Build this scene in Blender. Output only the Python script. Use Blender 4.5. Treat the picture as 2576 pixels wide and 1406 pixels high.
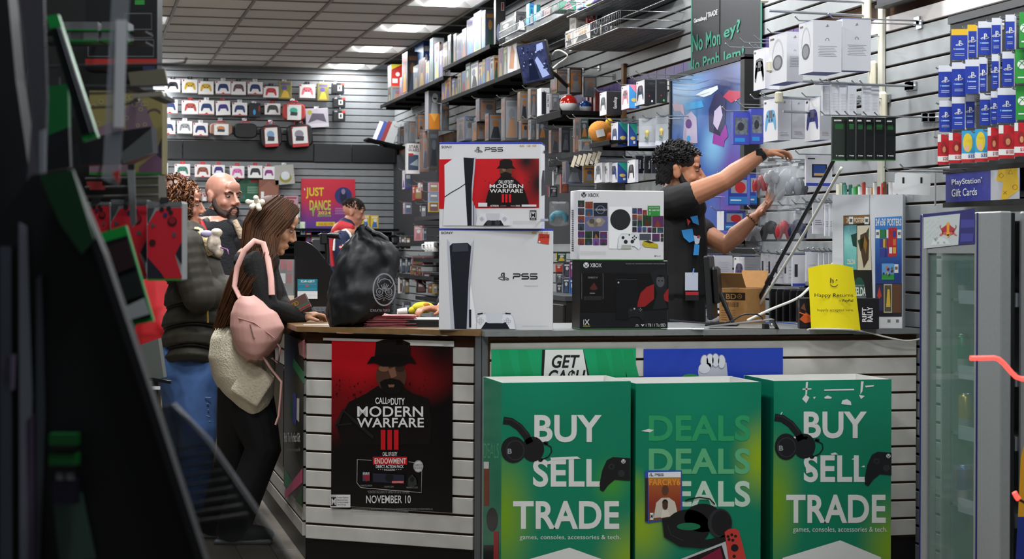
import bpy, math, random
from mathutils import Vector, Matrix
random.seed(7)
for o in list(bpy.data.objects): bpy.data.objects.remove(o)
SC = bpy.context.scene
COL = SC.collection
# ------------------------------------------------------------------ camera
FPX, YH, ROLL, TH, CAMH = 4600.0, 625.0, 0.004, math.radians(13.3), 1.32
cd = bpy.data.cameras.new('camera'); cam = bpy.data.objects.new('camera', cd); COL.objects.link(cam)
cd.sensor_width = 36; cd.lens = 36*FPX/2576; cd.shift_y = (YH-703)/2576
cd.clip_start = .05; cd.clip_end = 200
cam.matrix_world = Matrix.Translation((0,0,CAMH)) @ Matrix.Rotation(-TH,4,'Z') @ Matrix.Rotation(math.pi/2,4,'X') @ Matrix.Rotation(ROLL,4,'Z')
cd.dof.use_dof = True; cd.dof.focus_distance = 8.6; cd.dof.aperture_fstop = 7.0
SC.camera = cam
LAMP = {None: 58, (11,0): 18, (11,3): 22, (11,6): 24, (11,9): 26, (11,12): 28, (11,15): 36, (11,18): 38, (11,21): 36, (11,24): 36, (11,27): 36, (7,15): 60, (7,18): 70, (7,21): 50, (7,24): 34, (7,27): 26, (7,30): 30}
SC.view_settings.view_transform = 'Standard'; SC.view_settings.look = 'None'
SC.view_settings.gamma = 1; SC.view_settings.use_curve_mapping = False
SC.view_settings.exposure = -0.08
# ------------------------------------------------------------------ world: dim evening street light
wd = bpy.data.worlds.new('world'); SC.world = wd; wd.use_nodes = True
wd.node_tree.nodes['Background'].inputs[0].default_value = (.75,.85,1,1)
wd.node_tree.nodes['Background'].inputs[1].default_value = .10
# ------------------------------------------------------------------ pixel -> place
CT, ST = math.cos(TH), math.sin(TH)
def ray(px, py):
    dx, dy = px-1288, py-703
    a = dx*math.cos(ROLL)+dy*math.sin(ROLL); b = -dx*math.sin(ROLL)+dy*math.cos(ROLL)
    X, Z = a/FPX, -(b-(YH-703))/FPX
    return Vector((X*CT+ST, -X*ST+CT, Z))
O = Vector((0,0,CAMH))
def PD(px,py,D): return O+ray(px,py)*D
def PX(px,py,x): r = ray(px,py); return O+r*(x/r.x)
def PY(px,py,y): r = ray(px,py); return O+r*(y/r.y)
def PZ(px,py,z): r = ray(px,py); return O+r*((z-CAMH)/r.z)
XW, YB, ZC = 3.47, 20.5, 3.34            # right wall, back wall, ceiling
def PW(px,py,o=0): return PX(px,py,XW-o)
def PB(px,py,o=0): return PY(px,py,YB-o)
# ------------------------------------------------------------------ materials
def lin(c):
    if isinstance(c,str):
        c = c.lstrip('#'); c = [int(c[i:i+2],16)/255 for i in (0,2,4)]
    return tuple(x/12.92 if x<=.04045 else ((x+.055)/1.055)**2.4 for x in c)
MATS = {}
def mat(c, rough=.5, metal=0, spec=.5, noise=0, scale=30, bump=0, emit=0, trans=0, alpha=1, coat=0, name=None, ior=1.45):
    key = (c if isinstance(c,str) else tuple(c), rough, metal, spec, noise, scale, bump, emit, trans, alpha, coat, ior)
    if key in MATS: return MATS[key]
    m = bpy.data.materials.new(name or 'm_'+str(c).strip('#')); m.use_nodes = True
    nt = m.node_tree; p = nt.nodes['Principled BSDF']; L = lin(c)
    p.inputs['Base Color'].default_value = (*L,1); p.inputs['Roughness'].default_value = rough
    p.inputs['Metallic'].default_value = metal; p.inputs['Specular IOR Level'].default_value = spec
    p.inputs['Transmission Weight'].default_value = trans; p.inputs['Alpha'].default_value = alpha
    p.inputs['Coat Weight'].default_value = coat; p.inputs['IOR'].default_value = ior
    if emit:
        p.inputs['Emission Color'].default_value = (*L,1); p.inputs['Emission Strength'].default_value = emit
    if noise or bump:
        tc = nt.nodes.new('ShaderNodeTexCoord'); n = nt.nodes.new('ShaderNodeTexNoise')
        n.inputs['Scale'].default_value = scale; n.inputs['Detail'].default_value = 5
        nt.links.new(tc.outputs['Object'], n.inputs['Vector'])
        if noise:
            r = nt.nodes.new('ShaderNodeMix'); r.data_type = 'RGBA'
            r.inputs[6].default_value = (*[x*(1-noise) for x in L],1); r.inputs[7].default_value = (*[min(1,x*(1+noise*.6)) for x in L],1)
            mr = nt.nodes.new('ShaderNodeMapRange'); mr.inputs[1].default_value=.3; mr.inputs[2].default_value=.7
            nt.links.new(n.outputs['Fac'], mr.inputs[0]); nt.links.new(mr.outputs[0], r.inputs[0])
            nt.links.new(r.outputs[2], p.inputs['Base Color'])
        if bump:
            b = nt.nodes.new('ShaderNodeBump'); b.inputs['Strength'].default_value = bump; b.inputs['Distance'].default_value = .01
            nt.links.new(n.outputs['Fac'], b.inputs['Height']); nt.links.new(b.outputs[0], p.inputs['Normal'])
    MATS[key] = m; return m
def gradmat(name, stops, axis='X', rough=.4, extra=None, noise=.0, nscale=4):
    """printed colour blend across generated coordinates (ink on the card, not light)"""
    m = bpy.data.materials.new(name); m.use_nodes = True; nt = m.node_tree; p = nt.nodes['Principled BSDF']
    tc = nt.nodes.new('ShaderNodeTexCoord'); s = nt.nodes.new('ShaderNodeSeparateXYZ'); cr = nt.nodes.new('ShaderNodeValToRGB')
    nt.links.new(tc.outputs['Generated'], s.inputs[0])
    src = s.outputs[axis]
    if noise:
        n = nt.nodes.new('ShaderNodeTexNoise'); n.inputs['Scale'].default_value = nscale; n.inputs['Detail'].default_value = 6
        nt.links.new(tc.outputs['Generated'], n.inputs['Vector'])
        ma = nt.nodes.new('ShaderNodeMath'); ma.operation='MULTIPLY_ADD'; ma.inputs[1].default_value = noise*2
        sb = nt.nodes.new('ShaderNodeMath'); sb.operation='SUBTRACT'; sb.inputs[1].default_value = .5
        nt.links.new(n.outputs['Fac'], sb.inputs[0]); nt.links.new(sb.outputs[0], ma.inputs[0]); nt.links.new(src, ma.inputs[2]); src = ma.outputs[0]
    nt.links.new(src, cr.inputs[0]); e = cr.color_ramp.elements
    while len(e) < len(stops): e.new(.5)
    for i,(t,c) in enumerate(stops): e[i].position = t; e[i].color = (*lin(c),1)
    nt.links.new(cr.outputs[0], p.inputs['Base Color']); p.inputs['Roughness'].default_value = rough
    return m
def blobmat(name, base, blobs, rough=.4):
    """printed ink: base colour with soft round colour areas, blobs = (u, v, radius u, radius v, colour) in generated x,z"""
    m = bpy.data.materials.new(name); m.use_nodes = True; nt = m.node_tree; p = nt.nodes['Principled BSDF']
    tc = nt.nodes.new('ShaderNodeTexCoord'); prev = None
    for u,v,ru,rv,c in blobs:
        mp = nt.nodes.new('ShaderNodeMapping'); mp.inputs['Scale'].default_value = (1/ru,0,1/rv); mp.inputs['Location'].default_value = (-u/ru,0,-v/rv)
        g = nt.nodes.new('ShaderNodeTexGradient'); g.gradient_type = 'SPHERICAL'; ss = nt.nodes.new('ShaderNodeMapRange'); ss.interpolation_type='SMOOTHSTEP'
        nt.links.new(tc.outputs['Generated'], mp.inputs[0]); nt.links.new(mp.outputs[0], g.inputs[0]); nt.links.new(g.outputs['Fac'], ss.inputs[0])
        x = nt.nodes.new('ShaderNodeMix'); x.data_type='RGBA'; x.inputs[7].default_value = (*lin(c),1)
        if prev is None: x.inputs[6].default_value = (*lin(base),1)
        else: nt.links.new(prev, x.inputs[6])
        nt.links.new(ss.outputs[0], x.inputs[0]); prev = x.outputs[2]
    nt.links.new(prev, p.inputs['Base Color']); p.inputs['Roughness'].default_value = rough
    return m
# ------------------------------------------------------------------ mesh builder
FONT = None
TXT = {}
def text_mesh(s, bold, shear):
    bold = min(bold,.016 if 'M' in s or 'W' in s else .026)
    k = (s,bold,shear)
    if k in TXT: return TXT[k]
    cu = bpy.data.curves.new('t','FONT'); cu.body = s; cu.size = 1; cu.resolution_u = 5 if len(s)<16 else 2; cu.offset = bold; cu.shear = shear; cu.space_character = 1.0+bold*1.5
    ob = bpy.data.objects.new('t',cu); me = bpy.data.meshes.new_from_object(ob)
    vs = [(v.co.x,v.co.y) for v in me.vertices]; fs = [tuple(p.vertices) for p in me.polygons]
    bpy.data.objects.remove(ob); bpy.data.curves.remove(cu); bpy.data.meshes.remove(me)
    x0=min(v[0] for v in vs); x1=max(v[0] for v in vs); y0=min(v[1] for v in vs); y1=max(v[1] for v in vs)
    TXT[k] = ([((x-x0)/(x1-x0+1e-9),(y-y0)/(y1-y0+1e-9)) for x,y in vs], fs, (x1-x0)/(y1-y0+1e-9)); return TXT[k]
class MB:
    def __init__(s): s.v=[]; s.f=[]; s.m=[]; s.mats=[]; s.sm=[]; s.M=Matrix.Identity(4); s.F=None
    def mi(s,m):
        if m not in s.mats: s.mats.append(m)
        return s.mats.index(m)
    def add(s, vs, fs, m, smooth=False):
        b=len(s.v); s.v += [tuple(s.M@Vector(v)) for v in vs]; k=s.mi(m)
        for f in fs: s.f.append(tuple(b+i for i in f)); s.m.append(k); s.sm.append(smooth)
    def box(s, c, d, m, R=None, bev=0):
        hx,hy,hz = d[0]/2,d[1]/2,d[2]/2; c=Vector(c)
        if not bev:
            vs=[Vector((x*hx,y*hy,z*hz)) for x in(-1,1) for y in(-1,1) for z in(-1,1)]
            fs=[(0,1,3,2),(4,6,7,5),(0,4,5,1),(2,3,7,6),(0,2,6,4),(1,5,7,3)]
        else:
            b=min(bev,hx*.9,hy*.9,hz*.9); vs=[]; idx={}
            for x in(-1,1):
                for y in(-1,1):
                    for z in(-1,1):
                        idx[x,y,z]=len(vs)
                        vs+=[Vector((x*hx,y*(hy-b),z*(hz-b))),Vector((x*(hx-b),y*hy,z*(hz-b))),Vector((x*(hx-b),y*(hy-b),z*hz))]
            I=lambda x,y,z,k:idx[x,y,z]+k
            fs=[]
            for q in(-1,1):
                fs.append([I(q,-1,-1,0),I(q,1,-1,0),I(q,1,1,0),I(q,-1,1,0)][::q]); fs.append([I(-1,q,-1,1),I(1,q,-1,1),I(1,q,1,1),I(-1,q,1,1)][::-q]); fs.append([I(-1,-1,q,2),I(1,-1,q,2),I(1,1,q,2),I(-1,1,q,2)][::q])
            for a in(-1,1):
                for c2 in(-1,1):
                    fs.append([I(a,c2,-1,0),I(a,c2,-1,1),I(a,c2,1,1),I(a,c2,1,0)][::a*c2]); fs.append([I(a,-1,c2,2),I(a,-1,c2,0),I(a,1,c2,0),I(a,1,c2,2)][::a*c2]); fs.append([I(-1,a,c2,1),I(-1,a,c2,2),I(1,a,c2,2),I(1,a,c2,1)][::a*c2])
                    for e in(-1,1): fs.append([I(a,c2,e,0),I(a,c2,e,1),I(a,c2,e,2)][::a*c2*e])
        if R is not None: vs=[R@v for v in vs]
        s.add([c+v for v in vs],fs,m)
    def ring(s, rings, m, cap=True, closed=True, smooth=True):
        n=len(rings[0]); vs=[v for r in rings for v in r]; fs=[]
        for i in range(len(rings)-1):
            for j in range(n if closed else n-1):
                k=(j+1)%n; fs.append((i*n+j,i*n+k,(i+1)*n+k,(i+1)*n+j))
        s.add(vs,fs,m,smooth)
        if cap and closed:
            s.add(rings[0],[tuple(range(n))[::-1]],m); s.add(rings[-1],[tuple(range(n))],m)
    def tube(s, pts, r, m, n=8, cap=True, flat=1, smooth=True):
        pts=[Vector(p) for p in pts]; rs=[]; rr = r if isinstance(r,(list,tuple)) else [r]*len(pts); up=None
        for i,p in enumerate(pts):
            t=(pts[min(i+1,len(pts)-1)]-pts[max(i-1,0)]).normalized()
            if up is None:
                up = Vector((0,0,1)) if abs(t.z)<.9 else Vector((1,0,0))
            a=t.cross(up)
            if a.length<1e-4: a=t.orthogonal()
            a.normalize(); b=a.cross(t).normalized(); up=b
            rs.append([p+rr[i]*(a*math.cos(2*math.pi*k/n)+b*flat*math.sin(2*math.pi*k/n)) for k in range(n)])
        s.ring(rs,m,cap,True,smooth)
    def lathe(s, prof, m, c=(0,0,0), n=20, sx=1, sy=1, smooth=True):
        rs=[[(c[0]+r*sx*math.cos(2*math.pi*k/n), c[1]+r*sy*math.sin(2*math.pi*k/n), c[2]+z) for k in range(n)] for r,z in prof]
        s.ring(rs,m,True,True,smooth)
    def ell(s, c, r, m, n=16, k=10, R=None):
        if not isinstance(r,(tuple,list)): r=(r,r,r)
        rs=[]
        for i in range(k+1):
            t=-math.pi/2+math.pi*i/k; q=max(math.cos(t),.02)
            ring=[Vector((r[0]*q*math.cos(2*math.pi*j/n), r[1]*q*math.sin(2*math.pi*j/n), r[2]*math.sin(t))) for j in range(n)]
            if R is not None: ring=[R@v for v in ring]
            rs.append([Vector(c)+v for v in ring])
        s.ring(rs,m)
    # ---- flat print on a frame: F=(origin, u vector, v vector, normal) , u,v in metres
    def frame(s,o,u,v):
        u=Vector(u);v=Vector(v); s.F=(Vector(o),u,v,u.cross(v).normalized()); s.lay=0
    def uv(s,x,y,l): o,u,v,n=s.F; return o+u*x+v*y+n*(l*.0004)
    def poly(s, pts, m, l=1):
        vs=[s.uv(x,y,l) for x,y in pts]; s.add(vs,[tuple(range(len(vs)))],m)
    def rect(s,x0,y0,x1,y1,m,l=1): s.poly([(x0,y0),(x1,y0),(x1,y1),(x0,y1)],m,l)
    def disc(s,x,y,r,m,l=1,ry=None,n=20,a0=0,a1=360):
        ry=ry or r; full = a1-a0>=360; k=n if full else n+1
        pts=[(x+r*math.cos(math.radians(a0+(a1-a0)*i/n)),y+ry*math.sin(math.radians(a0+(a1-a0)*i/n))) for i in range(k)]
        s.poly(pts,m,l)
    def hoop(s,x,y,r,w,m,l=1,ry=None,n=28,a0=0,a1=360):
        ry=ry or r
        pts=[(x+r*math.cos(math.radians(a0+(a1-a0)*i/n)),y+ry*math.sin(math.radians(a0+(a1-a0)*i/n))) for i in range(n+1)]
        s.line(pts,w,m,l)
    def line(s,pts,w,m,l=1):
        P=[Vector((a,b)) for a,b in pts]; vs=[]
        for i,p in enumerate(P):
            t=(P[min(i+1,len(P)-1)]-P[max(i-1,0)]); t=t.normalized() if t.length>0 else Vector((1,0)); nn=Vector((-t.y,t.x))*w/2
            ww=1
            vs+=[s.uv(*(p+nn*ww),l),s.uv(*(p-nn*ww),l)]
        s.add(vs,[(2*i,2*i+1,2*i+3,2*i+2) for i in range(len(P)-1)],m)
    def text(s,t,x0,y0,x1,y1,m,l=2,bold=.0,shear=0,fit=True,align='c'):
        vs,fs,asp=text_mesh(t,bold,shear)
        if not fit:
            w=asp*(y1-y0)
            if w<x1-x0:
                if align=='c': c=(x0+x1)/2; x0,x1=c-w/2,c+w/2
                elif align=='l': x1=x0+w
                else: x0=x1-w
        s.add([s.uv(x0+(x1-x0)*a,y0+(y1-y0)*b,l) for a,b in vs],fs,m)
    def mesh(s,name):
        me=bpy.data.meshes.new(name); me.from_pydata(s.v,[],s.f)
        for m in s.mats: me.materials.append(m)
        me.polygons.foreach_set('material_index',s.m); me.polygons.foreach_set('use_smooth',s.sm); me.update(); return me
    def build(s,name,parent=None,loc=(0,0,0),rz=0):
        o=bpy.data.objects.new(name,s.mesh(name)); COL.objects.link(o); o.location=loc; o.rotation_euler=(0,0,rz)
        if parent is not None: o.parent=parent
        return o
def tag(o,label=None,cat=None,group=None,kind=None):
    if label: o['label']=label
    if cat: o['category']=cat
    if group: o['group']=group
    if kind: o['kind']=kind
    return o
def thing(name,label,cat,loc=(0,0,0),rz=0,group=None,rot=None):
    e=bpy.data.objects.new(name,None); COL.objects.link(e); e.location=loc; e.rotation_euler=rot or (0,0,rz); e.empty_display_size=.05
    return tag(e,label,cat,group)
def copy_tree(o,parent=None):
    c=o.copy(); COL.objects.link(c); c.parent=parent
    for ch in list(o.children): copy_tree(ch,c)
    return c
def part(name,parent,fn,label=None,loc=(0,0,0)):
    b=MB(); fn(b); o=b.build(name,parent,loc)
    if label: o['label']=label
    return o
def rot(ax,deg): return Matrix.Rotation(math.radians(deg),3,ax)
def ff(b,w,d,z=0,y=None):       # front frame of a box w x d standing at z, print on -y face
    b.frame((-w/2,-d/2 if y is None else y,z),(1,0,0),(0,0,1))
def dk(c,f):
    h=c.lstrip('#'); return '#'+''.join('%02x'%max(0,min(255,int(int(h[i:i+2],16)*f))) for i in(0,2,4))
def struct(o): o['kind']='structure'; return o
# emblems as plain ink shapes, centred at x,y with height h
def ps_logo(b,x,y,h,m,l=2,bg=None):
    b.poly([(x-.10*h,y-.5*h),(x+.05*h,y-.44*h),(x+.05*h,y+.36*h),(x-.10*h,y+.42*h)],m,l)
    b.hoop(x+.06*h,y+.18*h,.20*h,.11*h,m,l,.18*h,10,-70,95)
    b.line([(x-.14*h,y-.14*h),(x-.5*h,y-.26*h),(x-.58*h,y-.36*h),(x-.40*h,y-.42*h),(x-.14*h,y-.32*h)],.08*h,m,l)
    b.line([(x+.10*h,y-.10*h),(x+.38*h,y-.08*h),(x+.62*h,y-.2*h),(x+.40*h,y-.32*h),(x+.10*h,y-.42*h)],.08*h,m,l)
def xb_logo(b,x,y,h,m,bg,l=2):
    b.disc(x,y,h/2,m,l)
    for k in(-1,1):
        b.line([(x+k*.40*h,y-.40*h),(x+k*.22*h,y-.06*h),(x,y+.16*h),(x-k*.12*h,y+.3*h),(x-k*.30*h,y+.34*h)],.09*h,bg,l+1)
def pad_shape(b,x,y,w,m,l=2,m2=None,knob=None):
    """front view of a game controller, width w"""
    pts=[(-.30,.30),(-.18,.33),(.18,.33),(.30,.30),(.40,.20),(.47,-.05),(.50,-.28),(.44,-.36),(.36,-.32),(.24,-.08),(-.24,-.08),(-.36,-.32),(-.44,-.36),(-.50,-.28),(-.47,-.05),(-.40,.20)]
    top=[(-.47,-.05),(-.24,-.08),(.24,-.08),(.47,-.05),(.40,.20),(.30,.30),(.18,.33),(-.18,.33),(-.30,.30),(-.40,.20)]
    b.poly([(x+a*w,y+c*w) for a,c in top],m,l)
    for k in(-1,1):
        g=[(k*.24,-.08),(k*.47,-.05),(k*.50,-.28),(k*.44,-.36),(k*.36,-.32)]
        b.poly([(x+a*w,y+c*w) for a,c in (g if k<0 else g[::-1])][::-1],m,l)
    if m2: b.poly([(x+a*w,y+c*w) for a,c in [(-.16,.06),(.16,.06),(.15,.30),(-.15,.30)]],m2,l+1)
    if knob:
        for a,c in((-.27,.14),(.12,-.0),(-.12,-.0),(.27,.14)): b.disc(x+a*w,y+c*w,.055*w,knob,l+2,n=8)
# ---- print laid out over photo pixels on a real plane of a thing
def W_of(t): return Matrix.Translation(t.location)@t.rotation_euler.to_matrix().to_4x4()
class PB_(MB):
    def __init__(s,t,p,n):
        super().__init__(); s.W=W_of(t); s.Wi=s.W.inverted(); s.p=s.W@Vector(p); s.n=(s.W.to_3x3()@Vector(n)).normalized(); s.zz=(1,0,0)
    def zm(s,x0,y0,sc): s.zz=(sc,x0,y0); return s
    def uv(s,x,y,l):
        sc,x0,y0=s.zz; r=ray(x0+x/sc,y0+y/sc); d=(s.p-O).dot(s.n)/r.dot(s.n)
        return s.Wi@(O+r*d+s.n*(l*.0005))
def pprint(name,t,p,n,fn,zm=None,label=None):
    b=PB_(t,p,n)
    if zm: b.zm(*zm)
    fn(b); o=b.build(name,t)
    if label: o['label']=label
    return o
def ps5_word(b,x0,y0,x1,y1,m,w,l=2):
    """the three strokes of the wordmark; y0 bottom y1 top"""
    W=(x1-x0)/3.3; h=y1-y0
    a=x0; b.line([(a,y1),(a+W*.85,y1),(a+W*.95,y1-.12*h),(a+W*.95,y1-.4*h),(a+W*.85,y1-.5*h),(a+W*.15,y1-.5*h),(a+.05*W,y1-.6*h),(a+.05*W,y0)],w,m,l)
    a=x0+W*1.15; b.line([(a+W*.95,y1),(a+W*.15,y1),(a+.05*W,y1-.12*h),(a+.05*W,y1-.4*h),(a+W*.15,y1-.5*h),(a+W*.85,y1-.5*h),(a+W*.95,y1-.6*h),(a+W*.95,y0+.12*h),(a+W*.85,y0),(a,y0)],w,m,l)
    a=x0+W*2.3; b.line([(a+W,y1),(a+.05*W,y1),(a+.05*W,y1-.5*h),(a+W*.85,y1-.5*h),(a+W*.95,y1-.6*h),(a+W*.95,y0+.12*h),(a+W*.85,y0),(a,y0)],w,m,l)
# ================================================================== ROOM
M_FLOOR = mat('#6b6256',.45,noise=.25,scale=9,bump=.05)
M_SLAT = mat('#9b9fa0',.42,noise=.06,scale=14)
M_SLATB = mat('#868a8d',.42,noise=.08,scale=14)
M_GROOVE = mat('#4a2f14',.8)
M_WHITE = mat('#e8e8e6',.45); M_BLACK = mat('#0c0c0d',.45); M_DARK = mat('#1b1c1e',.5); M_MET = mat('#b8babd',.3,metal=.9)
M_GREY = mat('#6d7070',.4,noise=.08,scale=60); M_CHROME = mat('#d0d2d4',.22,metal=1)
M_CREAM = mat('#d8d2bb',.5); M_BROWN = mat('#7a5b38',.5,noise=.15,scale=25)
PITCH = .0762
# floor of long grey-brown boards
b=MB(); b.box((0,8,-.06),(14,34,.1),mat('#2a2620',.8)); fl=struct(b.build('floor'))
bm=[mat(c,.42,noise=.22,scale=7,bump=.03) for c in('#6f675c','#665e54','#777066','#5d564d')]
meshes=[]
for m in bm:
    b=MB(); b.box((0,0,-.0055),(.148,1.196,.011),m,bev=.002); meshes.append(b.mesh('floor_plank'))
for i in range(-7,9):
    for j in range(9):
        if j==0 and i>4: continue
        o=bpy.data.objects.new('floor_plank',random.choice(meshes)); COL.objects.link(o); o.parent=fl
        o.location=(.15*i,6.2+1.2*j+(i%3)*.4,0)
b=MB(); b.box((0,0,-.006),(14,34,.01),bm[0]); o=b.build('floor_sheet',fl,(0,8,-.0055))
# right wall: backing and boards
def slat_wall(name,x0,x1,z0,z1,m,place,skip={}):
    """boards run along local x from x0 to x1, face at y=0, body behind (+y)"""
    b=MB(); b.box(((x0+x1)/2,.035,(z0+z1)/2),(x1-x0,.03,z1-z0),M_GROOVE); w=b.build(name); w.matrix_world=place
    cache={}
    k=0; z=z0
    while z<z1-.02:
        h=min(PITCH-.011,z1-z)
        mm=skip.get(k,m)
        if mm is not None:
            key=(round(h,4),mm.name)
            if key not in cache:
                q=MB(); q.box(((x0+x1)/2,.01,h/2),(x1-x0,.02,h),mm,bev=.002); cache[key]=q.mesh('slat_board')
            o=bpy.data.objects.new('slat_board',cache[key]); COL.objects.link(o); o.parent=w; o.location=(0,0,z)
        z+=PITCH; k+=1
    return w
PRW=Matrix.Translation((XW,0,0))@Matrix.Rotation(-math.pi/2,4,'Z')       # local x -> world -y, front -> -x
M_WSTRIP=mat('#e6e0dc',.4)
zt=PW(1727,130).z
k0=round((zt-.012)/PITCH)-1
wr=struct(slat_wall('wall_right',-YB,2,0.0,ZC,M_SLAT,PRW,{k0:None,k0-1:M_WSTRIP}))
# violet insert chips above the white strip
b=MB(); b.box((0,.012,.03),(.165,.012,PITCH-.012),mat('#4b3a78',.4)); me=b.mesh('violet_chip')
for i in range(70):
    y=20.2-.172*i
    if y<7.0 : break
    if y>13.0: continue
    o=bpy.data.objects.new('violet_chip',me); COL.objects.link(o); o.parent=wr; o.location=(-y,0,k0*PITCH)
# plain grey stretch of the wall past the brown end trim, behind the shelves
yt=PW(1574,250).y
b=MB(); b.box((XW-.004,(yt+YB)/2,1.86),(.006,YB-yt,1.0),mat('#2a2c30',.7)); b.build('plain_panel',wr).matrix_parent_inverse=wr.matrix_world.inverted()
b=MB(); b.box((XW-.012,yt,2.28),(.022,.05,.5),M_BROWN); struct(b.build('trim_1'))
# back wall
PBW=Matrix.Translation((0,YB,0))
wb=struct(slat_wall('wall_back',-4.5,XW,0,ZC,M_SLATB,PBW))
# black band across the back wall, in boards
bb=thing('band_boards','black painted header band across the back wall','wall band'); bb['kind']='structure'; bb.name='trim_2'
del bb['category']
z0=PB(700,404).z; z1=PB(700,358).z
for i,(a,c) in enumerate([(-4.4,1.1),(1.1,2.55),(2.55,2.98),(2.98,3.46)]):
    b=MB(); b.box(((a+c)/2,YB-.02,(z0+z1)/2-(.01 if i>1 else 0)),(c-a-.006,.03,z1-z0),mat('#17191b' if i%2 else '#1c1f22',.35),bev=.003); b.build('band_board',bb)
b=MB(); b.box((XW-.02,YB-.12,(z0+z1)/2-.01),(.03,.2,z1-z0),M_BLACK); b.build('band_board',bb)
# left and front walls out of view
b=MB(); b.box((-4.55,11,ZC/2),(.1,19.2,ZC),mat('#5c5e60',.6)); struct(b.build('wall_left'))
# ceiling: plenum sheet, T bars, tiles
b=MB(); b.box((-.5,10.6,ZC+.09),(8.2,20.2,.02),mat('#3a3835',.9)); ce=struct(b.build('ceiling'))
TS=.61; XC0=2.60-TS*11; tiles=[mat(c,.9,noise=.10,scale=90,bump=.25) for c in('#dad9d6','#d3d2cf','#dfdeda')]
tm=[]
for m in tiles:
    q=MB(); q.box((0,0,.008),(TS-.022,TS-.022,.016),m,bev=.004); tm.append(q.mesh('ceiling_tile'))
lights=[(i,j) for j in range(0,33,3) for i in(11,7) if not(i==11 and j>27)]  # nearest rows lie out of view, added to brighten sides facing the camera
for j in range(0,31):
    for i in range(1,13):
        if (i,j) in lights: continue
        x=XC0+TS*(i+.5); y=YB-.03-TS*(j+.5)
        if x<-3.2 and j<14 or y<3 and i<5: continue
        if x+TS/2>XW+.25: continue
        o=bpy.data.objects.new('ceiling_tile',random.choice(tm)); COL.objects.link(o); o.parent=ce; o.location=(x,y,ZC-.002+random.uniform(-.001,.003))
mb=mat('#8d8a84',.5)
q=MB(); q.box((0,0,0),(.024,19,.012),mb); me=q.mesh('grid_bar')
for i in range(1,13):
    o=bpy.data.objects.new('grid_bar',me); COL.objects.link(o); o.parent=ce; o.location=(XC0+TS*i,11,ZC-.006)
q=MB(); q.box((0,0,0),(7.9,.024,.010),mb); me=q.mesh('cross_bar')
for j in range(31):
    o=bpy.data.objects.new('cross_bar',me); COL.objects.link(o); o.parent=ce; o.location=(-.45,YB-.03-TS*j,ZC-.005)
# lights
mdif=mat('#ffffff',.5,emit=9,name='lamp_diffuser'); mref=mat('#f4f4f4',.35,emit=.25,name='lamp_reflector')
NAMES={0:'nearest the back wall',3:'second from the back wall',6:'third from the back wall',9:'fourth from the back wall'}
for (i,j) in lights:
    x=XC0+TS*(i+.5); y=YB-.03-TS*(j+.5)
    side='right' if i==11 else 'left'
    t=thing('ceiling_light',f'square recessed ceiling light in the {side} row, '+f'{["first","second","third","fourth","fifth","sixth","seventh","eighth","ninth","tenth","eleventh"][j//3]} from the back wall','light',(x,y,ZC),0,'recessed ceiling lights')  # the nearest rows are added, out of view
    a=TS/2-.014
    def fr(b):
        for sx,sy,w,d in((0,-1,2*a,.02),(0,1,2*a,.02),(-1,0,.02,2*a),(1,0,.02,2*a)): b.box((sx*(a-.01),sy*(a-.01),-.004),(w,d,.014),M_WHITE)
    part('frame',t,fr)
    def wing(b,s):
        b.add([(s*.13,-a+.02,.0),(s*.13,a-.02,.0),(s*.2,a-.02,.055),(s*.2,-a+.02,.055)],[(0,1,2,3)],mref); b.add([(s*.2,a-.02,.055),(s*.2,-a+.02,.055),(s*(a-.02),-a+.02,.0),(s*(a-.02),a-.02,.0)],[(0,1,2,3)],mref)
    for s in(-1,1): part('reflector',t,lambda b:wing(b,s))
    part('housing',t,lambda b:(b.box((0,0,.064),(2*a,2*a,.004),M_WHITE),[b.box((sx*(a-.002),sy*(a-.002),.03),(.004 if sx else 2*a,.004 if sy else 2*a,.066),M_WHITE) for sx,sy in((1,0),(-1,0),(0,1),(0,-1))]))
    part('diffuser',t,lambda b:b.box((0,0,-.004),(.26,2*a-.04,.012),mdif))
    ld=bpy.data.lights.new('lamp','AREA'); ld.shape='SQUARE'; ld.size=.5; ld.energy=LAMP.get((i,j),LAMP[None]); ld.color=(1,.955,.90) if False else (.97,.985,1)
    lo=bpy.data.objects.new('lamp',ld); COL.objects.link(lo); lo.parent=t; lo.location=(0,0,-.03)
# ================================================================== COUNTER
ZT=.99; YCN=7.16
CL=Vector((.923,7.68,0)); CM=Vector((1.556,7.225,0)); CR=(1.60,7.16)
M_BOARD=mat('#c6c4be',.45,noise=.10,scale=11); M_KICK=mat('#0d0d0e',.4); M_TRIM=mat('#6a6e70',.35,metal=.3,noise=.05)
def cab(name,label,A,Bv,z0,ztop,pitch0,first,col,side=False):
    """slat clad counter run from A to Bv (left to right seen from the front)"""
    d=(Bv-A); L=d.length; ang=math.atan2(d.y,d.x)
    t=thing(name,label,'counter',A,ang)
    part('core',t,lambda b:b.box((L/2,.04,(z0+ztop)/2+.0),(L,.05,ztop-z0),M_GROOVE))
    part('kick_plate',t,lambda b:b.box((L/2,.022,z0/2),(L-.004,.02,z0),M_KICK))
    z=first
    while z>z0+.01:
        lo=max(z-PITCH+.010,z0)
        part('slat_board',t,lambda b:b.box((L/2,.007,(z+lo)/2),(L-.012,.016,z-lo),col,bev=.002)); z-=PITCH
    return t
sl1=CAMH-(864.4-624)*7.33/FPX-.012+.004
cb1=cab('counter_cabinet','grey-white slat board counter front behind the three green bins',Vector((CR[0],YCN,0)),Vector((XW-.005,YCN,0)),.10,ZT-.03,PITCH,ZT-.058+.008,M_BOARD)
cb2=cab('counter_cabinet','short angled counter front carrying the red and black war poster',CL,CM,.10,ZT-.03,PITCH,ZT-.072,M_BOARD)
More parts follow.
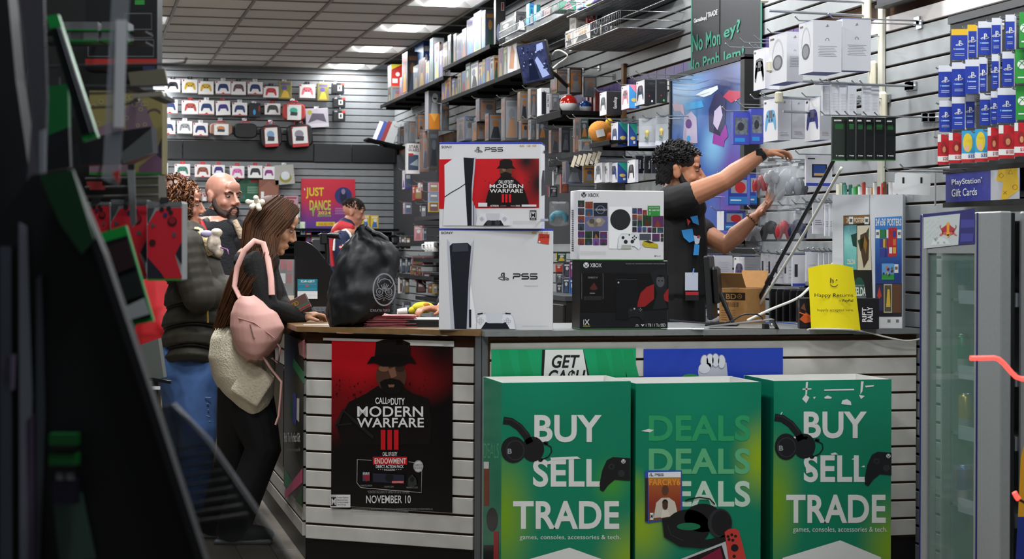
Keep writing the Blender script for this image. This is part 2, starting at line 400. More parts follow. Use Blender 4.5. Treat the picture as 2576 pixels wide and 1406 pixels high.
cb3=cab('counter_cabinet','long side of the counter facing the queue aisle',Vector((.923,12.6,0)),CL+Vector((0,.05,0)),.10,ZT-.03,PITCH,ZT-.072,M_BOARD)
# corner trims
for p,l in((Vector((1.578,7.195,0)),'grey metal corner post between the angled and straight counter fronts'),):
    t=thing('corner_post',l,'post',p,math.radians(-18))
    for k in(-1,1): part('post_strip',t,lambda b:b.box((k*.0135,0,(ZT-.02)/2),(.025,.03,ZT-.022),M_TRIM,bev=.002))
# worn raw wood strip and white tape under the brown top
t=tag(MB().build('dummy') if False else thing('tape_strip','torn white tape strip under the brown counter edge','tape',CL+(CM-CL)*.05+Vector((0,0,ZT-.052)),math.atan2((CM-CL).y,(CM-CL).x)))
part('tape',t,lambda b:(b.box((.30,-.004,0),(.50,.004,.010),M_WHITE),b.box((.52,-.006,-.006),(.26,.004,.022),mat('#d9d8d2',.5))))
# worktops
def slab(name,label,pts,m,z=ZT,th=.022):
    b=MB(); n=len(pts); vs=[(x,y,z-th) for x,y in pts]+[(x,y,z) for x,y in pts]
    b.add(vs,[tuple(range(n))[::-1],tuple(range(n,2*n))]+[(i,(i+1)%n,n+(i+1)%n,n+i) for i in range(n)],m)
    return tag(b.build(name),label,'worktop')
M_TOPB=mat('#7b5f3d',.38,noise=.18,scale=18); M_TOPG=mat('#777a79',.35,noise=.1,scale=40)
slab('worktop','brown laminate counter top along the angled front and the aisle',[(.885,12.6),(.885,7.665),(1.555,7.175),(1.572,7.175),(1.572,7.80),(1.50,8.4),(1.50,12.6)],M_TOPB)
slab('worktop','grey laminate counter top under the console boxes and the yellow sign',[(1.5735,7.86),(1.5735,7.12),(3.455,7.12),(3.455,7.86)],M_TOPG)
# ================================================================== GREEN BINS
M_CARDW=mat('#dcdcd8',.6); M_INKW=mat('#d9dcd9',.45); M_INKB=mat('#101012',.45)
M_PHONE=mat('#17181b',.4); M_PHONE2=mat('#2c2e33',.35)
def bin_body(t,w,d,h,blobs,sideblobs):
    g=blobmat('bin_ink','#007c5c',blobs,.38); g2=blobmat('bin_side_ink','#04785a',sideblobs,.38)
    th=.006
    part('front_panel',t,lambda b:b.box((w/2,th/2,h/2),(w,th,h),g))
    part('back_panel',t,lambda b:b.box((w/2,d-th/2,h/2),(w,th,h),M_CARDW))
    for x in(th/2,w-th/2): part('side_panel',t,lambda b:b.box((x,d/2,h/2),(th,d-2*th,h-.001),g2))
    part('inner_lining',t,lambda b:(b.box((th+.002,d/2,h/2),(.003,d-2*th,h),M_CARDW),b.box((w-th-.002,d/2,h/2),(.003,d-2*th,h),M_CARDW),b.box((w/2,th+.002,h/2),(w-2*th,.003,h),M_CARDW)))
    part('tray',t,lambda b:b.box((w/2,d/2,h*.72),(w-2*th-.004,d-2*th-.004,.01),M_CARDW))
def headset_art(b,dx=0,dy=0,cut=None):
    P=lambda pts:[(x+dx,y+dy) for x,y in pts]
    b.line(P([(156,556),(200,562),(250,596),(290,645),(312,690)]),44,M_PHONE,3)
    b.line(P([(160,548),(205,552),(260,588),(300,640)]),8,M_PHONE2,4)
    b.disc(330+dx,725+dy,66,M_PHONE,3,74); b.disc(215+dx,728+dy,74,M_PHONE,4,78) if cut is None else b.disc(222+dx,728+dy,66,M_PHONE,4,78)
    b.hoop(225+dx,732+dy,52,8,M_PHONE2,5,56); b.text('B',180+dx,752+dy,205+dx,722+dy,mat('#8d9095'),6,.03)
    b.line(P([(396,688),(436,712),(440,740),(420,770),(380,788)]),7,M_PHONE,4); b.disc(405+dx,690+dy,15,M_PHONE,4,11); b.disc(374+dx,788+dy,14,M_PHONE,4,12)
def pad_half(b,dx=0,dy=0,X=902):
    b.poly([(x+dx,y+dy) for x,y in [(X,778),(800,772),(765,790),(738,850),(722,930),(726,968),(745,975),(775,935),(812,905),(X,912)]],M_PHONE,3)
    b.disc(792+dx,828+dy,18,M_PHONE2,4); b.disc(850+dx,868+dy,20,M_PHONE2,4); b.disc(792+dx,828+dy,10,M_PHONE,5)
    xb_logo(b,862+dx,797+dy,26,mat('#c8cbd0'),M_PHONE,5)
def bst(b,rows,small):
    for s,(x0,y0,x1,y1) in rows: b.text(s,x0,y1,x1,y0,M_INKW,2,.035)
    x0,y0,x1,y1=small; b.text('games, consoles, accessories & tech.',x0,y1,x1,y0,M_INKW,2,.0)
ZB=(1200,820,2.342)
YF=6.78
def place_bin(label,xl,xr,ytop,rz=0,yf=YF,dep=.335):
    a=PY(xl,ytop,yf); c=PY(xr,ytop,yf); w=(c-a).length
    t=thing('dump_bin',label,'display bin',(a.x,a.y,0),rz,'green cardboard dump bins'); return t,w,a.z,dep
t,w,h,d=place_bin('leftmost green BUY SELL TRADE bin, beside the grey corner post',1263,1587,963)
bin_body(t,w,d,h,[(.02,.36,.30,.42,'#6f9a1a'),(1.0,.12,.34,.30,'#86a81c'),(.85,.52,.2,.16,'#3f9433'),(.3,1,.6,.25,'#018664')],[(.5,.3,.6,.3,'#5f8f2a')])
pprint('lettering',t,(0,0,0),(0,-1,0),lambda b:bst(b,[('BUY',(338,524,735,685)),('SELL',(330,782,738,948)),('TRADE',(213,1030,838,1195))],(252,1230,846,1264)),ZB)
pprint('headset_print',t,(0,0,0),(0,-1,0),lambda b:headset_art(b),ZB)
pprint('controller_print',t,(0,0,0),(0,-1,0),lambda b:pad_half(b),ZB)
pprint('arrow_print',t,(0,0,0),(0,-1,0),lambda b:b.poly([(545,1305),(750,1378),(750,1560),(290,1560),(290,1378)],M_INKW,2),ZB)
pprint('scuff',t,(0,0,0),(0,-1,0),lambda b:(b.poly([(430,775),(590,768),(612,782),(440,790)],M_INKW,3),b.poly([(405,800),(435,792),(440,812),(412,815)],M_INKW,3)),ZB)
def bside(b):
    b.text('DEALS',40,780,130,690,mat('#3f9c70'),1); b.rect(42,1060,72,800,mat('#7d3520'),1); b.rect(42,840,72,800,M_INKW,2); b.disc(90,1140,34,M_PHONE,1,70); b.rect(100,1372,128,1210,mat('#a1262b'),2); b.rect(40,1372,98,1290,M_PHONE,1)
pprint('side_print',t,(0,0,0),(-1,0,0),bside,ZB)
# middle bin
t,w,h,d=place_bin('middle green DEALS bin with a game case printed on it',1600,1915,965)
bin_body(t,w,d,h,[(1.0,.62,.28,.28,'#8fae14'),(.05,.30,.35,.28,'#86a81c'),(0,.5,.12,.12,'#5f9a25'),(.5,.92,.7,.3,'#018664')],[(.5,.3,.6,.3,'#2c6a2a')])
def deals(b):
    for y,c in((525,'#2b9a63'),(720,'#5cae7c'),(912,'#bdd6c4')): b.text('DEALS',1012,y+153,1610,y,mat(c,.45),2,.035)
pprint('lettering',t,(0,0,0),(0,-1,0),deals,ZB)
def fcase(b):
    blue=mat('#2e4fb0',.35)
    b.poly([(988,856),(1004,850),(1206,850),(1211,1130),(1010,1160),(992,1155)],blue,5); b.poly([(1008,862),(1200,858),(1200,890),(1008,892)],mat('#e4e6ea'),6)
    ps_logo(b,1026,875,-22,M_INKB,7); ps5_word(b,1046,882,1098,870,M_INKB,3,7)
    b.poly([(1008,892),(1200,890),(1200,1128),(1012,1150)],gradmat('cover_ink',[(0,'#6a4a2a'),(.35,'#8c2f20'),(.7,'#a0552a'),(1,'#c69a45')],'Z'),6)
    b.text('FARCRY6',1014,938,1196,900,mat('#e8922a'),7,.03); b.rect(990,1150,1006,895,mat('#2a2420'),6)
    b.poly([(1040,1130),(1055,1040),(1085,1012),(1130,1010),(1165,1035),(1185,1118)],mat('#c9c0b4'),7)
    b.disc(1108,966,20,mat('#5a3a28'),8,30); b.poly([(1082,1130),(1088,1085),(1105,1075),(1125,1085),(1134,1122)],mat('#d6cec2'),9); b.disc(1107,1056,16,mat('#4a3022'),10,26); b.disc(1107,1040,17,mat('#15100c'),9,20)
    b.rect(1018,1140,1038,1100,mat('#e4e6ea'),8); b.text('M',1022,1132,1034,1108,M_INKB,9,.03)
pprint('game_case_print',t,(0,0,0),(0,-1,0),fcase,ZB)
def hphones(b):
    b.disc(1330,1130,110,M_PHONE,9,84,28); b.disc(1240,1185,132,M_PHONE,9,105,28); b.disc(1245,1180,70,mat('#0d6f49'),10,22); b.disc(1430,1160,72,M_PHONE2,10,86,24); b.disc(1438,1160,58,M_PHONE,11,74,24)
    b.line([(1110,1130),(1120,1230),(1200,1275),(1320,1285),(1440,1262),(1480,1230)],44,M_PHONE,10); b.line([(1400,1050),(1370,1018),(1310,1008),(1245,1020),(1225,1030)],8,M_PHONE,9)
    b.line([(1120,1170),(1140,1230),(1210,1262)],6,M_PHONE2,11)
pprint('headphones_print',t,(0,0,0),(0,-1,0),hphones,ZB)
def swp(b):
    red=mat('#c23a34',.4)
    b.poly([(1195,1372),(1462,1268),(1500,1420),(1300,1560),(1195,1560)],mat('#b9bcc0'),11); b.poly([(1230,1372),(1440,1290),(1478,1420),(1280,1560)],mat('#1a0d16'),12); b.poly([(1310,1372),(1430,1305),(1455,1400),(1300,1500)],mat('#7c1238'),13)
    b.poly([(1456,1212),(1480,1194),(1520,1192),(1540,1205),(1590,1400),(1600,1500),(1500,1520)],red,14); b.disc(1515,1305,22,M_PHONE,15); b.disc(1512,1355,10,M_PHONE,15)
    for x,y in((1498,1228),(1476,1238),(1520,1236),(1482,1256),(1504,1260)): b.disc(x,y,9,M_PHONE,15,n=10)
pprint('handheld_print',t,(0,0,0),(0,-1,0),swp,ZB)
pprint('scuff',t,(0,0,0),(0,-1,0),lambda b:b.poly([(968,618),(1010,606),(1042,612),(1020,626)],M_INKW,3),ZB)
# right bin
t,w,h,d=place_bin('rightmost green BUY SELL TRADE bin with torn white patches near its top',1947,2243,958)
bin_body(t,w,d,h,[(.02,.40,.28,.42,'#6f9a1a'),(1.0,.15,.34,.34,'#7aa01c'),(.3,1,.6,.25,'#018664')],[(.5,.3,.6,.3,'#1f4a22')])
pprint('lettering',t,(0,0,0),(0,-1,0),lambda b:bst(b,[('BUY',(1925,504,2297,662)),('SELL',(1925,760,2308,920)),('TRADE',(1822,993,2408,1160))],(1862,1182,2416,1222)),ZB)
pprint('headset_print',t,(0,0,0),(0,-1,0),lambda b:headset_art(b,1598,-18,1),ZB)
pprint('controller_print',t,(0,0,0),(0,-1,0),lambda b:pad_half(b,1561,-32,881),ZB)
pprint('arrow_print',t,(0,0,0),(0,-1,0),lambda b:b.poly([(2140,1262),(2380,1362),(2380,1560),(1800,1560),(1800,1366)],M_INKW,2),ZB)
def scuffs(b):
    for p in([(1938,330),(1950,330),(1944,405),(1934,405)],[(1918,368),(1970,366),(1970,374),(1918,376)],[(1915,430),(1935,402),(1958,420),(1940,455)],[(2045,374),(2220,370),(2222,378),(2045,382)],[(2262,326),(2278,326),(2270,385),(2258,402)],[(2285,352),(2340,348),(2335,356),(2292,362)],[(2045,420),(2066,408),(2090,420),(2085,428),(2050,428)],[(2146,460),(2152,438),(2180,430),(2202,445),(2205,466)],[(1980,418),(1996,416),(1986,432)],[(1785,524),(1795,506),(1800,508),(1790,526)],[(1845,660),(1880,648),(1950,652),(1945,668)],[(2082,752),(2110,744),(2128,756),(2090,760)],[(2205,785),(2225,775),(2230,790)],[(1936,830),(1962,826),(1968,860),(1940,868)],[(2262,830),(2282,820),(2284,832)],[(2250,405),(2285,412),(2262,430)]): b.poly(p,M_INKW,3)
pprint('torn_patches',t,(0,0,0),(0,-1,0),scuffs,ZB)
# ================================================================== SIGNS ON THE COUNTER FRONT
def flat_sign(name,label,cat,x0,x1,yt,zb,m,yplane,th=.003):
    a=PY(x0,yt,yplane); c=PY(x1,yt,yplane); w=c.x-a.x; h=a.z-zb
    t=thing(name,label,cat,(a.x,yplane,zb)); part('sheet',t,lambda b:b.box((w/2,th/2,h/2),(w,th,h),m)); return t
M_GRN=mat('#0a9a63',.4)
t=flat_sign('sign','green GET CASH sign on the counter behind the left bin','sign',1237,1600,879,.45,M_GRN,YCN-.006)
def gc(b):
    for x in(130,240,700,790,860): b.poly([(x,140),(x+55,140),(x+95,300),(x+20,300)],mat('#089258',.4),1)
    b.poly([(385,140),(626,138),(668,320),(378,320)],M_INKB,2); b.poly([(402,140),(624,138),(655,320),(392,320)],M_INKW,3)
    b.text('GET',440,247,606,170,M_INKB,4,.045,.25); b.text('CA$H',418,350,640,258,M_INKB,4,.045,.25)
    b.rect(380,480,680,352,M_GRN,5)
pprint('lettering',t,(0,0,0),(0,-1,0),gc,ZB)
t=flat_sign('sign','deep blue sign with a pale raised fist behind the middle bin','sign',1620,1970,878,.45,mat('#1f3fae',.38),YCN-.006)
def fist(b):
    g=mat('#b9bdc9',.5); s=mat('#d3d6de',.5); dk=mat('#8f94a6',.5)
    b.poly([(1302,260),(1330,225),(1470,215),(1478,300),(1470,340),(1330,340),(1306,300)],g,2)
    for x,y in((1340,212),(1372,205),(1405,204),(1440,212)): b.disc(x,y,25,dk,3,44); b.disc(x+1,y-2,21,s,4,38)
    b.disc(1338,250,34,s,5,30); b.disc(1362,236,18,dk,4,20); b.disc(1258,298,46,mat('#2f8d3a'),2,16)
pprint('fist_print',t,(0,0,0),(0,-1,0),fist,ZB)
# war poster on the angled front
d_=(CM-CL); AN=math.atan2(d_.y,d_.x); nx=Vector((math.sin(AN),-math.cos(AN),0))
base=CL+nx*.004
def onpl(px,py): r=ray(px,py); return O+r*((base-O).dot(nx)/r.dot(nx))
tl,br=onpl(835,856),onpl(1138,1290); bl=onpl(832,1277)
t=thing('poster','tall red and black soldier game poster on the angled counter front','poster',(tl.x,tl.y,br.z),AN)
pw=(Vector((br.x,br.y))-Vector((tl.x,tl.y))).length; ph=tl.z-br.z
ink=blobmat('poster_ink','#0b0809',[(.0,.95,.62,.55,'#c2121d'),(.35,.98,.42,.34,'#c8141f'),(.78,.86,.34,.26,'#8f0d16'),(0,.62,.32,.3,'#6a0a10'),(.9,1.0,.35,.4,'#150a0b')],.25)
part('sheet',t,lambda b:b.box((pw/2,.0,ph/2),(pw,.0015,ph),ink))
ZP=(700,780,2.246); pn=(0,-1,0); pp=(0,-.001,0)
def soldier(b):
    k=mat('#0f0a0a',.35); k2=mat('#191010',.35); sk=mat('#4a2f24',.4); lt=mat('#7a5440',.4)
    b.poly([(330,640),(400,520),(500,470),(560,430),(700,430),(760,470),(850,500),(870,640),(860,760),(360,760)],k,2)
    b.disc(640,370,86,sk,3,100,24); b.poly([(622,335),(660,320),(672,372),(640,386)],lt,4); b.disc(598,330,30,lt,4,18); b.disc(690,330,26,mat('#2c1a14'),4,18)
    b.poly([(575,408),(600,392),(640,384),(690,396),(712,420),(690,470),(640,480),(592,462)],k,5); b.poly([(622,420),(660,420),(655,436),(628,436)],lt,6)
    b.poly([(545,290),(555,180),(600,166),(700,166),(748,186),(752,290),(700,318),(590,318)],k2,6); b.poly([(503,304),(528,264),(600,250),(690,248),(757,262),(784,304),(740,296),(690,312),(640,316),(590,314),(545,298)],k,7)
    b.line([(330,660),(370,565),(430,620),(540,720)],18,mat('#1d1a1c',.35),8); b.line([(330,650),(420,640)],10,mat('#1d1a1c',.35),8)
    for i in range(46):
        x=random.uniform(330,860); y=random.uniform(390,500); r=random.uniform(1.5,5)
        if abs(x-640)>90: b.disc(x,y,r,k,4,r*random.uniform(1,2.2),6)
pprint('figure_print',t,pp,pn,soldier,ZP)
def ptext(b):
    w=mat('#dcdcdc',.35); r=mat('#c0161f',.35); g=mat('#8a8a8a',.4)
    b.text('CALL',552,530,622,493,w,9,.02); b.text('OF',622,524,638,502,w,9,.02); b.text('DUTY',640,535,718,496,w,9,.02)
    b.text('MODERN',450,602,822,543,w,9,.05); b.text('WARFARE',448,662,826,608,w,9,.05)
    for x in(583,620,657): b.rect(x,788,x+26,676,r,9)
    b.text('CALL OF DUTY',593,823,676,801,w,9,.02); b.rect(538,872,732,828,r,9); b.text('ENDOWMENT',548,867,726,836,w,10,.03); b.text('DIRECT ACTION PACK',555,892,712,874,w,9,.02); b.text('INCLUDED',602,906,664,896,w,9)
    for x in(570,582,594,672,684,696): b.disc(x,900,2.6,w,9,n=6)
    b.line([(530,848),(450,843),(448,975),(470,1002),(812,1030),(815,868),(740,856)],2.2,w,9)
    b.disc(795,882,28,mat('#c8c8c8'),10,34); b.hoop(795,882,25,1.5,M_INKB,11,31); b.text('GAMESTOP',774,880,816,868,M_INKB,11); b.text('EXCLUSIVE',774,897,816,884,M_INKB,11)
    b.rect(480,965,522,915,mat('#3a3f63'),10); b.text('FIRE',483,930,519,916,w,11,.02); b.poly([(480,930),(522,925),(520,960),(500,968)],mat('#8d2530'),11)
    b.poly([(538,920),(716,930),(716,978),(540,970)],mat('#232638'),10); b.disc(632,945,24,mat('#0d0e14'),11,22); b.rect(646,978,714,964,r,11); b.text('ENDOWMENT',648,976,712,966,w,12)
    b.poly([(735,990),(738,950),(760,928),(782,950),(788,985),(760,998)],mat('#2c322c'),10); b.disc(760,955,12,mat('#101410'),11,14)
    for s,x in(('ANIMATED EMBLEM',468),('CALLING CARD',603),('WEAPON STICKER',727)): b.text(s,x,996+(x-468)*.04,x+(54 if x==603 else 66),986+(x-468)*.04,g,10)
    b.text('*CONTENT EXCLUSIVE TO GAMESTOP UNTIL 12/31/2023.',508,1034,745,1018,g,9)
    b.text('NOVEMBER 10',500,1090,752,1046,w,9,.01)
    b.rect(298,1114,411,1042,w,9); b.rect(302,1106,332,1056,M_INKB,10); b.text('M',305,1100,329,1062,w,11,.04); b.text('MATURE 17+',302,1055,332,1046,M_INKB,10)
    for i,s in enumerate(('Intense Violence','Blood and Gore','Strong Language','Use of Drugs')): b.text(s,338,1062+i*14,338+(62,58,62,48)[i],1052+i*14,M_INKB,10)
    b.text('2023 ACTIVISION PUBLISHING, INC. ACTIVISION, CALL OF DUTY, MODERN WARFARE, CALL OF DUTY ENDOWMENT ARE TRADEMARKS OF ACTIVISION PUBLISHING, INC.',418,1130,878,1118,g,9)
    b.text('ALL OTHER TRADEMARKS AND TRADE NAMES ARE THE PROPERTY OF THEIR RESPECTIVE OWNERS.',418,1142,740,1132,g,9)
pprint('lettering',t,pp,pn,ptext,ZP)
# posters on the aisle side of the counter
XS=.923
def sposter(name,label,xa,xb_,ya,yb,m):
    a=PX(xa,ya,XS-.006); c=PX(xb_,ya,XS-.006); z1=PX(xb_,ya,XS-.006).z; z0=PX(xb_,yb,XS-.006).z
    t=thing(name,label,'poster',(XS-.006,a.y,z0),-math.pi/2); L=abs(a.y-c.y)
    part('sheet',t,lambda b:b.box((L/2,0,(z1-z0)/2),(L,.0015,z1-z0),m)); return t
t=sposter('poster','dark green gift poster on the aisle side of the counter, next to the corner',716,764,858,1279,mat('#16201c',.35))
def gift(b):
    b.poly([(610,0),(685,105),(685,190),(600,60)],mat('#1f7a4c'),2); b.text('PERFECT GIFT',608,40,680,120,M_INKW,3) if False else None
    b.poly([(640,-100),(688,-130),(688,10),(650,-30)],mat('#c9495a'),2)
    for i in range(6): b.line([(646+i*7,-95-i*6),(652+i*6,-20+i*3)],2.5,M_INKW,3)
    b.text('Pick The Perfect Gift',556,530,652,600,M_INKW,3,.02) if False else None
    b.poly([(585,300),(604,290),(600,430),(584,410)],mat('#1c6a3c'),2); b.poly([(604,245),(628,250),(626,470),(602,455)],mat('#3a3f8c'),2); b.poly([(632,280),(650,285),(648,450),(630,430)],mat('#d8d8d8'),2)
    b.poly([(548,930),(672,770),(672,870),(548,985)],mat('#c9567a'),2); b.poly([(546,770),(600,860),(600,900),(546,900)],mat('#1f7a4c'),1)
    b.poly([(620,1000),(668,900),(668,1040)],mat('#2f5c3a'),1)
pprint('print',t,(0,-.001,0),(0,-1,0),gift,(520,900,2.777))
def gift2(b):
    b.text('Pick The Perfect Gift',716,1112,756,1088,M_INKW,3,.02); b.text('for the gamer in your life',722,1138,756,1126,mat('#9aa09c'),3)
pprint('lettering',t,(0,-.001,0),(0,-1,0),gift2)
t=sposter('poster','narrow black poster on the aisle side of the counter behind the strap',684,714,920,1176,mat('#0e0f12',.3))
t=sposter('sign','small red and green triangular sign low on the aisle side of the counter',643,675,1150,1195,mat('#b5262c',.4))
pprint('green_stripe',t,(0,-.001,0),(0,-1,0),lambda b:b.poly([(385,690),(395,680),(430,780),(420,812)],mat('#1f7a4c'),2),(520,900,2.777))
# ================================================================== CONSOLE CARTONS ON THE COUNTER
ZK=(1080,330,2.653)
M_CW=mat('#d7d8db',.42); M_PSB=mat('#2b3aa8',.35); M_CB=mat('#15181a',.35,noise=.1); M_GOLD=mat('#c79a3a',.4); M_TXT=mat('#1a1a1c',.4); M_FAINT=mat('#a9a9ad',.4)
def carton(name,label,px0,px1,pyt,pyb,y,z,dep,rz,body,top=None,bot=None):
    """carton whose front lower edge spans px0..px1 at z; front left corner at depth plane y"""
    a=PY(px0,pyb,y); a.z=z; u=Vector((math.cos(rz),math.sin(rz),0))
    # width so that the right edge lands on px1
    r=ray(px1,pyb); det=u.x*(-r.y)+r.x*u.y; w=((-a.x)*(-r.y)+r.x*(-a.y))/det if False else None
    lo,hi=.05,1.2
    for _ in range(40):
        mid=(lo+hi)/2; q=a+u*mid; X=q.x*CT-q.y*ST; D=q.x*ST+q.y*CT
        if X/D*FPX+1288<px1: lo=mid
        else: hi=mid
    w=lo; D=a.x*ST+a.y*CT; h=(pyb-pyt)*D/FPX
    t=thing(name,label,'carton',a,rz)
    part('body',t,lambda b:b.box((w/2,dep/2,h/2),(w,dep,h),body,bev=.003))
    if top: part('top_flap',t,lambda b:(b.box((w/2,dep/2,h-.004),(w+.001,dep+.001,.0086),top,bev=.002)))
    if bot: part('bottom_edge',t,lambda b:(b.box((w/2,dep/2,.003),(w+.001,dep+.001,.006),bot,bev=.002)))
    return t,w,h
YC=7.17
t1,w1,h1=carton('console_carton','large white game console carton at the bottom of the left pair',1104,1391,574,829,YC+.07,ZT,.19,math.radians(-15),M_CW,M_PSB)
def low5(b):
    b.text('SONY',80,686,160,670,M_TXT,2,.01); ps_logo(b,498,968,-60,M_TXT,2); ps5_word(b,560,985,722,952,M_TXT,8)
    b.text('PlayStation 5',636,1040,726,1028,M_FAINT,2); b.text('4K',682,686,720,670,M_GOLD,2,.02); b.text('120',732,684,758,671,M_GOLD,2,.02); b.text('HDR',768,684,796,672,M_GOLD,2,.02)
    b.text('2020 Sony Interactive Entertainment. All rights reserved. Design and specifications subject to change.',622,1304,798,1297,M_FAINT,2)
pprint('lettering',t1,(0,-.0005,0),(0,-1,0),low5,ZK)
def con5(b):
    w=mat('#eceef2',.4); sh=mat('#b9bdca',.4); k=mat('#20232b',.3); k2=mat('#3a3e48',.35)
    b.poly([(120,720),(138,742),(140,800),(168,1320),(148,1320)],sh,2); b.poly([(136,766),(156,748),(256,744),(282,770),(252,1320),(170,1320)],k,3); b.poly([(156,748),(258,745),(262,800),(154,806)],k2,4)
    b.poly([(300,722),(282,752),(262,1000),(250,1320),(276,1320),(272,1080)],sh,4); b.poly([(300,722),(274,1000),(292,1120),(322,1320),(270,1320),(262,1000)],w,4); b.rect(266,1310,281,1190,k,5)
pprint('console_print',t1,(0,-.0005,0),(0,-1,0),con5,ZK)
def pad5(b):
    w=mat('#e6e8ee',.4); sh=mat('#c3c6d0',.4); k=mat('#20232b',.3)
    b.poly([(312,1320),(316,1245),(330,1218),(362,1212),(420,1214),(500,1212),(545,1216),(566,1245),(582,1320)],sh,6); b.poly([(318,1320),(322,1248),(345,1222),(545,1222),(562,1250),(575,1320)],w,7)
    b.poly([(345,1320),(378,1272),(400,1282),(490,1282),(510,1272),(538,1320)],k,8); b.poly([(378,1212),(492,1212),(484,1280),(388,1280)],mat('#d2d5de',.4),9)
    for dx,dy in((0,-14),(0,14),(-14,0),(14,0)): b.hoop(342+dx,1266+dy,8,2,mat('#9a9daa'),9,n=10); b.hoop(523+dx,1268+dy,8,2,mat('#9a9daa'),9,n=10)
    b.poly([(322,1216),(358,1210),(358,1220),(322,1224)],k,9); b.poly([(508,1210),(544,1214),(546,1222),(508,1220)],k,9)
pprint('controller_print',t1,(0,-.0005,0),(0,-1,0),pad5,ZK)
def stk(b):
    r=mat('#c8402f',.45); b.poly([(732,683),(804,688),(798,756),(724,744)],r,3); b.text('$449.98',738,716,802,700,mat('#7a1712'),4,.02); b.disc(736,738,7,M_CARDW,4,n=8)
    b.text('SAVE $50',742,698,796,690,mat('#7a1712'),4)
pprint('price_sticker',t1,(0,-.0005,0),(0,-1,0),stk,ZK,'red price sticker')
t2,w2,h2=carton('console_carton','white carton with red war game artwork on top of the left pair',1105,1361,352,569,YC+.07,ZT+h1,.17,math.radians(-19),M_CW,M_PSB)
inkr=blobmat('carton_ink','#c4131e',[(.99,.5,.34,.75,'#120608'),(.8,.95,.3,.4,'#120608'),(.52,.15,.55,.5,'#26070a'),(.55,.45,.22,.5,'#4a0a0e')],.35)
def art5(b): b.poly([(300,184),(733,182),(733,512),(312,514)],inkr,1)
pprint('artwork',t2,(0,-.0005,0),(0,-1,0),art5,ZK)
pprint('red_band',t2,(0,-.0005,0),(0,-1,0),lambda b:b.poly([(66,188),(300,184),(312,514),(66,518)],mat('#c4131e',.35),1),ZK)
def fig5(b):
    k=mat('#140b0b',.35); sk=mat('#5a3a2c',.4)
    b.poly([(370,500),(395,400),(440,340),(480,300),(545,300),(600,340),(640,400),(670,500)],k,3); b.disc(512,262,42,sk,4,50); b.poly([(474,285),(512,270),(550,285),(545,305),(512,318),(480,305)],k,5); b.disc(500,255,12,mat('#82604c'),5,14)
    b.poly([(470,240),(472,196),(500,186),(540,188),(556,200),(556,240)],k,5); b.poly([(450,250),(470,228),(512,220),(556,228),(577,250),(548,246),(512,253),(480,246)],k,6)
    for i in range(30): b.disc(random.uniform(370,690),random.uniform(290,420),random.uniform(1,4),k,3,n=6)
pprint('figure_print',t2,(0,-.0005,0),(0,-1,0),fig5,ZK)
def let5(b):
    w=mat('#e2e2e2',.35); r=mat('#cf1b24',.35)
    b.text('SONY',82,114,154,98,M_TXT,2,.01); ps_logo(b,330,122,-44,M_TXT,2); ps5_word(b,372,133,492,110,M_TXT,6)
    b.text('4K',600,104,638,91,M_GOLD,2,.02); b.text('120',652,104,676,90,M_GOLD,2,.02); b.text('HDR',688,103,716,90,M_GOLD,2,.02)
    b.text('CALL OF DUTY',464,350,564,328,w,8,.03); b.text('MODERN',404,380,628,354,w,8,.05); b.text('WARFARE',404,411,626,385,w,8,.05)
    for x in(485,508,532): b.rect(x,476,x+15,420,r,8)
    b.rect(328,504,388,478,M_CW,8); b.rect(618,504,716,490,M_CW,8); b.text('ACTIVISION',408,504,464,492,w,8,.02); b.text('infinity ward',545,504,570,494,w,8); b.text('SLEDGEHAMMER',474,503,514,494,mat('#777'+'777'),8); b.text('raven',578,504,606,493,w,8)
    b.rect(672,592,716,528,M_TXT,3); b.rect(676,578,712,542,M_CW,4); b.text('M',681,575,708,545,M_TXT,5,.05); b.text('MATURE 17+',676,540,712,532,M_CW,4); b.text('ESRB',680,590,708,582,M_CW,4)
    for i in range(3): b.text('2023 Sony Interactive Entertainment LLC. All rights reserved. Design subject to change',560,604+i*8,714,598+i*8,M_FAINT,2)
pprint('lettering',t2,(0,-.0005,0),(0,-1,0),let5,ZK)
def conS(b):
    w=mat('#d9dbe0',.4); sh=mat('#b4b7c2',.4); k=mat('#1c1e26',.3)
    b.poly([(102,225),(150,190),(230,150),(258,630),(92,630),(104,440)],w,4); b.line([(102,440),(150,408),(200,380),(244,350)],6,k,5)
    b.poly([(230,176),(290,180),(312,176),(286,420),(284,630),(256,630)],k,5); b.poly([(312,172),(290,420),(288,460),(312,520),(318,630),(284,630),(284,380),(300,180)],sh,6); b.line([(298,480),(298,628)],4,k,7)
pprint('console_print',t2,(0,-.0005,0),(0,-1,0),conS,ZK)
def padS(b):
    w=mat('#d9dbe0',.4); k=mat('#1c1e26',.3); b.poly([(312,630),(322,575),(345,550),(420,546),(500,548),(525,575),(542,630)],w,8); b.poly([(360,630),(388,595),(478,595),(500,630)],k,9); b.poly([(380,548),(474,548),(466,596),(390,596)],mat('#c4c6cc',.4),10)
    for x in(352,505): 
        for dx,dy in((0,-9),(0,9),(-9,0),(9,0)): b.hoop(x+dx,585+dy,6,1.8,mat('#9a9daa'),10,n=8)
    b.disc(400,612,18,mat('#2c2f38'),11); b.disc(456,612,18,mat('#2c2f38'),11)
pprint('controller_print',t2,(0,-.0005,0),(0,-1,0),padS,ZK)
def sideS(b):
    ps_logo(b,768,138,-22,M_TXT,2); ps5_word(b,776,146,792,132,M_TXT,2); b.poly([(750,330),(758,260),(768,262),(770,425),(750,430)],mat('#2a2c33'),2); b.rect(786,430,796,360,mat('#7a1c22'),2); b.rect(742,600,794,584,M_FAINT,1)
pprint('side_print',t2,(w2+.0005,0,0),(1,0,0),sideS,ZK)
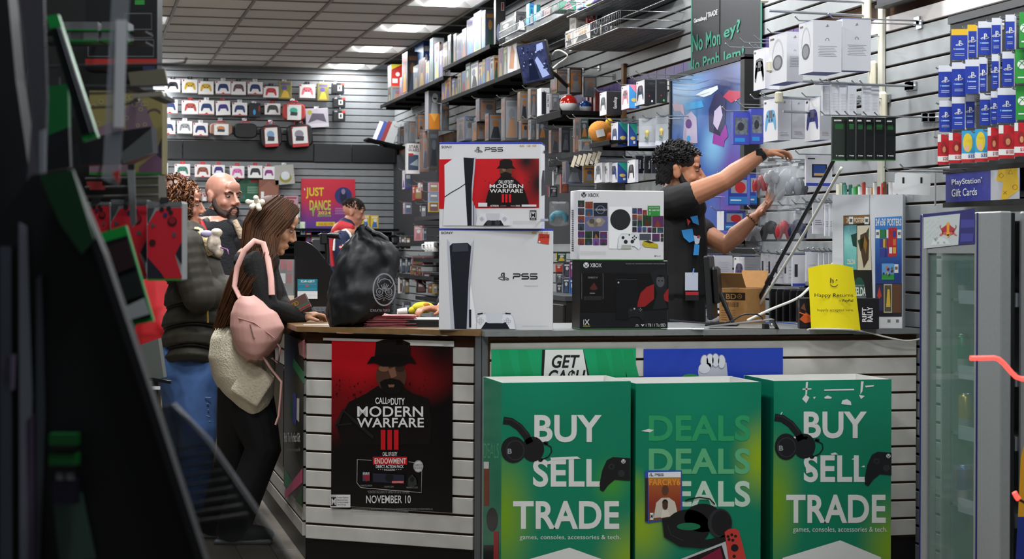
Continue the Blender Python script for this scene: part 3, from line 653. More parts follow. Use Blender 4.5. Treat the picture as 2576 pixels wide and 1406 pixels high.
# lower dark carton and upper white carton on the right
t3,w3,h3=carton('console_carton','black game console carton at the bottom of the right pair',1459,1681,654,829,YC,ZT,.135,math.radians(-1),M_CB,None,mat('#2f7d2c',.4))
def xlow(b):
    w=mat('#d6d8d8',.35); g=mat('#8a8c8c',.4)
    xb_logo(b,1047,894,38,w,M_CB,2); b.text('XBOX',1074,908,1150,882,w,2,.01); b.text('FOR DISPLAY ONLY - POUR DEMONSTRATION SEULEMENT - SOLO PARA EXHIBICION',1312,888,1572,881,g,2)
    b.text('1 TB / 1 To SSD',1446,1304,1576,1284,w,2); b.poly([(1412,1288),(1420,1288),(1424,1296),(1428,1288),(1436,1288),(1424,1304)],w,2); b.text('4K',1378,1294,1396,1287,w,2); b.text('120FPS',1374,1303,1400,1297,w,2)
    b.text('X',1036,1292,1070,1256,w,2,.01); b.rect(1027,1302,1074,1298,mat('#c9c32a'),2); b.line([(1031,1258),(1031,1292)],4,w,2); b.text('DIABLO IV',1060,982,1124,970,mat('#8d8a80'),5,.01); b.text('PHYSICAL STANDARD',1070,1084,1104,1078,w,5)
    for i in range(4): b.text('Full game download and account included, internet required',1032,1106+i*7,1150,1101+i*7,mat('#5d5f5f'),5)
pprint('lettering',t3,(0,-.0005,0),(0,-1,0),xlow,ZK)
def xart(b):
    b.poly([(1008,948),(1020,946),(1440,950),(1596,960),(1596,1190),(1240,1210),(1008,1210)],mat('#0c0a0b',.35),1); b.poly([(1392,1140),(1410,1080),(1450,1040),(1500,1020),(1500,1120),(1440,1170),(1388,1176)],mat('#8d1a1e',.4),2); b.poly([(1560,1080),(1596,1050),(1596,1140),(1570,1130)],mat('#8d1a1e',.4),2)
    b.poly([(1470,940),(1545,915),(1590,945),(1585,1060),(1560,1100),(1590,1180),(1490,1190),(1520,1080),(1495,1010)],mat('#17191c',.4),3); b.disc(1542,1000,28,mat('#4a4d52',.4),4,42); b.disc(1532,998,6,M_INKB,5,4); b.disc(1554,998,6,M_INKB,5,4); b.poly([(1515,970),(1540,955),(1572,970),(1560,962),(1545,975),(1525,962)],mat('#0a0a0b'),6)
    b.poly([(1246,990),(1384,988),(1386,1180),(1330,1190),(1330,1262),(1246,1256)],mat('#121417',.3),3); b.poly([(1246,990),(1384,988),(1384,992),(1246,994)],mat('#3a3d40',.3),4); xb_logo(b,1262,1010,12,mat('#d0d2d2'),M_CB,5)
    b.line([(1018,948),(1018,1120)],2,mat('#77777a'),3); b.line([(1160,948),(1160,1120)],2,mat('#77777a'),3); b.poly([(1070,1050),(1100,1010),(1125,1050),(1110,1060),(1085,1060)],mat('#4d1518'),3)
    b.poly([(1322,1190),(1345,1172),(1400,1172),(1425,1190),(1438,1250),(1420,1266),(1400,1240),(1350,1236),(1330,1250)],mat('#1d2023',.3),6); xb_logo(b,1368,1185,12,mat('#d0d2d2'),M_CB,7)
    for p in((1408,1182),(1416,1190),(1400,1190),(1408,1198)): b.disc(*p,4,mat('#6a6d70'),7,n=8)
    b.disc(1345,1195,8,mat('#2c2f33'),7,n=10)
pprint('artwork',t3,(0,-.0005,0),(0,-1,0),xart,ZK)
t4,w4,h4=carton('console_carton','white game console carton with a round black vent on top of the right pair',1457,1670,477,654,YC,ZT+h3,.15,math.radians(-1),M_CW,None,mat('#3f8f38',.4))
def xup(b):
    k=mat('#33363a',.4)
    xb_logo(b,1032,424,34,k,M_CW,2); b.text('XBOX',1058,438,1132,414,k,2,.005); b.text('Microsoft',1514,836,1544,828,k,2); b.rect(1504,836,1511,829,k,2)
    for i in range(4): b.text('Console and games sold separately. Internet connection required for all features',1008,806+i*7,1180,801+i*7,M_FAINT,2)
pprint('lettering',t4,(0,-.0005,0),(0,-1,0),xup,ZK)
def xtiles(b):
    R=random.Random(4); cols=['#3a3f78','#7a3a22','#274a6a','#1e3a24','#5a2a5a','#8a5a2a','#33404a','#5b1f1c','#20242c','#2a5a7a','#6a4a8a','#7a2a2a']
    for (x,y,w,h) in [(992,462,44,44),(1042,470,50,46),(992,514,44,44),(1042,520,50,44),(992,566,44,44),(992,616,44,46),(992,668,44,42),(1040,668,48,44),(1092,668,44,46),(1140,670,48,46),(992,716,44,42),(1040,716,48,42),(1092,718,44,42),(1140,720,48,40),(1356,514,30,36),(1390,514,30,40),(1424,526,28,36),(1356,556,30,36),(1390,560,30,34),(1356,596,30,36),(1390,596,30,40),(1424,562,60,70),(1488,566,76,74),(1356,640,28,32),(1390,640,28,34),(1422,640,28,34),(1456,642,28,34),(1488,644,28,34),(1522,644,40,34),(1488,684,50,50),(1545,684,18,24),(1545,712,18,24)]:
        b.rect(x,y+h,x+w,y,mat(R.choice(cols),.4),2); b.poly([(x+w*.2,y+h),(x+w*.45,y+h*.3),(x+w*.8,y+h)],mat(R.choice(cols),.4),3)
    b.rect(1096,566,1190,478,mat('#1d2230',.4),2); b.hoop(1143,524,26,3,mat('#8f97a8'),3); b.text('STARFIELD',1104,530,1184,518,mat('#c9ced8'),4)
    b.rect(1040,665,1192,568,mat('#5f618a',.4),2); b.poly([(1046,610),(1080,580),(1150,575),(1176,600),(1150,635),(1070,640)],mat('#8a8076',.4),3); b.disc(1085,600,18,mat('#4a4640'),4); b.disc(1130,595,16,mat('#b0a590'),4); b.disc(1110,620,14,mat('#6a6258'),5)
    b.rect(1458,566,1540,498,mat('#2f8a3a',.4),3); b.text('GAME PASS',1484,533,1536,522,M_CW,4,.01); b.text('INCLUDES 3 MONTHS',1466,514,1532,506,M_CW,4); b.text('3',1466,556,1476,542,M_CW,4); xb_logo(b,1472,527,13,M_CW,mat('#2f8a3a',.4),4)
pprint('game_tiles_print',t4,(0,-.0005,0),(0,-1,0),xtiles,ZK)
def xcon(b):
    b.rect(1198,784,1352,504,mat('#e9eaec',.4),3); b.disc(1275,590,68,mat('#17191b',.6),4,70,32)
    b.poly([(1256,780),(1262,712),(1282,684),(1310,682),(1360,682),(1384,690),(1404,730),(1412,772),(1396,790),(1370,768),(1290,768),(1268,788)],mat('#dfe1e4',.4),6); b.line([(1256,780),(1262,712),(1282,684),(1384,688),(1404,730),(1412,772)],2.5,mat('#a9acb2'),7)
    for x,y,r in((1292,710,10),(1310,738,13),(1354,736,12)): b.disc(x,y,r,mat('#1a1c20'),8)
    for x,y in((1368,700),(1380,710),(1357,710),(1368,722)): b.disc(x,y,6,mat('#2c3036'),8,n=10)
    b.disc(1334,692,5,mat('#2c3036'),8,n=10); b.rect(1282,784,1346,758,mat('#aab2a6'),7)
    b.poly([(1420,755),(1430,730),(1470,735),(1525,755),(1528,780),(1440,772)],mat('#b7a51f',.4),6); b.poly([(1432,735),(1460,728),(1500,745),(1470,748)],mat('#2a2a20'),7); b.rect(1404,726,1480,684,mat('#454a55',.4),2)
pprint('console_print',t4,(0,-.0005,0),(0,-1,0),xcon,ZK)
pprint('side_print',t4,(-.0005,0,0),(-1,0,0),lambda b:[b.rect(952,800-i*14,964,792-i*14,mat('#5a5c60'),2) for i in range(20)],ZK)
# ================================================================== FRIDGE
FX,FY0,FY1,FH=2.85,5.30,5.87,1.445
fr=thing('drinks_fridge','tall grey drinks fridge with a glass door at the right edge','fridge',(FX,FY1,0),-math.pi/2)   # local x -> -y, front -> -x
FW=FY1-FY0; FDp=XW-FX-.03
M_FG=mat('#8d9192',.4,noise=.05,scale=80); M_FB=mat('#1d1f6e',.3); M_FIN=mat('#b4babb',.5)
def fr_shell(b):
    b.box((FW-.012,.05+FDp/2,FH/2),(.024,FDp-.05,FH),M_FG,bev=.006); b.box((.012,.05+FDp/2,FH/2),(.024,FDp-.05,FH),M_FG,bev=.006)
    b.box((FW/2,FDp-.012,FH/2),(FW-.05,.024,FH-.02),M_FIN); b.box((FW/2,.05+FDp/2,FH-.015),(FW-.05,FDp-.06,.03),M_FG); b.box((FW/2,.05+FDp/2,.06),(FW-.05,FDp-.06,.12),M_FG)
part('cabinet',fr,fr_shell)
part('door_gasket',fr,lambda b:b.box((FW/2,.045,FH/2),(FW-.01,.012,FH-.01),M_BLACK) if False else [b.box((x,.044,FH/2),(.02,.012,FH-.01),M_BLACK) for x in(.012,FW-.012)])
hz=FH-.135
def fr_door(b):
    for x,w in((.025,.05),(FW-.09,.18)): b.box((x,.019,FH/2),(w,.038,FH),M_FG,bev=.004)
    b.box(((FW-.18)/2+.025,.019,FH-.0675),(FW-.18-.05,.034,.135),M_FG); b.box(((FW-.18)/2+.025,.019,.06),(FW-.18-.05,.036,.12),M_FG)
part('door_frame',fr,fr_door)
DW=FW-.13
M_GLS=mat('#86a89c',.04,alpha=.24,spec=1,name='fridge_glass')
part('glass_pane',fr,lambda b:b.box((.05+(FW-.23)/2,.012,(FH-.135+.12)/2),(FW-.232,.005,FH-.135-.12),M_GLS))
part('pane_edge',fr,lambda b:[b.box((x,-.001,FH/2),(.007,.003,FH-.005),M_FB) for x in(.004,FW-.155)])
def hdr(b):
    b.poly([(152,140),(625,92),(790,66),(790,500),(600,512),(160,560)],M_FB,1); b.poly([(165,178),(612,132),(590,512),(165,560)],mat('#c3cccc',.4),2)
    for x in range(170,350,62):
        for y in range(190,400,64): b.hoop(x+28,y+30,26,4,mat('#d9e0e0'),3,n=4)
    r=mat('#b01a24',.4); p=mat('#cf5a58',.4); o=mat('#e6a01c',.4)
    b.disc(468,320,30,o,4,85); b.poly([(440,390),(500,380),(468,430)],o,4)
    for k in(-1,1):
        b.poly([(468+k*18,270),(468+k*88,320),(468+k*70,352),(468+k*16,356)],r,5); b.poly([(468+k*20,356),(468+k*80,340),(468+k*60,385),(468+k*30,395)],p,5); b.poly([(468+k*60,350),(468+k*108,398),(468+k*92,405),(468+k*58,380)],p,5); b.line([(468+k*84,318),(468+k*98,300),(468+k*95,270)],8,r,5)
    b.poly([(256,516),(300,430),(400,420),(470,460),(500,505)],mat('#d6dddd',.4),3)
    for q in((305,440),(330,432),(318,455),(345,488),(420,484)): b.disc(*q,14,mat('#a3adad'),4,n=10)
    b.poly([(620,205),(790,205),(790,300),(620,310)],mat('#3a3c96',.3),2); b.poly([(620,375),(780,372),(770,470),(615,480)],mat('#3a3c96',.3),2)
pprint('header_print',fr,(0,-.0005,0),(0,-1,0),hdr,(2290,510,4.85))
pprint('side_stripe',fr,(FW+.0005,0,0),(1,0,0),lambda b:(b.poly([(2568,1150),(2620,950),(2760,950),(2760,1300),(2561,1300)],mat('#e0a020',.4),1),b.poly([(2561,1300),(2760,1300),(2760,1500),(2550,1500)],mat('#23358a',.4),1)))
part('upright_rail',fr,lambda b:[b.box((.20,FDp-.03,.2+i*.02),(.012,.006,.009),M_BLACK) for i in range(50)])
part('inner_panel',fr,lambda b:b.box((.04,.05+FDp/2,.7),(.02,FDp-.1,1.1),mat('#6d7476',.5)))
zs=[PX(2410,747,FX+.2).z-.004,PX(2410,930,FX+.2).z,PX(2410,1075,FX+.2).z,PX(2410,1250,FX+.2).z]
zs=[z for z in zs if z>.15]
for z in zs: part('shelf',fr,lambda b:(b.box((FW/2,.08+.22,z),(FW-.06,.40,.010),M_MET),b.box((FW/2+.06,.075,z+.012),(FW-.18,.012,.045),mat('#a9b4bd',.2,alpha=.55))))
def can(label,px,py,z,x,c1,c2,grp='cans in the drinks fridge'):
    p=PX(px,py,x); t=thing('drink_can',label,'can',(x,p.y,z+.005),-math.pi/2,grp)
    part('body',t,lambda b:(b.lathe([(.022,0),(.026,.004),(.0265,.012),(.0265,.045)],mat(c2,.25,metal=.6),n=18),b.lathe([(.0265,.045),(.0265,.118),(.021,.127)],mat(c1,.25,metal=.5),n=18)))
    part('lid',t,lambda b:b.lathe([(.021,.127),(.0215,.131),(.019,.131),(.018,.128)],M_CHROME,n=18)); return t
can('blue and silver drink can on the top fridge shelf',2421,740,zs[0],FX+.14,'#1565a8','#c9ccd0')
if len(zs)>1: can('green drink can on the second fridge shelf from the top',2421,930,zs[1],FX+.14,'#1f7a55','#c9ccd0')
if len(zs)>2: can('yellow and silver drink can on the third fridge shelf from the top',2430,1075,zs[2],FX+.14,'#c9b24a','#c9ccd0')
if len(zs)>3: can('blue drink can on the lowest visible fridge shelf',2426,1250,zs[3],FX+.14,'#2a55a0','#b0b4ba')
# red neon reflection, built as an added glowing tube in front of the fridge
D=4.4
t=thing('neon_reflection','red neon reflection over the grey fridge side, modelled as a glowing tube','reflection',PD(2700,955,D))
M_NEON_REFL=mat('#ff4a42',.4,emit=2.2,name='neon_reflection_red')
def neon(b):  # red reflection, traced as a glowing tube
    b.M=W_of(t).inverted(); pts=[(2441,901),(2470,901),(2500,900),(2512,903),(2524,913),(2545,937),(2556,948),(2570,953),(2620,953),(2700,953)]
    b.tube([PD(x,y,D) for x,y in pts],.0058,M_NEON_REFL,10)
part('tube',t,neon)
def neon_refl2(b): b.M=W_of(t).inverted(); b.tube([PD(x,y,D) for x,y in((2552,1238),(2558,1250),(2563,1256))],.006,M_NEON_REFL,8)
part('reflection_spot',t,neon_refl2)  # second spot of the red reflection, built as a glowing stub
def added_stand(b): b.M=W_of(t).inverted(); b.tube([PD(2700,953,D),PD(2700,1600,D)],.012,M_DARK,8); b.tube([PD(2563,1256,D),PD(2700,1330,D)],.004,M_DARK,6)
part('stand',t,added_stand)  # made-up stand holding the added reflection tube
# ================================================================== THINGS ON THE COUNTER, RIGHT
def base_t(name,label,cat,px,py,z=ZT,rz=-TH,group=None): p=PZ(px,py,z); return thing(name,label,cat,p,rz,group)
def inw(t,fn,name,label=None):
    def g(b): b.M=W_of(t).inverted(); fn(b)
    return part(name,t,g,label)
# yellow returns sign, bent card
t=base_t('counter_sign','bright yellow curved returns sign on the counter','sign',2100,829)
Ds=(t.location.x*ST+t.location.y*CT)
M_YEL=mat('#f2e018',.42)
def ysheet(b):
    n=14; L=[];R=[]
    for i in range(n+1):
        f=i/n; dd=Ds+.05*(2*f-1)**2-.02; xt=2033+f*113; xb=2041+f*124; yt=675-10*math.sin(math.pi*f)-2*f; yb=827+3*f
        L.append(PD(xt,yt,dd)); R.append(PD(xb,yb,dd))
    b.ring([L,R],M_YEL,False,False); off=Vector((ST,CT,0))*.002
    b.ring([[p+off for p in R],[p+off for p in L]],M_YEL,False,False)
inw(t,ysheet,'card')
ZY=(1960,400,2.93)
pl=tuple(W_of(t).inverted()@PD(2100,750,Ds-.024))
def ytext(b):
    k=mat('#1c1c1c',.45)
    b.text('h',378,912,402,876,k,1,.005); b.disc(425,891,5,k,1,n=10); b.hoop(406,912,30,5,k,1,28,14,25,155)
    b.text('Happy Returns',262,1024,546,990,k,1,.006); b.text('by',444,1054,460,1036,k,1); b.text('PayPal',468,1058,546,1034,k,1,.03); b.text('happily accepted here.',282,1128,550,1102,k,1)
pprint('lettering',t,pl,(0,-1,0),ytext,ZY)
# dark game set carton behind the yellow sign
t=base_t('game_carton','black and orange racing game carton behind the yellow sign','carton',2012,827)
Wp=lambda px,py:W_of(t).inverted()@PD(px,py,t.location.x*ST+t.location.y*CT)
w_=(Wp(2212,824)-Wp(2012,824)).length; h_=(Wp(2012,746)-Wp(2012,824)).length
part('body',t,lambda b:b.box((w_/2,0.03,h_/2),(w_,.06,h_),mat('#16141a',.35),bev=.003))
fy=(0,-.0005,0)
pprint('print',t,fy,(0,-1,0),lambda b:(b.poly([(150,1180),(200,1130),(240,1160),(240,1200),(190,1210)],mat('#c2531c'),1),b.poly([(160,1100),(185,1060),(200,1120)],mat('#6a3a2a'),1),b.line([(150,1130),(200,1150),(245,1165)],8,mat('#e06a20'),2),b.text('RIFT',602,1205,640,1080,mat('#e6e6e6'),2,.03) if False else None),ZY)
def rift(b):
    w=mat('#e6e6e6')
    # words run upwards
    for s,x0,x1 in(('RIFT',612,645),('RALLY',650,690)):
        vs,fs,a=text_mesh(s,.03,0); L=105 if s=='RIFT' else 110
        b.add([b.uv(x0+(x1-x0)*(1-v),1200-L*u,2) for u,v in vs],fs,w)
pprint('lettering',t,fy,(0,-1,0),rift,ZY)
# poster tower: two front faces and one side, of white card
pb=PZ(2270,825,ZT)
t=thing('poster_tower','white card poster display tower at the wall end of the counter','display',(pb.x,pb.y,ZT),math.radians(-30))
L1=.295; hT=(826-490)*(pb.x*ST+pb.y*CT)/FPX
def tower(b):
    b.box((-L1/2,.08,hT/2),(L1,.16,hT),mat('#cfd3d9',.55))
part('body',t,tower)
part('seam',t,lambda b:b.box((-L1*.47,-.0005,hT/2),(.003,.002,hT),mat('#9a9da2')))
ZP4=(1960,400,2.93)
tf=(0,-.0015,0)
def zeld(b):
    b.poly([(474,418),(668,410),(684,820),(696,1140),(480,1140)],mat('#12161a',.4),1); b.poly([(474,422),(668,412),(672,470),(476,484)],mat('#7a5a30'),2); b.text('24x36 POSTERS',498,468,630,432,mat('#d8cdb8'),3,.02)
    b.poly([(478,490),(572,484),(574,815),(480,818)],gradmat('sheet_teal',[(0,'#0d5a5c'),(.4,'#2f9a98'),(.7,'#8fd0cc'),(1,'#0f4a6a')],'Z',noise=.2),2); b.poly([(530,560),(572,545),(572,650),(545,640)],mat('#0c3a30'),3); b.text('ZELDA',502,775,562,740,M_INKW,3,.02)
    b.poly([(576,492),(670,488),(682,818),(578,818)],mat('#cfc6ae'),2); b.poly([(600,560),(640,540),(665,600),(660,740),(625,805),(610,720),(596,640)],mat('#4a3422'),3); b.poly([(580,600),(620,580),(664,500),(660,600),(600,680)],mat('#2a4a34'),3); b.poly([(630,560),(650,620),(640,700),(622,640)],mat('#8a6a2a'),4)
    b.disc(590,975,46,mat('#0d4a40'),2,105); b.text('ZELDA',548,1008,640,945,M_INKW,3,.03); b.text('TEARS OF THE KINGDOM',560,1026,642,1012,mat('#a9b0b0'),3); b.text('THE LEGEND OF',556,938,628,926,mat('#a9b0b0'),3)
    for x in(515,630): b.rect(x,480,x+32,425,M_INKW,4); b.rect(x+6,465,x+26,440,mat('#555555'),5)
pprint('poster_sheet',t,tf,(0,-1,0),zeld,ZP4,'dark fantasy game poster sheet')
def bluep(b):
    b.poly([(708,432),(905,420),(905,1160),(710,1160)],gradmat('sheet_blue',[(0,'#1a2a5a'),(.5,'#1c3f86'),(1,'#3f86cf')],'Z'),1); b.text("24'x36' POSTERS",712,492,902,436,M_INKW,3,.03)
    R=random.Random(3); cs=['#a82a2a','#2a7a3a','#c9a43a','#d9d9d9','#3a3a8a','#7a2a5a','#c96a2a']
    for x in(742,768,782): 
        for y in(520,590,660): b.rect(x,y+62,x+24,y,mat(R.choice(cs)),2)
    b.poly([(806,508),(868,504),(868,716),(806,720)],mat('#b5262c'),2)
    for y in(530,590,650):
        for x in(812,840): b.rect(x,y+46,x+22,y,mat(R.choice(cs)),3)
    for x,y in((712,520),(872,520),(850,775)): b.rect(x,y+64,x+30,y,M_INKW,4); b.rect(x+5,y+40,x+25,y+18,mat('#666666'),5)
    b.rect(758,890,848,770,mat('#5f9ad0'),2); b.poly([(758,890),(758,850),(848,850),(848,890)],mat('#2f8d3a'),3); 
    for i in range(14): b.disc(R.uniform(766,842),R.uniform(800,860),8,mat(R.choice(cs)),4,11,8)
    b.rect(712,1160,905,918,mat('#1a1420'),2); b.rect(716,1120,765,925,mat('#2a2a4a'),3); b.poly([(722,1010),(740,940),(758,1010),(740,1030)],mat('#a8382a'),4); b.rect(772,1132,834,922,mat('#b9ad8a'),3); b.rect(778,1124,828,930,mat('#4a4a3a'),4); b.poly([(790,1090),(800,960),(815,960),(822,1090)],mat('#c9a43a'),5); b.rect(838,1132,900,922,mat('#5a3a24'),3)
pprint('poster_sheet',t,tf,(0,-1,0),bluep,ZP4,'blue POSTERS price sheet')
pprint('price_strip',t,tf,(0,-1,0),lambda b:(b.rect(745,1255,905,1165,mat('#dadada'),1),[b.rect(x,1205,x+22,1182,mat('#777777'),2) for x in(800,862)]),ZP4)
# rolled posters standing in the tower, each a roll
R=random.Random(5); Wt=W_of(t); Wti=Wt.inverted(); ztop=ZT+hT
cols=['#d9d6c2','#c9cdb8','#2f6a5a','#4a8a7a','#2f6a5a','#8fb0a4','#3f9a4a','#3f9a4a','#e2e2de','#b0443a','#e0e0dc','#e0e0dc','#b07a3a','#d9d9d5','#c0242c','#c0242c','#7a4a2a','#3a3f48','#dcdcd8','#e2e2de','#a84a2a','#dddddd']
for i,c in enumerate(cols):
    px=2130+i*9.3; f=min(1,(px-2122)/150); q=Wti@PZ(px,492,ztop)
    x=-L1+.012+(L1-.03)*i/(len(cols)-1); y=.03+R.uniform(0,.1)
    p=Wt@Vector((x,y,hT-.12)); hh=.12+R.uniform(.028,.055); r_=.0085
    tt=thing('rolled_poster',f'rolled poster in the white tower, {["cream","pale olive","dark teal","sea green","deep teal","grey green","green","bright green","white","brick red","off-white","pale","tan","light grey","red","scarlet","brown","charcoal","plain white","clean white","rust","silver white"][i]} sleeve, number {i+1} from the left','poster roll',p,0,'rolled posters in the tower')
    part('sleeve',tt,lambda b:b.tube([(0,0,0),(0,0,hh)],r_,mat(c,.45),10)); part('end_cap',tt,lambda b:b.tube([(0,0,hh),(0,0,hh+.003)],r_*.8,mat('#8a8a86'),10))
# box cut with slots: this tower has a top rim
# monitor seen edge-on
t=base_t('monitor','black computer monitor seen from its edge on the counter','monitor',1788,818,ZT,math.radians(-114))
mh=.155*1.06; 
part('screen_housing',t,lambda b:b.box((0,0,.165),(.30,.024,.275),M_DARK,R=rot('X',4),bev=.006)); part('back_bulge',t,lambda b:b.box((0,.024,.175),(.24,.03,.16),M_BLACK,R=rot('X',4),bev=.012)); part('display_panel',t,lambda b:b.box((0,-.013,.165),(.28,.002,.25),mat('#0d1116',.1),R=rot('X',4)))
part('stand',t,lambda b:(b.tube([(-.06,.04,.14),(-.03,.07,.07),(-.02,.10,.004)],.007,M_DARK,8),b.tube([(.06,.04,.14),(.04,.07,.07),(.03,.10,.004)],.007,M_DARK,8))); part('foot',t,lambda b:b.box((0,.05,.004),(.16,.14,.008),M_BLACK,bev=.003))
# open cardboard carton
t=base_t('cardboard_carton','open brown cardboard carton with black stamped panels behind the monitor','carton',1868,812,ZT,-TH+math.radians(-32))
M_KR=mat('#a87a45',.7,noise=.1,scale=40); M_KR2=mat('#8f6638',.75)
cw,cdp,ch=.13,.10,.155
def kbox(b):
    for s in(-1,1): b.box((s*cw/2,0,ch/2),(.004,cdp*2,ch),M_KR); b.box((0,s*cdp,ch/2),(cw,.004,ch),M_KR)
    b.box((0,0,.003),(cw,cdp*2,.004),M_KR)
part('body',t,kbox)
part('flap',t,lambda b:b.box((0,-cdp-.028,ch+.038),(cw,.003,.08),M_KR2,R=rot('X',36))); part('flap',t,lambda b:b.box((0,cdp+.02,ch+.04),(cw,.003,.085),M_KR,R=rot('X',-25))); part('flap',t,lambda b:b.box((-cw/2-.035,0,ch+.03),(.003,cdp*1.9,.085),M_KR2,R=rot('Y',-50)));
def bda(b):
    b.frame((-cw/2-.002,-cdp-.0022,0),(.98,0,0),(0,0,.95)); k=mat('#2a1c10'); b.rect(.005,.110,.13,.145,k,1); b.text('BD',.035,.115,.085,.139,M_KR,2,.01); b.hoop(.103,.128,.010,.002,M_KR,2); b.text('A',.098,.122,.108,.134,M_KR,2)
    for i in range(22): b.rect(.012+i*.004,.078,.012+i*.004+random.choice((.001,.002)),.100,k,1)
    for i in range(5): b.text('MODEL QTY CTN',.012,.058-i*.011,.08,.063-i*.011,k,1)
    b.frame((-cw/2-.002,cdp,0),(0,-1,0),(0,0,1)); b.rect(.10,.112,.20,.145,k,1); b.text('BDA',.13,.117,.18,.140,M_KR,2,.01); b.rect(.03,.05,.10,.09,M_KR2,1)
part('print',t,bda)
# white controller lying by the carton
def gamepad(name,label,px,py,z,rz,body,w=.155,grp=None):
    p=PZ(px,py,z); t=thing(name,label,'controller',(p.x,p.y,z),rz,grp); m=mat(body,.35)
    def f(b):
        b.ell((0,0,.026),(.062,.036,.022),m,18,8)
        for s in(-1,1): b.tube([(s*.035,-.005,.03),(s*.058,.004,.026),(s*.070,.045,.020),(s*.066,.075,.016)],[.022,.027,.021,.012],m,12)
    part('shell',t,f); part('touch_pad',t,lambda b:b.box((0,-.006,.046),(.052,.034,.006),mat('#e3e5ea',.35),bev=.002))
    for s in(-1,1): part('thumb_stick',t,lambda b:b.lathe([(.006,.04),(.006,.052),(.010,.053),(.010,.057)],M_DARK,(s*.028,.028,0),12)); part('shoulder_button',t,lambda b:b.box((s*.05,-.030,.036),(.035,.014,.012),M_DARK,bev=.003))
    return t
gamepad('game_controller','white game controller lying between monitor and carton',1835,811,ZT,-TH+.2,'#e9ebf0')
# papers and a metal tray at the counter edge
t=base_t('paper_sheets','loose white paper sheets beside the black carton','paper',1715,829,ZT)
for i,(x,a) in enumerate(((0,.1),(.03,-.12),(-.02,.02))): part('sheet',t,lambda b:b.box((x,.03,.001+i*.0012),(.13,.09,.001),mat('#d8dade',.6),R=rot('Z',math.degrees(a))))
t=base_t('metal_tray','grey metal tray with a turned-down black end on the counter','tray',1870,828,ZT)
part('plate',t,lambda b:b.box((-.005,.05,.024),(.27,.10,.003),mat('#8d9194',.3,metal=.6),R=rot('Y',-7))); part('end_lip',t,lambda b:b.box((.138,.05,.018),(.004,.10,.04),M_BLACK,R=rot('Y',-28)))
part('foot',t,lambda b:b.box((.10,.05,.010),(.02,.08,.020),M_BLACK)); part('clip',t,lambda b:b.ell((.118,.0,.018),(.008,.006,.008),M_CHROME,10,6))
# cables and slanted pole
def cable(name,label,pts,r,m,zs_=None):
    P=[Vector(p) for p in pts]; t=thing(name,label,'cable',P[0])
    Q=[]
    for i in range(len(P)-1):
        a=P[max(i-1,0)];b_=P[i];c=P[i+1];d=P[min(i+2,len(P)-1)]
        for k in range(6):
            u=k/6; Q.append(.5*((2*b_)+(-a+c)*u+(2*a-5*b_+4*c-d)*u*u+(-a+3*b_-3*c+d)*u**3))
    Q.append(P[-1]); inw(t,lambda b:b.tube(Q,r,m,8),'cord'); return t
M_CORDW=mat('#d3d2ca',.45); M_CORDB=mat('#16181d',.4)
a=PW(2098,402,.42); c=PZ(1882,803,ZT+.012)
tt=cable('slanted_pole','black slanted pole with a joint collar, from the hooks down to the counter',[a,c],.0085,M_CORDB)
inw(tt,lambda b:b.tube([a.lerp(c,.715),a.lerp(c,.76)],.013,M_BLACK,10),'collar')
cable('white_cord','thick white cord slanting beside the black pole down to the counter',[PW(2118,420,.55),PW(2112,432,.56).lerp(PZ(1900,800,ZT+.01),.05),PW(2112,432,.56).lerp(PZ(1900,800,ZT+.01),.5),PZ(1886,804,ZT+.01)],.006,M_CORDW)
cable('white_cord','white cord running low from the wall products to the counter tray',[PD(2118,640,8.05),PD(2035,725,7.95),PD(2002,752,7.9),PD(1940,778,7.86),PD(1880,806,7.82)],.0058,M_CORDW)
cable('white_cord','thin white cord hanging over the grey counter edge by the fridge',[PZ(2032,829,ZT+.004),PZ(2050,827,ZT+.004),PZ(2120,828,ZT+.004),PY(2175,834,7.105),PY(2230,848,7.10),PY(2280,857,7.10),PY(2318,852,7.09)],.0035,M_CORDW)
cable('loose_cable','black cord curling from the black carton past the monitor',[PZ(1683,805,ZT+.06),PZ(1760,812,ZT+.03),PD(1815,812,7.6),PD(1840,808,7.6),PD(1870,792,7.6),PD(1905,791,7.6),PD(1922,806,7.65)],.0035,M_CORDB)
cable('blue_cord','thin blue cord lying flat on the counter left of the racing carton',[PZ(1925,812,ZT+.004),PZ(1960,811,ZT+.004),PZ(2010,815,ZT+.004)],.0025,mat('#3f5fb0',.4))
# ================================================================== THINGS ON THE COUNTER, LEFT
t=base_t('tote_bag','black carrier bag printed with a grey owl face, on the counter','bag',915,822)
Db=t.location.x*ST+t.location.y*CT
M_BAG=mat('#131518',.55,noise=.15,scale=12,bump=.15)
rows=[(820,832,912,.06),(808,826,930,.075),(780,824,975,.09),(745,824,992,.095),(705,832,998,.09),(665,843,1003,.08),(635,860,1005,.07),(612,872,990,.055),(600,880,968,.045),(590,888,950,.035),(580,895,935,.026),(570,905,922,.014)]
def bagm(b):
    rs=[]; R=random.Random(2); n=30
    for k,(py,xl,xr,th) in enumerate(rows):
        ring=[]
        for j in range(n):
            a=2*math.pi*j/n; cx=(xl+xr)/2+(xr-xl)/2*math.copysign(abs(math.cos(a))**.7,math.cos(a)); dd=Db+th*math.sin(a)*1.0+ .02*math.sin(3*a+k*.55)*math.sin(a*2+k*.3)+R.uniform(-.008,.008)
            ring.append(PD(cx+R.uniform(-4,4)*(py<800),py+3*math.sin(a*4+k),dd))
        rs.append(ring)
    b.ring(rs,M_BAG)
bo=inw(t,bagm,'body'); md=bo.modifiers.new('sub','SUBSURF'); md.levels=2; md.render_levels=2; tx_=bpy.data.textures.new('crease','CLOUDS'); tx_.noise_scale=.07; md=bo.modifiers.new('crease','DISPLACE'); md.texture=tx_; md.strength=.035; md.mid_level=.5; md.texture_coords='LOCAL'
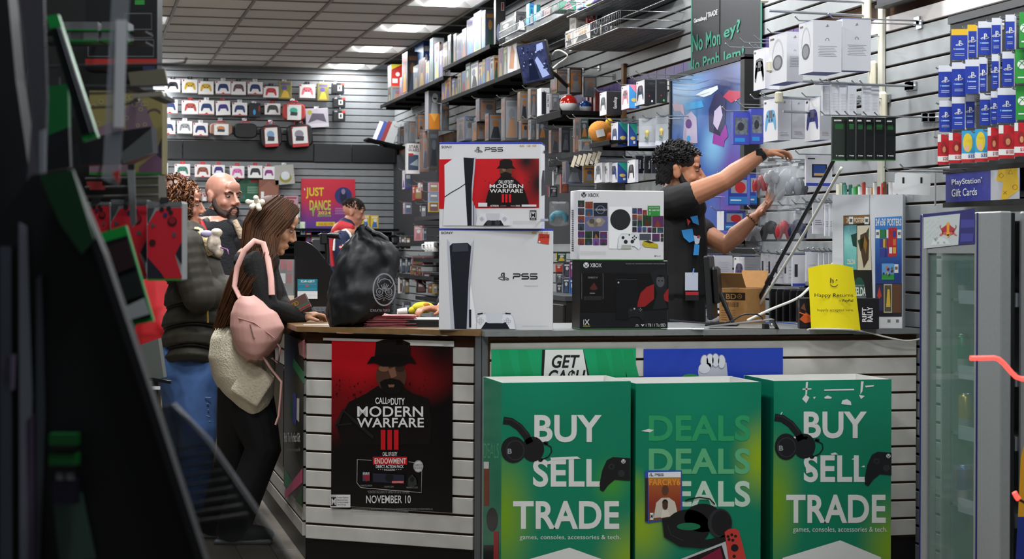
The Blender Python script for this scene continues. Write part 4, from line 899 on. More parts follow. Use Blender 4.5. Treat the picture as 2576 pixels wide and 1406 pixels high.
def bhand(b): b.tube([PD(x,y,Db-.01) for x,y in((920,612),(922,588),(935,584),(955,588),(972,600),(980,622),(972,640))],[.012,.014,.013,.013,.014,.013,.01],M_BAG,8,flat=.5); b.tube([PD(x,y,Db-.0) for x,y in((905,600),(912,573),(925,578),(945,620),(962,640))],[.012,.016,.014,.012,.008],M_BAG,8,flat=.5)
inw(t,bhand,'handle')
ZG=(680,560,5.021)
def owl(b):
    g=mat('#8f9096',.5); cx,cy=1440,850
    b.hoop(cx,cy-5,138,18,g,1,200,36); b.line([(1378,690),(1350,760),(1380,830),(1440,865),(1500,845),(1550,790),(1560,735)],10,g,2); b.line([(1370,760),(1400,720),(1450,708),(1505,725),(1530,765)],11,g,2)
    for s in(-1,1): b.hoop(cx+s*58,cy+22,40,9,g,2,44,20); b.disc(cx+s*58,cy+24,20,mat('#5b5c60'),2,24); b.line([(cx+s*105,cy+60),(cx+s*60,cy+95),(cx+s*15,cy+70)],7,g,2); b.line([(cx+s*118,cy+95),(cx+s*60,cy+122),(cx+s*10,cy+95)],6,g,2)
    for i in range(-2,3): b.line([(1440+i*7,845),(1450+i*24,760+abs(i)*12)],9,g,2)
    b.line([(cx-14,cy+140),(cx,cy+95),(cx+12,cy+140)],6,g,2)
    b.text('IZAKAYA FUKU',1265,1142,1520,1078,g,2) if False else b.text('IZAKAYA FUKU',1265,1125,1510,1090,g,2)
pprint('owl_print',t,tuple(W_of(t).inverted()@PD(960,720,Db-.125)),(0,-1,0),owl,ZG)
# stack of reddish papers and magazine
t=base_t('paper_stack','thick stack of reddish flyers beside the black bag','paper stack',985,823,ZT,-TH+.05)
Wr=random.Random(9)
for i in range(14): part('flyer_bundle',t,lambda b:b.box((Wr.uniform(-.006,.006),.10+Wr.uniform(-.006,.006),.0016+i*.0031),(.225-.004*i*.4,.17,.0028),mat(Wr.choice(['#a8555c','#b0636a','#96484f']),.6),R=rot('Z',Wr.uniform(-4,4))))
part('top_flyer',t,lambda b:b.box((0,.10,.046),(.20,.16,.002),mat('#b52a2f',.4),R=rot('Z',5)))
t=base_t('magazine_pile','pile of black and white sheets left of the white console carton','paper stack',1065,823,ZT,-TH)
for i in range(7): part('sheet_bundle',t,lambda b:b.box((Wr.uniform(-.004,.004),.09,.0025+i*.005),(.15,.17,.0045),mat('#1d2022' if i<6 else '#d8dadc',.5),R=rot('Z',Wr.uniform(-3,3))))
# register screen back with alert card
def blackscreen():
    t=thing('register_screen','black curved customer screen back carrying a teal SCAM ALERT card','screen',PZ(790,785,ZT),-TH)
    Dr=t.location.x*ST+t.location.y*CT
    def f(b):
        P=[(740,790),(740,612),(748,606),(770,608),(785,616),(800,630),(815,650),(830,668),(840,690),(842,790)]
        A=[PD(x,y,Dr) for x,y in P]; off=Vector((ST,CT,0))*.05; n=len(P)
        b.add(A+[p+off for p in A],[tuple(range(n)),tuple(range(n,2*n))[::-1]]+[(i,n+i,n+(i+1)%n,(i+1)%n) for i in range(n)],mat('#08090b',.35))
    inw(t,f,'housing')
    def c(b):
        b.rect(345,962,598,712,mat('#d6dade'),1); b.rect(345,865,598,712,mat('#0f6f86'),2); b.text('SCAM ALERT!',388,755,558,727,M_INKW,3,.03); b.rect(452,812,485,790,mat('#b5443a'),3)
        for i in range(2): b.text('If someone asks you to pay with gift cards',360,834+i*18,585,826+i*18,mat('#7fb6c2'),3)
        b.text('someone is scamming you for your money',352,780,580,772,mat('#c9a06a'),3)
        for i in range(4): b.text('hang up and report it to the number on this card',360,888+i*18,582,880+i*18,mat('#70757a'),3)
    pprint('alert_card',t,(0,-.001,0),(0,-1,0),c,ZG,'teal and white printed card')
    return t,Dr
tr,Dr=blackscreen()
t=thing('alert_card','small half-hidden teal SCAM ALERT card left of the clear card rack','card',PZ(690,790,ZT),-TH)
def stand2(b): b.frame((0,0,0),(1,0,0),(0,0,1))
Dq=t.location.x*ST+t.location.y*CT
inw(t,lambda b:b.box(PD(691,750,Dq),(.03,.004,.16),mat('#d6dade',.5)),'card')
pprint('print',t,(0,-.004,0),(0,-1,0),lambda b:(b.rect(10,745,100,605,mat('#0f6f86'),1),b.text('CAM AL',14,642,96,620,M_INKW,2,.03),b.rect(60,700,88,678,mat('#b5443a'),2)),ZG)
# small camera on an arm
t=thing('webcam_stand','black web camera on a short post above the register','camera',PZ(822,785,ZT),-TH); Dw=Dr+.03
def camr(b):
    b.tube([PD(822,785,Dw),PD(824,640,Dw),PD(822,600,Dw)],.012,M_BLACK,8); b.box(PD(815,600,Dw),(.04,.04,.06),M_BLACK,bev=.006)
inw(t,camr,'post'); inw(t,lambda b:b.tube([PD(818,592,Dw),PD(835,592,Dw-.02),PD(855,594,Dw-.04)],[.008,.015,.017],M_BLACK,12),'barrel'); inw(t,lambda b:b.tube([PD(854,594,Dw-.04),PD(857,594,Dw-.042)],.012,mat('#3a4a6a',.1),12),'lens')
t=thing('till_display','dark grey till display panel behind the black screen','screen',PZ(805,780,ZT),-TH)
inw(t,lambda b:(b.box(PD(805,617,Dr+.12),(.075,.03,.065),mat('#3a3d40',.4),bev=.004),b.tube([PD(812,640,Dr+.12),PD(815,780,Dr+.12)],.012,M_BLACK,8)),'panel')
# clear card rack
t=thing('acrylic_rack','clear acrylic card rack with red cards by the register','rack',PZ(720,788,ZT),-TH); Da=t.location.x*ST+t.location.y*CT
M_ACR=mat('#dfe6e8',.08,alpha=.09,spec=.8,name='acrylic_clear')
inw(t,lambda b:(b.box(PD(720,700,Da),(.075,.002,.19),M_ACR),b.box(PD(720,700,Da+.06),(.075,.002,.19),M_ACR),b.box(PD(700,700,Da+.03),(.002,.06,.19),M_ACR),b.box(PD(740,700,Da+.03),(.002,.06,.19),M_ACR),b.box(PZ(720,780,ZT+.004),(.08,.07,.008),M_ACR),b.box(PD(720,765,Da+.03),(.07,.055,.08),M_ACR)),'case')
for i,(x,y,c) in enumerate(((712,665,'#8a2030'),(728,668,'#9a2a38'),(728,700,'#7a1a28'),(712,700,'#b7bcc2'))): inw(t,lambda b:b.box(PD(x,y,Da+.03),(.024,.02,.05),mat(c,.4)),'card_pack')
# receipt paper, pin pad
t=base_t('receipt','white receipt paper under the hand at the counter edge','paper',795,818,ZT,-TH); part('sheet',t,lambda b:b.box((0,.02,.001),(.11,.05,.001),M_WHITE,R=rot('Z',6)))
t=base_t('card_terminal','black card terminal half hidden behind the carrier bag','card reader',812,806,ZT,-TH+.3); part('body',t,lambda b:b.box((0,.03,.03),(.075,.12,.03),M_BLACK,R=rot('X',18),bev=.008)); part('keypad',t,lambda b:[b.box((-.02+.02*i,-.01+.018*j,.044+.006*j),(.013,.011,.004),mat('#4a4d50')) for i in range(3) for j in range(3)])
t=base_t('plush_toy','small yellow plush lying behind the flyers','plush toy',1065,797,ZT,-TH)
part('body',t,lambda b:(b.ell((0,.0,.045),(.055,.045,.028),mat('#d6c832',.9),14,8),b.ell((-.05,0,.03),(.022,.03,.02),mat('#d6c832',.9),10,6))); part('patch',t,lambda b:b.ell((.016,-.03,.055),(.018,.014,.016),mat('#d98a2a',.8),10,6))
t=base_t('drinking_cup','white paper cup lying by the black bag','cup',1000,795,ZT,-TH); part('cup',t,lambda b:b.tube([(0,0,.02),(.045,.01,.022)],[.014,.02],M_WHITE,12))
# ================================================================== PEOPLE
def fuse(name,parent,b,m,voxel=.006,smooth=3,label=None):
    """overlapping closed pieces grown into one continuous skin"""
    me=b.mesh(name); me.materials.clear(); me.materials.append(m)
    o=bpy.data.objects.new(name,me); COL.objects.link(o)
    r=o.modifiers.new('r','REMESH'); r.mode='VOXEL'; r.voxel_size=voxel; r.use_smooth_shade=True
    if smooth: s=o.modifiers.new('s','SMOOTH'); s.factor=.5; s.iterations=smooth
    bpy.context.view_layer.update()
    dg=bpy.context.evaluated_depsgraph_get(); me2=bpy.data.meshes.new_from_object(o.evaluated_get(dg)); 
    for p in me2.polygons: p.use_smooth=True
    if not me2.materials: me2.materials.append(m)
    o.modifiers.clear(); o.data=me2; bpy.data.meshes.remove(me); o.parent=parent
    if label: o['label']=label
    return o
class Fig(MB):
    """builder in world space turned into the figure's own space"""
    def __init__(s,t): super().__init__(); s.M=W_of(t).inverted()
    def limb(s,pts,n=14,flat=1): s.tube([p[0] for p in pts],[p[1] for p in pts],M_BLACK,n,flat=flat); [s.ell(p,(r*.98,)*3,M_BLACK,12,8) for p,r in(pts[0],pts[-1])]
def headframe(c,yaw,pitch=0,roll=0):
    """yaw: 0 looks to image right, 90 looks at the camera, degrees"""
    a=math.radians(yaw); R=Matrix.Rotation(-TH,3,'Z'); f=R@Vector((math.cos(a),-math.sin(a),0)); up=Vector((0,0,1)); s=up.cross(f)
    Rm=Matrix((f,s,up)).transposed(); Rm=Rm@Matrix.Rotation(math.radians(pitch),3,'Y')@Matrix.Rotation(math.radians(roll),3,'X')
    return lambda x,y,z,k=1: Vector(c)+Rm@Vector((x,y,z))*k, Rm
def head(b,c,yaw,pitch=0,k=1,nose=1,roll=0):
    P,Rm=headframe(c,yaw,pitch,roll); E=lambda p,r:b.ell(P(*p,k),tuple(q*k for q in r),M_BLACK,18,12,Rm)
    E((-.012,0,.035),(.096,.075,.084)); E((.028,0,-.02),(.066,.060,.088)); E((.034,0,-.072),(.054,.050,.042)); E((.078,0,-.100),(.018,.022,.017)); E((.078,0,.05),(.018,.045,.03))
    b.tube([P(.090,0,.018,k),P(.104,0,-.006,k),P(.117*1,0,-.030,k)],[.007*k,.009*k,.0125*k*nose],M_BLACK,10); E((.104,.010,-.034),(.012,.009,.008)); E((.104,-.010,-.034),(.012,.009,.008))
    E((.089,0,-.062),(.014,.024,.0065)); E((.088,0,-.074),(.014,.021,.007))
    for s in(-1,1): E((.080,s*.030,.024),(.014,.026,.009)); E((.058,s*.043,-.03),(.024,.014,.020)); E((-.006,s*.076,-.008),(.020,.009,.032)); E((-.014,s*.080,.012),(.014,.007,.016))
    return P,Rm
def face_parts(t,P,Rm,k,brow,iris='#2a1a10',sides=(-1,1)):
    for s in sides:
        f=Fig(t); f.ell(P(.0795,s*.030,.004,k),(.0105*k,.013*k,.0055*k),mat('#a89a92',.35),12,8,Rm); f.ell(P(.0868,s*.0305,.003,k),(.0045*k,.006*k,.0052*k),mat(iris,.2),10,8,Rm); f.build('eye',t)
        f=Fig(t); f.tube([P(.094,s*.012,.020,k),P(.094,s*.030,.027,k),P(.082,s*.050,.022,k)],[.004*k,.0048*k,.003*k],mat(brow,.8),8); f.build('eyebrow',t)
    f=Fig(t); f.tube([P(.094,.018,-.068,k),P(.1005,0,-.067,k),P(.094,-.018,-.068,k)],.003*k,mat('#a0645a',.5),8); f.build('lips',t)
def hand(b,w,d,n,size=1,curl=.5,thumb=1,spread=.12):
    """w wrist, d pointing direction, n palm normal (fingers curl towards n), thumb side +1/-1"""
    d=Vector(d).normalized(); n=Vector(n); n=(n-d*n.dot(d)).normalized(); s=d.cross(n)*thumb; w=Vector(w)
    S=size
    b.tube([w-d*.02*S,w+d*.02*S,w+d*.055*S,w+d*.085*S],[.024*S,.027*S,.034*S,.030*S],M_BLACK,14,flat=.55) if False else None
    R=Matrix((d,s,n)).transposed()
    b.ell(w+d*.045*S,(.052*S,.038*S,.016*S),M_BLACK,16,10,R); b.ell(w+d*.005*S,(.032*S,.025*S,.019*S),M_BLACK,12,8,R); b.ell(w+d*.03*S+s*.02*S+n*.006*S,(.030*S,.020*S,.016*S),M_BLACK,12,8,R)
    for i,(o_,L) in enumerate(((.028,.072),(.0095,.080),(-.0095,.074),(-.027,.058))):
        p=w+d*.082*S+s*o_*S; a=spread*(1.5-i)*.6; v=(d+s*a).normalized(); pts=[p-v*.012*S,p]; c=0
        for q,fr in enumerate((.45,.30,.25)):
            c+=curl*(.55,.9,.7)[q]; v2=(v*math.cos(c)+n*math.sin(c)); pts.append(pts[-1]+v2*L*fr*S)
        b.tube(pts,[.0088*S,.0092*S,.0085*S,.0078*S,.0062*S],M_BLACK,10); b.ell(pts[-1],.0062*S,M_BLACK,8,6)
    p=w+d*.022*S+s*.030*S; v=(d*.6+s*.75+n*.35).normalized(); q=p+v*.035*S; v2=(d*.85+s*.25+n*.5).normalized(); b.tube([p-v*.01*S,p,q,q+v2*.03*S],[.013*S,.0125*S,.0105*S,.008*S],M_BLACK,10); b.ell(q+v2*.03*S,.008*S,M_BLACK,8,6)
def legs(b,hip,foot1,foot2,knee1,knee2,r=1):
    for f,k,s in((foot1,knee1,-1),(foot2,knee2,1)): b.limb([(hip,.09*r),(hip.lerp(k,.5),.078*r),(k,.055*r),(k.lerp(f,.45),.052*r),(f,.035*r)])
def camv(x,y,z): return Vector((x*CT+y*ST,-x*ST+y*CT,z))          # image right, away, up
def floorpt(px,D): p=PD(px,700,D); p.z=0; return p
SKIN1=mat('#b0785a',.5,noise=.08,scale=30); SKIN2=mat('#b5826a',.5,noise=.1,scale=25); SKIN3=mat('#b88a6c',.5,noise=.06,scale=30)
M_HAIRK=mat('#0f0e0f',.45); M_TEE=mat('#0b0b0d',.75,noise=.2,scale=20,bump=.1)
def strands(t,name,guides,m,count,rad,jit,seed=1,n=5):
    """hair as many tapering strands following guide curves (lists of world points)"""
    R=random.Random(seed); f=Fig(t)
    for i in range(count):
        u=R.random()*(len(guides)-1); a=int(u); w=u-a; g0,g1=guides[a],guides[min(a+1,len(guides)-1)]
        J=Vector((R.gauss(0,1),R.gauss(0,1),R.gauss(0,1)))*jit; L=R.uniform(.82,1)
        pts=[]; mlen=len(g0)
        for k in range(mlen):
            p=g0[k].lerp(g1[k],w)+J*(.35+.65*k/(mlen-1)); pts.append(p)
        if L<.97: pts[-1]=pts[-2].lerp(pts[-1],L-.3)
        f.tube(pts,[rad*(1-.55*k/(mlen-1)) for k in range(mlen)],m,n,smooth=True)
    return f.build(name,t)
# ------------------------------------------------------------------ cashier
D=8.9; ft=floorpt(1700,D)
t=thing('person','dark-haired cashier in a black printed T-shirt reaching up to the wall hooks','person',ft,-TH)
P_=lambda x,y,d=0:PD(x,y,D+d)
hc=P_(1708,430); b=Fig(t)
P,Rm=head(b,hc,6,2,1.07)
b.limb([(P_(1700,470),.056),(P_(1692,510),.060),(P_(1690,545),.075)])
b.limb([(P_(1700,530),.105),(P_(1705,600),.125),(P_(1706,700),.125),(P_(1706,790),.13)]); b.ell(P_(1700,525),(.13,.19,.085),M_BLACK,16,10)
s1,e1,w1_=P_(1702,507,-.17),P_(1822,455,-.22),P_(1918,386,-.16)
b.limb([(s1,.062),(s1.lerp(e1,.5),.056),(e1,.047),(e1.lerp(w1_,.3),.049),(e1.lerp(w1_,.75),.037),(w1_,.029)])
hd=(P_(1985,378,-.1)-w1_); hand(b,w1_+hd.normalized()*.01,hd,camv(.25,.1,-1),1.0,.62,-1)
s2,e2,w2_=P_(1722,560,.15),P_(1826,617,.02),P_(1898,548,.02)
b.limb([(s2,.058),(s2.lerp(e2,.5),.054),(e2,.048),(e2.lerp(w2_,.35),.047),(e2.lerp(w2_,.8),.034),(w2_,.028)])
hd2=(P_(1940,500,.02)-w2_); hand(b,w2_+hd2.normalized()*.01,hd2,camv(-.6,-.3,.55),1.0,.35,1,.3)
hip=P_(1706,830); legs(b,hip,floorpt(1690,D)+Vector((0,0,.06)),floorpt(1722,D+.05)+Vector((0,0,.06)),P_(1694,1050,-.02),P_(1724,1050,.05))
for q in(1690,1722): b.ell(floorpt(q,D)+camv(.05,0,.04),(.13,.05,.045),M_BLACK,12,8,Matrix.Rotation(-TH,3,'Z'))
fuse('body',t,b,SKIN1,.005,3); face_parts(t,P,Rm,1.07,'#120f0e')
# T-shirt and trousers
b=Fig(t); b.limb([(P_(1694,508),.082),(P_(1702,545),.140),(P_(1705,610),.147),(P_(1706,690),.142),(P_(1706,740),.145)]); b.ell(P_(1700,523),(.145,.205,.085),M_BLACK,16,10)
b.limb([(s1+camv(-.02,.03,0),.082),(s1,.078),(s1.lerp(e1,.22),.074)]); b.limb([(s2+camv(-.02,0,0),.075),(s2,.078),(s2.lerp(e2,.45),.070)])
fuse('t_shirt',t,b,M_TEE,.007,3)
b=Fig(t); b.limb([(P_(1706,730),.138),(P_(1706,830),.135)]); 
for k_,f_ in((P_(1694,1050,-.02),floorpt(1690,D)),(P_(1724,1050,.05),floorpt(1722,D+.05))): b.limb([(hip,.11),(hip.lerp(k_,.5),.095),(k_,.078),(f_+Vector((0,0,.05)),.065)])
fuse('trousers',t,b,mat('#0a0a0c',.8),.009,2)
# printed patch, watch, bracelet, badge
def patch(b):
    bl=mat('#2f86c8',.6); r=mat('#b0282a',.6); w=mat('#b9c0cc',.6)
    for p,m in(([(255,700),(330,690),(345,770),(310,785),(270,750)],bl),([(315,610),(365,600),(375,665),(335,650)],bl),([(345,790),(378,800),(372,870),(335,870)],bl),([(292,620),(318,640),(300,670)],r),([(335,735),(385,745),(375,790),(350,800)],w),([(365,735),(382,735),(380,758),(360,752)],r)): b.poly(p,m,1)
pprint('shirt_print',t,tuple(W_of(t).inverted()@P_(1740,590,-.155)),(.35,-1,0),patch,(1620,320,2.704))
wv=(w1_-e1).normalized(); wc=w1_-wv*.012
f=Fig(t); f.tube([wc-wv*.012,wc+wv*.012],.034,mat('#101113',.4),18); f.box(wc+camv(-.01,-.034,.012),(.032,.012,.036),mat('#1a1c1f',.2),bev=.004); f.build('watch',t)
f=Fig(t); a2=(w2_-e2).normalized(); wc2=w2_-a2*.015; u_=a2.orthogonal().normalized(); v_=a2.cross(u_)
for k in range(18): f.ell(wc2+(u_*math.cos(k*.349)+v_*math.sin(k*.349))*.033,.0058,mat('#6a4a2a' if k%4 else '#b08a4a',.4),8,6)
f.build('bracelet',t)
f=Fig(t); f.box(P_(1740,708,-.165),(.062,.004,.085),mat('#b4bccb',.4),R=Matrix.Rotation(-TH,3,'Z')); f.box(P_(1741,738,-.166),(.062,.004,.016),mat('#a8242c',.4),R=Matrix.Rotation(-TH,3,'Z')); f.box(P_(1741,748,-.165),(.064,.005,.03),mat('#16161c',.4),R=Matrix.Rotation(-TH,3,'Z')); f.tube([P_(1743,690,-.165),P_(1746,676,-.15)],.004,mat('#2a6aa8'),6); f.build('name_badge',t)
# short messy hair and beard
k=1.07; R=random.Random(11); f=Fig(t)
f.ell(P(-.014,0,.045,k),(.099*k,.079*k,.083*k),M_HAIRK,20,12,Rm)
for i in range(1300):
    a=R.uniform(0,2*math.pi); z=R.uniform(-.02,1); q=math.sqrt(max(0,1-z*z)); x=-.012+.100*q*math.cos(a); y=.079*q*math.sin(a); zz=.037+.088*z
    if x>.045 and zz<.072: continue
    if zz<.03 and x>.012: continue
    if zz<-.01 and x>-.035: continue
    p=P(x,y,zz,k); dn=(p-P(-.012,0,.03,k)).normalized(); d2=(dn*.6+Rm@Vector((R.uniform(.0,1.0),R.uniform(-.5,.5),R.uniform(-.4,.6)))*.8).normalized(); L=R.uniform(.012,.030)
    f.tube([p-dn*.006,p+dn*.006+d2*L*.4,p+d2*L],[.005,.004,.0012],M_HAIRK,5)
for i in range(700):
    x=R.uniform(-.098,.0); y=R.choice((-1,1))*R.uniform(.05,.074); z=R.uniform(-.055,.03)
    if x>-.03 and z<.01: continue
    y=math.copysign(.076*math.sqrt(max(0,1-((x+.012)/.1)**2)),y); p=P(x,y*1.02,z,k); f.tube([p,p+Vector((0,0,-.014))+(Rm@Vector((-.006,0,0)))],[.005,.0016],M_HAIRK,5)
f.build('hair',t)
def beard(t,P,Rm,k,m,seed=0,sparse=0,zt=0,full=True):
    b=Fig(t); E=lambda p,r:b.ell(P(*p,k),tuple(q*k for q in r),M_BLACK,16,10,Rm)
    E((.033,0,-.080),(.058,.054,.040)); E((.078,0,-.104),(.021,.028,.021))
    for s in(-1,1): b.tube([P(.004,s*.062,-.012,k),P(.018,s*.058,-.045,k),P(.045,s*.048,-.075,k),P(.072,s*.026,-.095,k)],[.010*k,.015*k,.017*k,.016*k],M_BLACK,10); b.tube([P(.105,0,-.047,k),P(.099,s*.018,-.053,k),P(.088,s*.030,-.072,k),P(.082,s*.030,-.088,k)],[.0055*k,.006*k,.007*k,.008*k],M_BLACK,8)
    return fuse('beard',t,b,m,.0045,1)
beard(t,P,Rm,k,mat('#1d1715',.8,noise=.5,scale=160))
f=Fig(t); f.tube([P(-.004,-.09,.03,k),P(.02,-.085,-.03,k),P(.05,-.066,-.085,k)],.0012,M_BLACK,5); f.build('mask_strap',t)
# ------------------------------------------------------------------ young woman at the counter
D=8.2; ft=floorpt(615,D)
t=thing('person','long-haired girl with a pink bag leaning on the counter','person',ft,-TH)
P_=lambda x,y,d=0:PD(x,y,D+d)
hc=P_(690,566,.02); b=Fig(t); P,Rm=head(b,hc,-8,24,.98,.85)
b.limb([(P_(668,608),.045),(P_(655,640),.05),(P_(648,665),.07)]); b.limb([(P_(645,660),.09),(P_(640,720),.115),(P_(630,800),.105),(P_(620,880),.13),(P_(618,950),.135)]); b.ell(P_(645,655),(.10,.16,.075),M_BLACK,14,10)
sA,eA,wA=P_(648,665,-.15),P_(672,775,-.22),P_(752,800,-.10)
b.limb([(sA,.05),(sA.lerp(eA,.5),.045),(eA,.040),(eA.lerp(wA,.6),.033),(wA,.024)]); h1=P_(800,788,-.06)-wA; hand(b,wA+h1.normalized()*.005,h1,camv(.25,.15,-1),.92,.75,-1)
sB,eB,wB=P_(660,660,.15),P_(700,760,.14),P_(722,780,.05); b.limb([(sB,.05),(eB,.04),(wB,.026)]); h2=P_(748,772,.0)-wB; hand(b,wB,h2,camv(0,-.6,.8),.92,.5,1)
hip=P_(615,960); k1,k2=P_(662,1130,-.06),P_(590,1150,.08); f1,f2=floorpt(590,D-.05)+Vector((0,0,.08)),floorpt(545,D+.12)+Vector((0,0,.08)); legs(b,hip,f1,f2,k1,k2,.95)
fuse('body',t,b,SKIN3,.005,3); face_parts(t,P,Rm,.98,'#2a1a12')
b=Fig(t); b.limb([(P_(660,632),.066),(P_(648,665),.098),(P_(642,725),.125),(P_(632,800),.117),(P_(626,850),.12)]); b.ell(P_(646,657),(.105,.168,.075),M_BLACK,14,10); b.limb([(sA,.064),(sA.lerp(eA,.5),.060),(eA,.057),(eA.lerp(wA,.6),.050),(wA,.041)]); b.limb([(sB,.06),(eB,.052),(eB.lerp(wB,.8),.042)])
fuse('black_sweater',t,b,mat('#0a0a0b',.85,bump=.3,scale=120),.006,2)
b=Fig(t)
for k_,f_ in((k1,f1),(k2,f2)): b.limb([(hip,.12),(hip.lerp(k_,.5),.105),(k_,.082),(k_.lerp(f_,.5),.078),(f_+Vector((0,0,-.01)),.075)])
fuse('black_trousers',t,b,mat('#08080a',.8),.008,2)
for f_ in(f1,f2):
    b=Fig(t); R3=Matrix.Rotation(-TH,3,'Z'); c=Vector((f_.x,f_.y,0)); b.ell(c+camv(.06,0,.042),(.125,.045,.045),M_BLACK,16,10,R3); b.ell(c+camv(-.02,0,.06),(.06,.042,.05),M_BLACK,14,10,R3); fuse('shoe',t,b,mat('#2c2c30',.7),.006,2)
    f=Fig(t); f.box(c+camv(.045,0,.012),(.255,.085,.022),mat('#8a8d90',.6),R=R3,bev=.008); f.build('sole',t)
M_FLEECE=mat('#e9dfc6',.95,noise=.10,scale=110,bump=.7)
b=Fig(t)
rs=[]
for py,xl,xr,dw in((820,545,640,.15),(850,530,672,.18),(900,524,692,.19),(950,535,692,.19),(990,556,690,.18),(1020,580,684,.16),(1050,604,668,.12),(1072,622,645,.06)):
    rs.append([P_((xl+xr)/2+(xr-xl)/2*math.cos(a),py,dw*math.sin(a)) for a in[2*math.pi*j/28 for j in range(28)]])
b.ring(rs,M_FLEECE); fuse('cream_fleece_jacket',t,b,M_FLEECE,.009,2,'cream fleece jacket tied at the waist')
b=Fig(t); b.box(P_(636,965,-.185),(.145,.02,.16),M_BLACK,R=Matrix.Rotation(-TH,3,'Z')@rot('Y',32),bev=.008); fuse('fleece_pocket',t,b,M_FLEECE,.008,2)
# pink bag worn on the back with straps
M_PINK=mat('#dca99f',.6,noise=.08,scale=15,bump=.1)
b=Fig(t); rs=[]
for py,xl,xr,dw in((745,606,640,.05),(762,590,668,.08),(790,580,700,.10),(825,578,717,.105),(860,586,708,.10),(888,600,682,.085),(905,625,660,.05)):
    rs.append([P_((xl+xr)/2+(xr-xl)/2*math.cos(a),py+4*math.sin(3*a),-.22+dw*math.sin(a)) for a in[2*math.pi*j/24 for j in range(24)]])
b.ring(rs,M_PINK); fuse('pink_bag',t,b,M_PINK,.007,2,'pale pink fabric bag')
f=Fig(t); f.tube([P_(x,y,d) for x,y,d in((612,765,-.25),(590,720,-.2),(597,672,-.2),(615,630,-.2),(640,606,-.16),(662,612,-.16),(674,650,-.19),(682,700,-.24),(684,742,-.26))],.014,M_PINK,8,flat=.45); f.build('shoulder_strap',t)
f=Fig(t); f.tube([P_(x,y,-.24) for x,y in((690,850),(705,875),(700,915),(684,900))],.012,M_PINK,8,flat=.4); f.tube([P_(x,y,-.24) for x,y in((655,885),(680,925),(708,960),(706,1000),(702,1045),(694,1068))],.016,M_PINK,8,flat=.35); f.build('hanging_strap',t)
f=Fig(t); f.tube([P_(630,815,-.325),(P_(640,850,-.325))],.004,mat('#c9a9a2',.3,metal=.6),6); f.tube([P_(600,800,-.30),P_(640,812,-.325),P_(690,850,-.31)],.003,mat('#b07d78',.6),6); f.build('zip',t)
# long straight hair
M_HAIRB=mat('#43260f',.62,spec=.3,noise=.4,scale=18); k=.98
G=[[P(.074,-.028,.100,k),P(.052,-.090,.040,k),P(.022,-.104,-.050,k),P_(690,645,-.17),P_(652,695,-.22),P_(604,760,-.22)],[P(.05,-.03,.118,k),P(.03,-.102,.04,k),P(0,-.108,-.06,k),P_(664,645,-.18),P_(622,712,-.21),P_(575,815,-.18)],[P(.01,-.03,.128,k),P(-.02,-.102,.05,k),P(-.045,-.104,-.05,k),P_(643,642,-.16),P_(601,722,-.17),P_(558,822,-.12)],[P(-.04,-.03,.124,k),P(-.078,-.088,.05,k),P(-.094,-.074,-.04,k),P_(626,632,-.10),P_(588,717,-.10),P_(548,825,-.05)],[P(-.08,0,.104,k),P(-.118,-.02,.03,k),P(-.12,0,-.05,k),P_(614,627,0),P_(580,715,0),P_(542,828,.05)],[P(-.06,.05,.104,k),P(-.1,.07,.03,k),P(-.1,.07,-.06,k),P_(620,632,.1),P_(588,702,.1),P_(555,810,.1)],[P(.06,.06,.1,k),P(.03,.096,.03,k),P(0,.1,-.06,k),P_(655,640,.12),P_(625,690,.12),P_(590,760,.12)]]
f=Fig(t); f.ring([[p+(P(0,0,0,k)-p)*.03 for p in g] for g in G],M_HAIRB,False,False); f.build('hair_sheet',t)
strands(t,'hair',G,M_HAIRB,1700,.0036,.0075,4)
f=Fig(t); f.ell(P(-.018,0,.038,k),(.104*k,.088*k,.093*k),M_HAIRB,22,14,Rm); f.build('hair_cap',t)
Gf=[[P(.088,-.01,.105,k),P(.096,-.05,.06,k),P(.084,-.074,.0,k),P_(712,625,-.1),P_(704,655,-.11),P_(690,690,-.14)],[P(.07,-.02,.112,k),P(.06,-.084,.04,k),P(.04,-.096,-.03,k),P_(690,645,-.15),P_(680,690,-.19),P_(672,735,-.22)]]
strands(t,'hair_front',Gf[1:]+[[p+Vector((0,0,.004)) for p in Gf[1]]],M_HAIRB,60,.0028,.004,5)
f=Fig(t); mm=mat('#e6e2d2',.8,bump=.5,scale=80); c_=P_(648,512,-.10)
for a in((-24,-4,.02),(-4,-14,-.01),(12,-4,0),(4,12,-.02),(-14,8,-.01)): f.tube([c_,P_(648+a[0],512+a[1],-.11+a[2])],[.014,.011],mm,10); f.ell(P_(648+a[0],512+a[1],-.11+a[2]),.0125,mm,10,8)
f.build('hair_bow',t,)['label']='white fluffy hair bow'
t_girl=t
# wallet in her hands
wl=thing('wallet','brown and green striped wallet held at the counter','wallet',PD(752,768,8.08),-TH,None,(math.radians(-20),math.radians(-28),-TH))
part('cover',wl,lambda b:b.box((0,0,.0),(.10,.016,.075),mat('#4a2a24',.5),bev=.004)); part('stripe',wl,lambda b:(b.box((0,-.0085,-.012),(.10,.001,.010),mat('#1f4a30')),b.box((0,-.0085,-.021),(.10,.001,.006),mat('#8a2426')))); part('clasp',wl,lambda b:(b.frame((0,-.009,0),(1,0,0),(0,0,1)),b.hoop(-.018,.010,.009,.003,mat('#c9a43a',.3,metal=.8),1),b.hoop(-.006,.010,.009,.003,mat('#c9a43a',.3,metal=.8),1)))
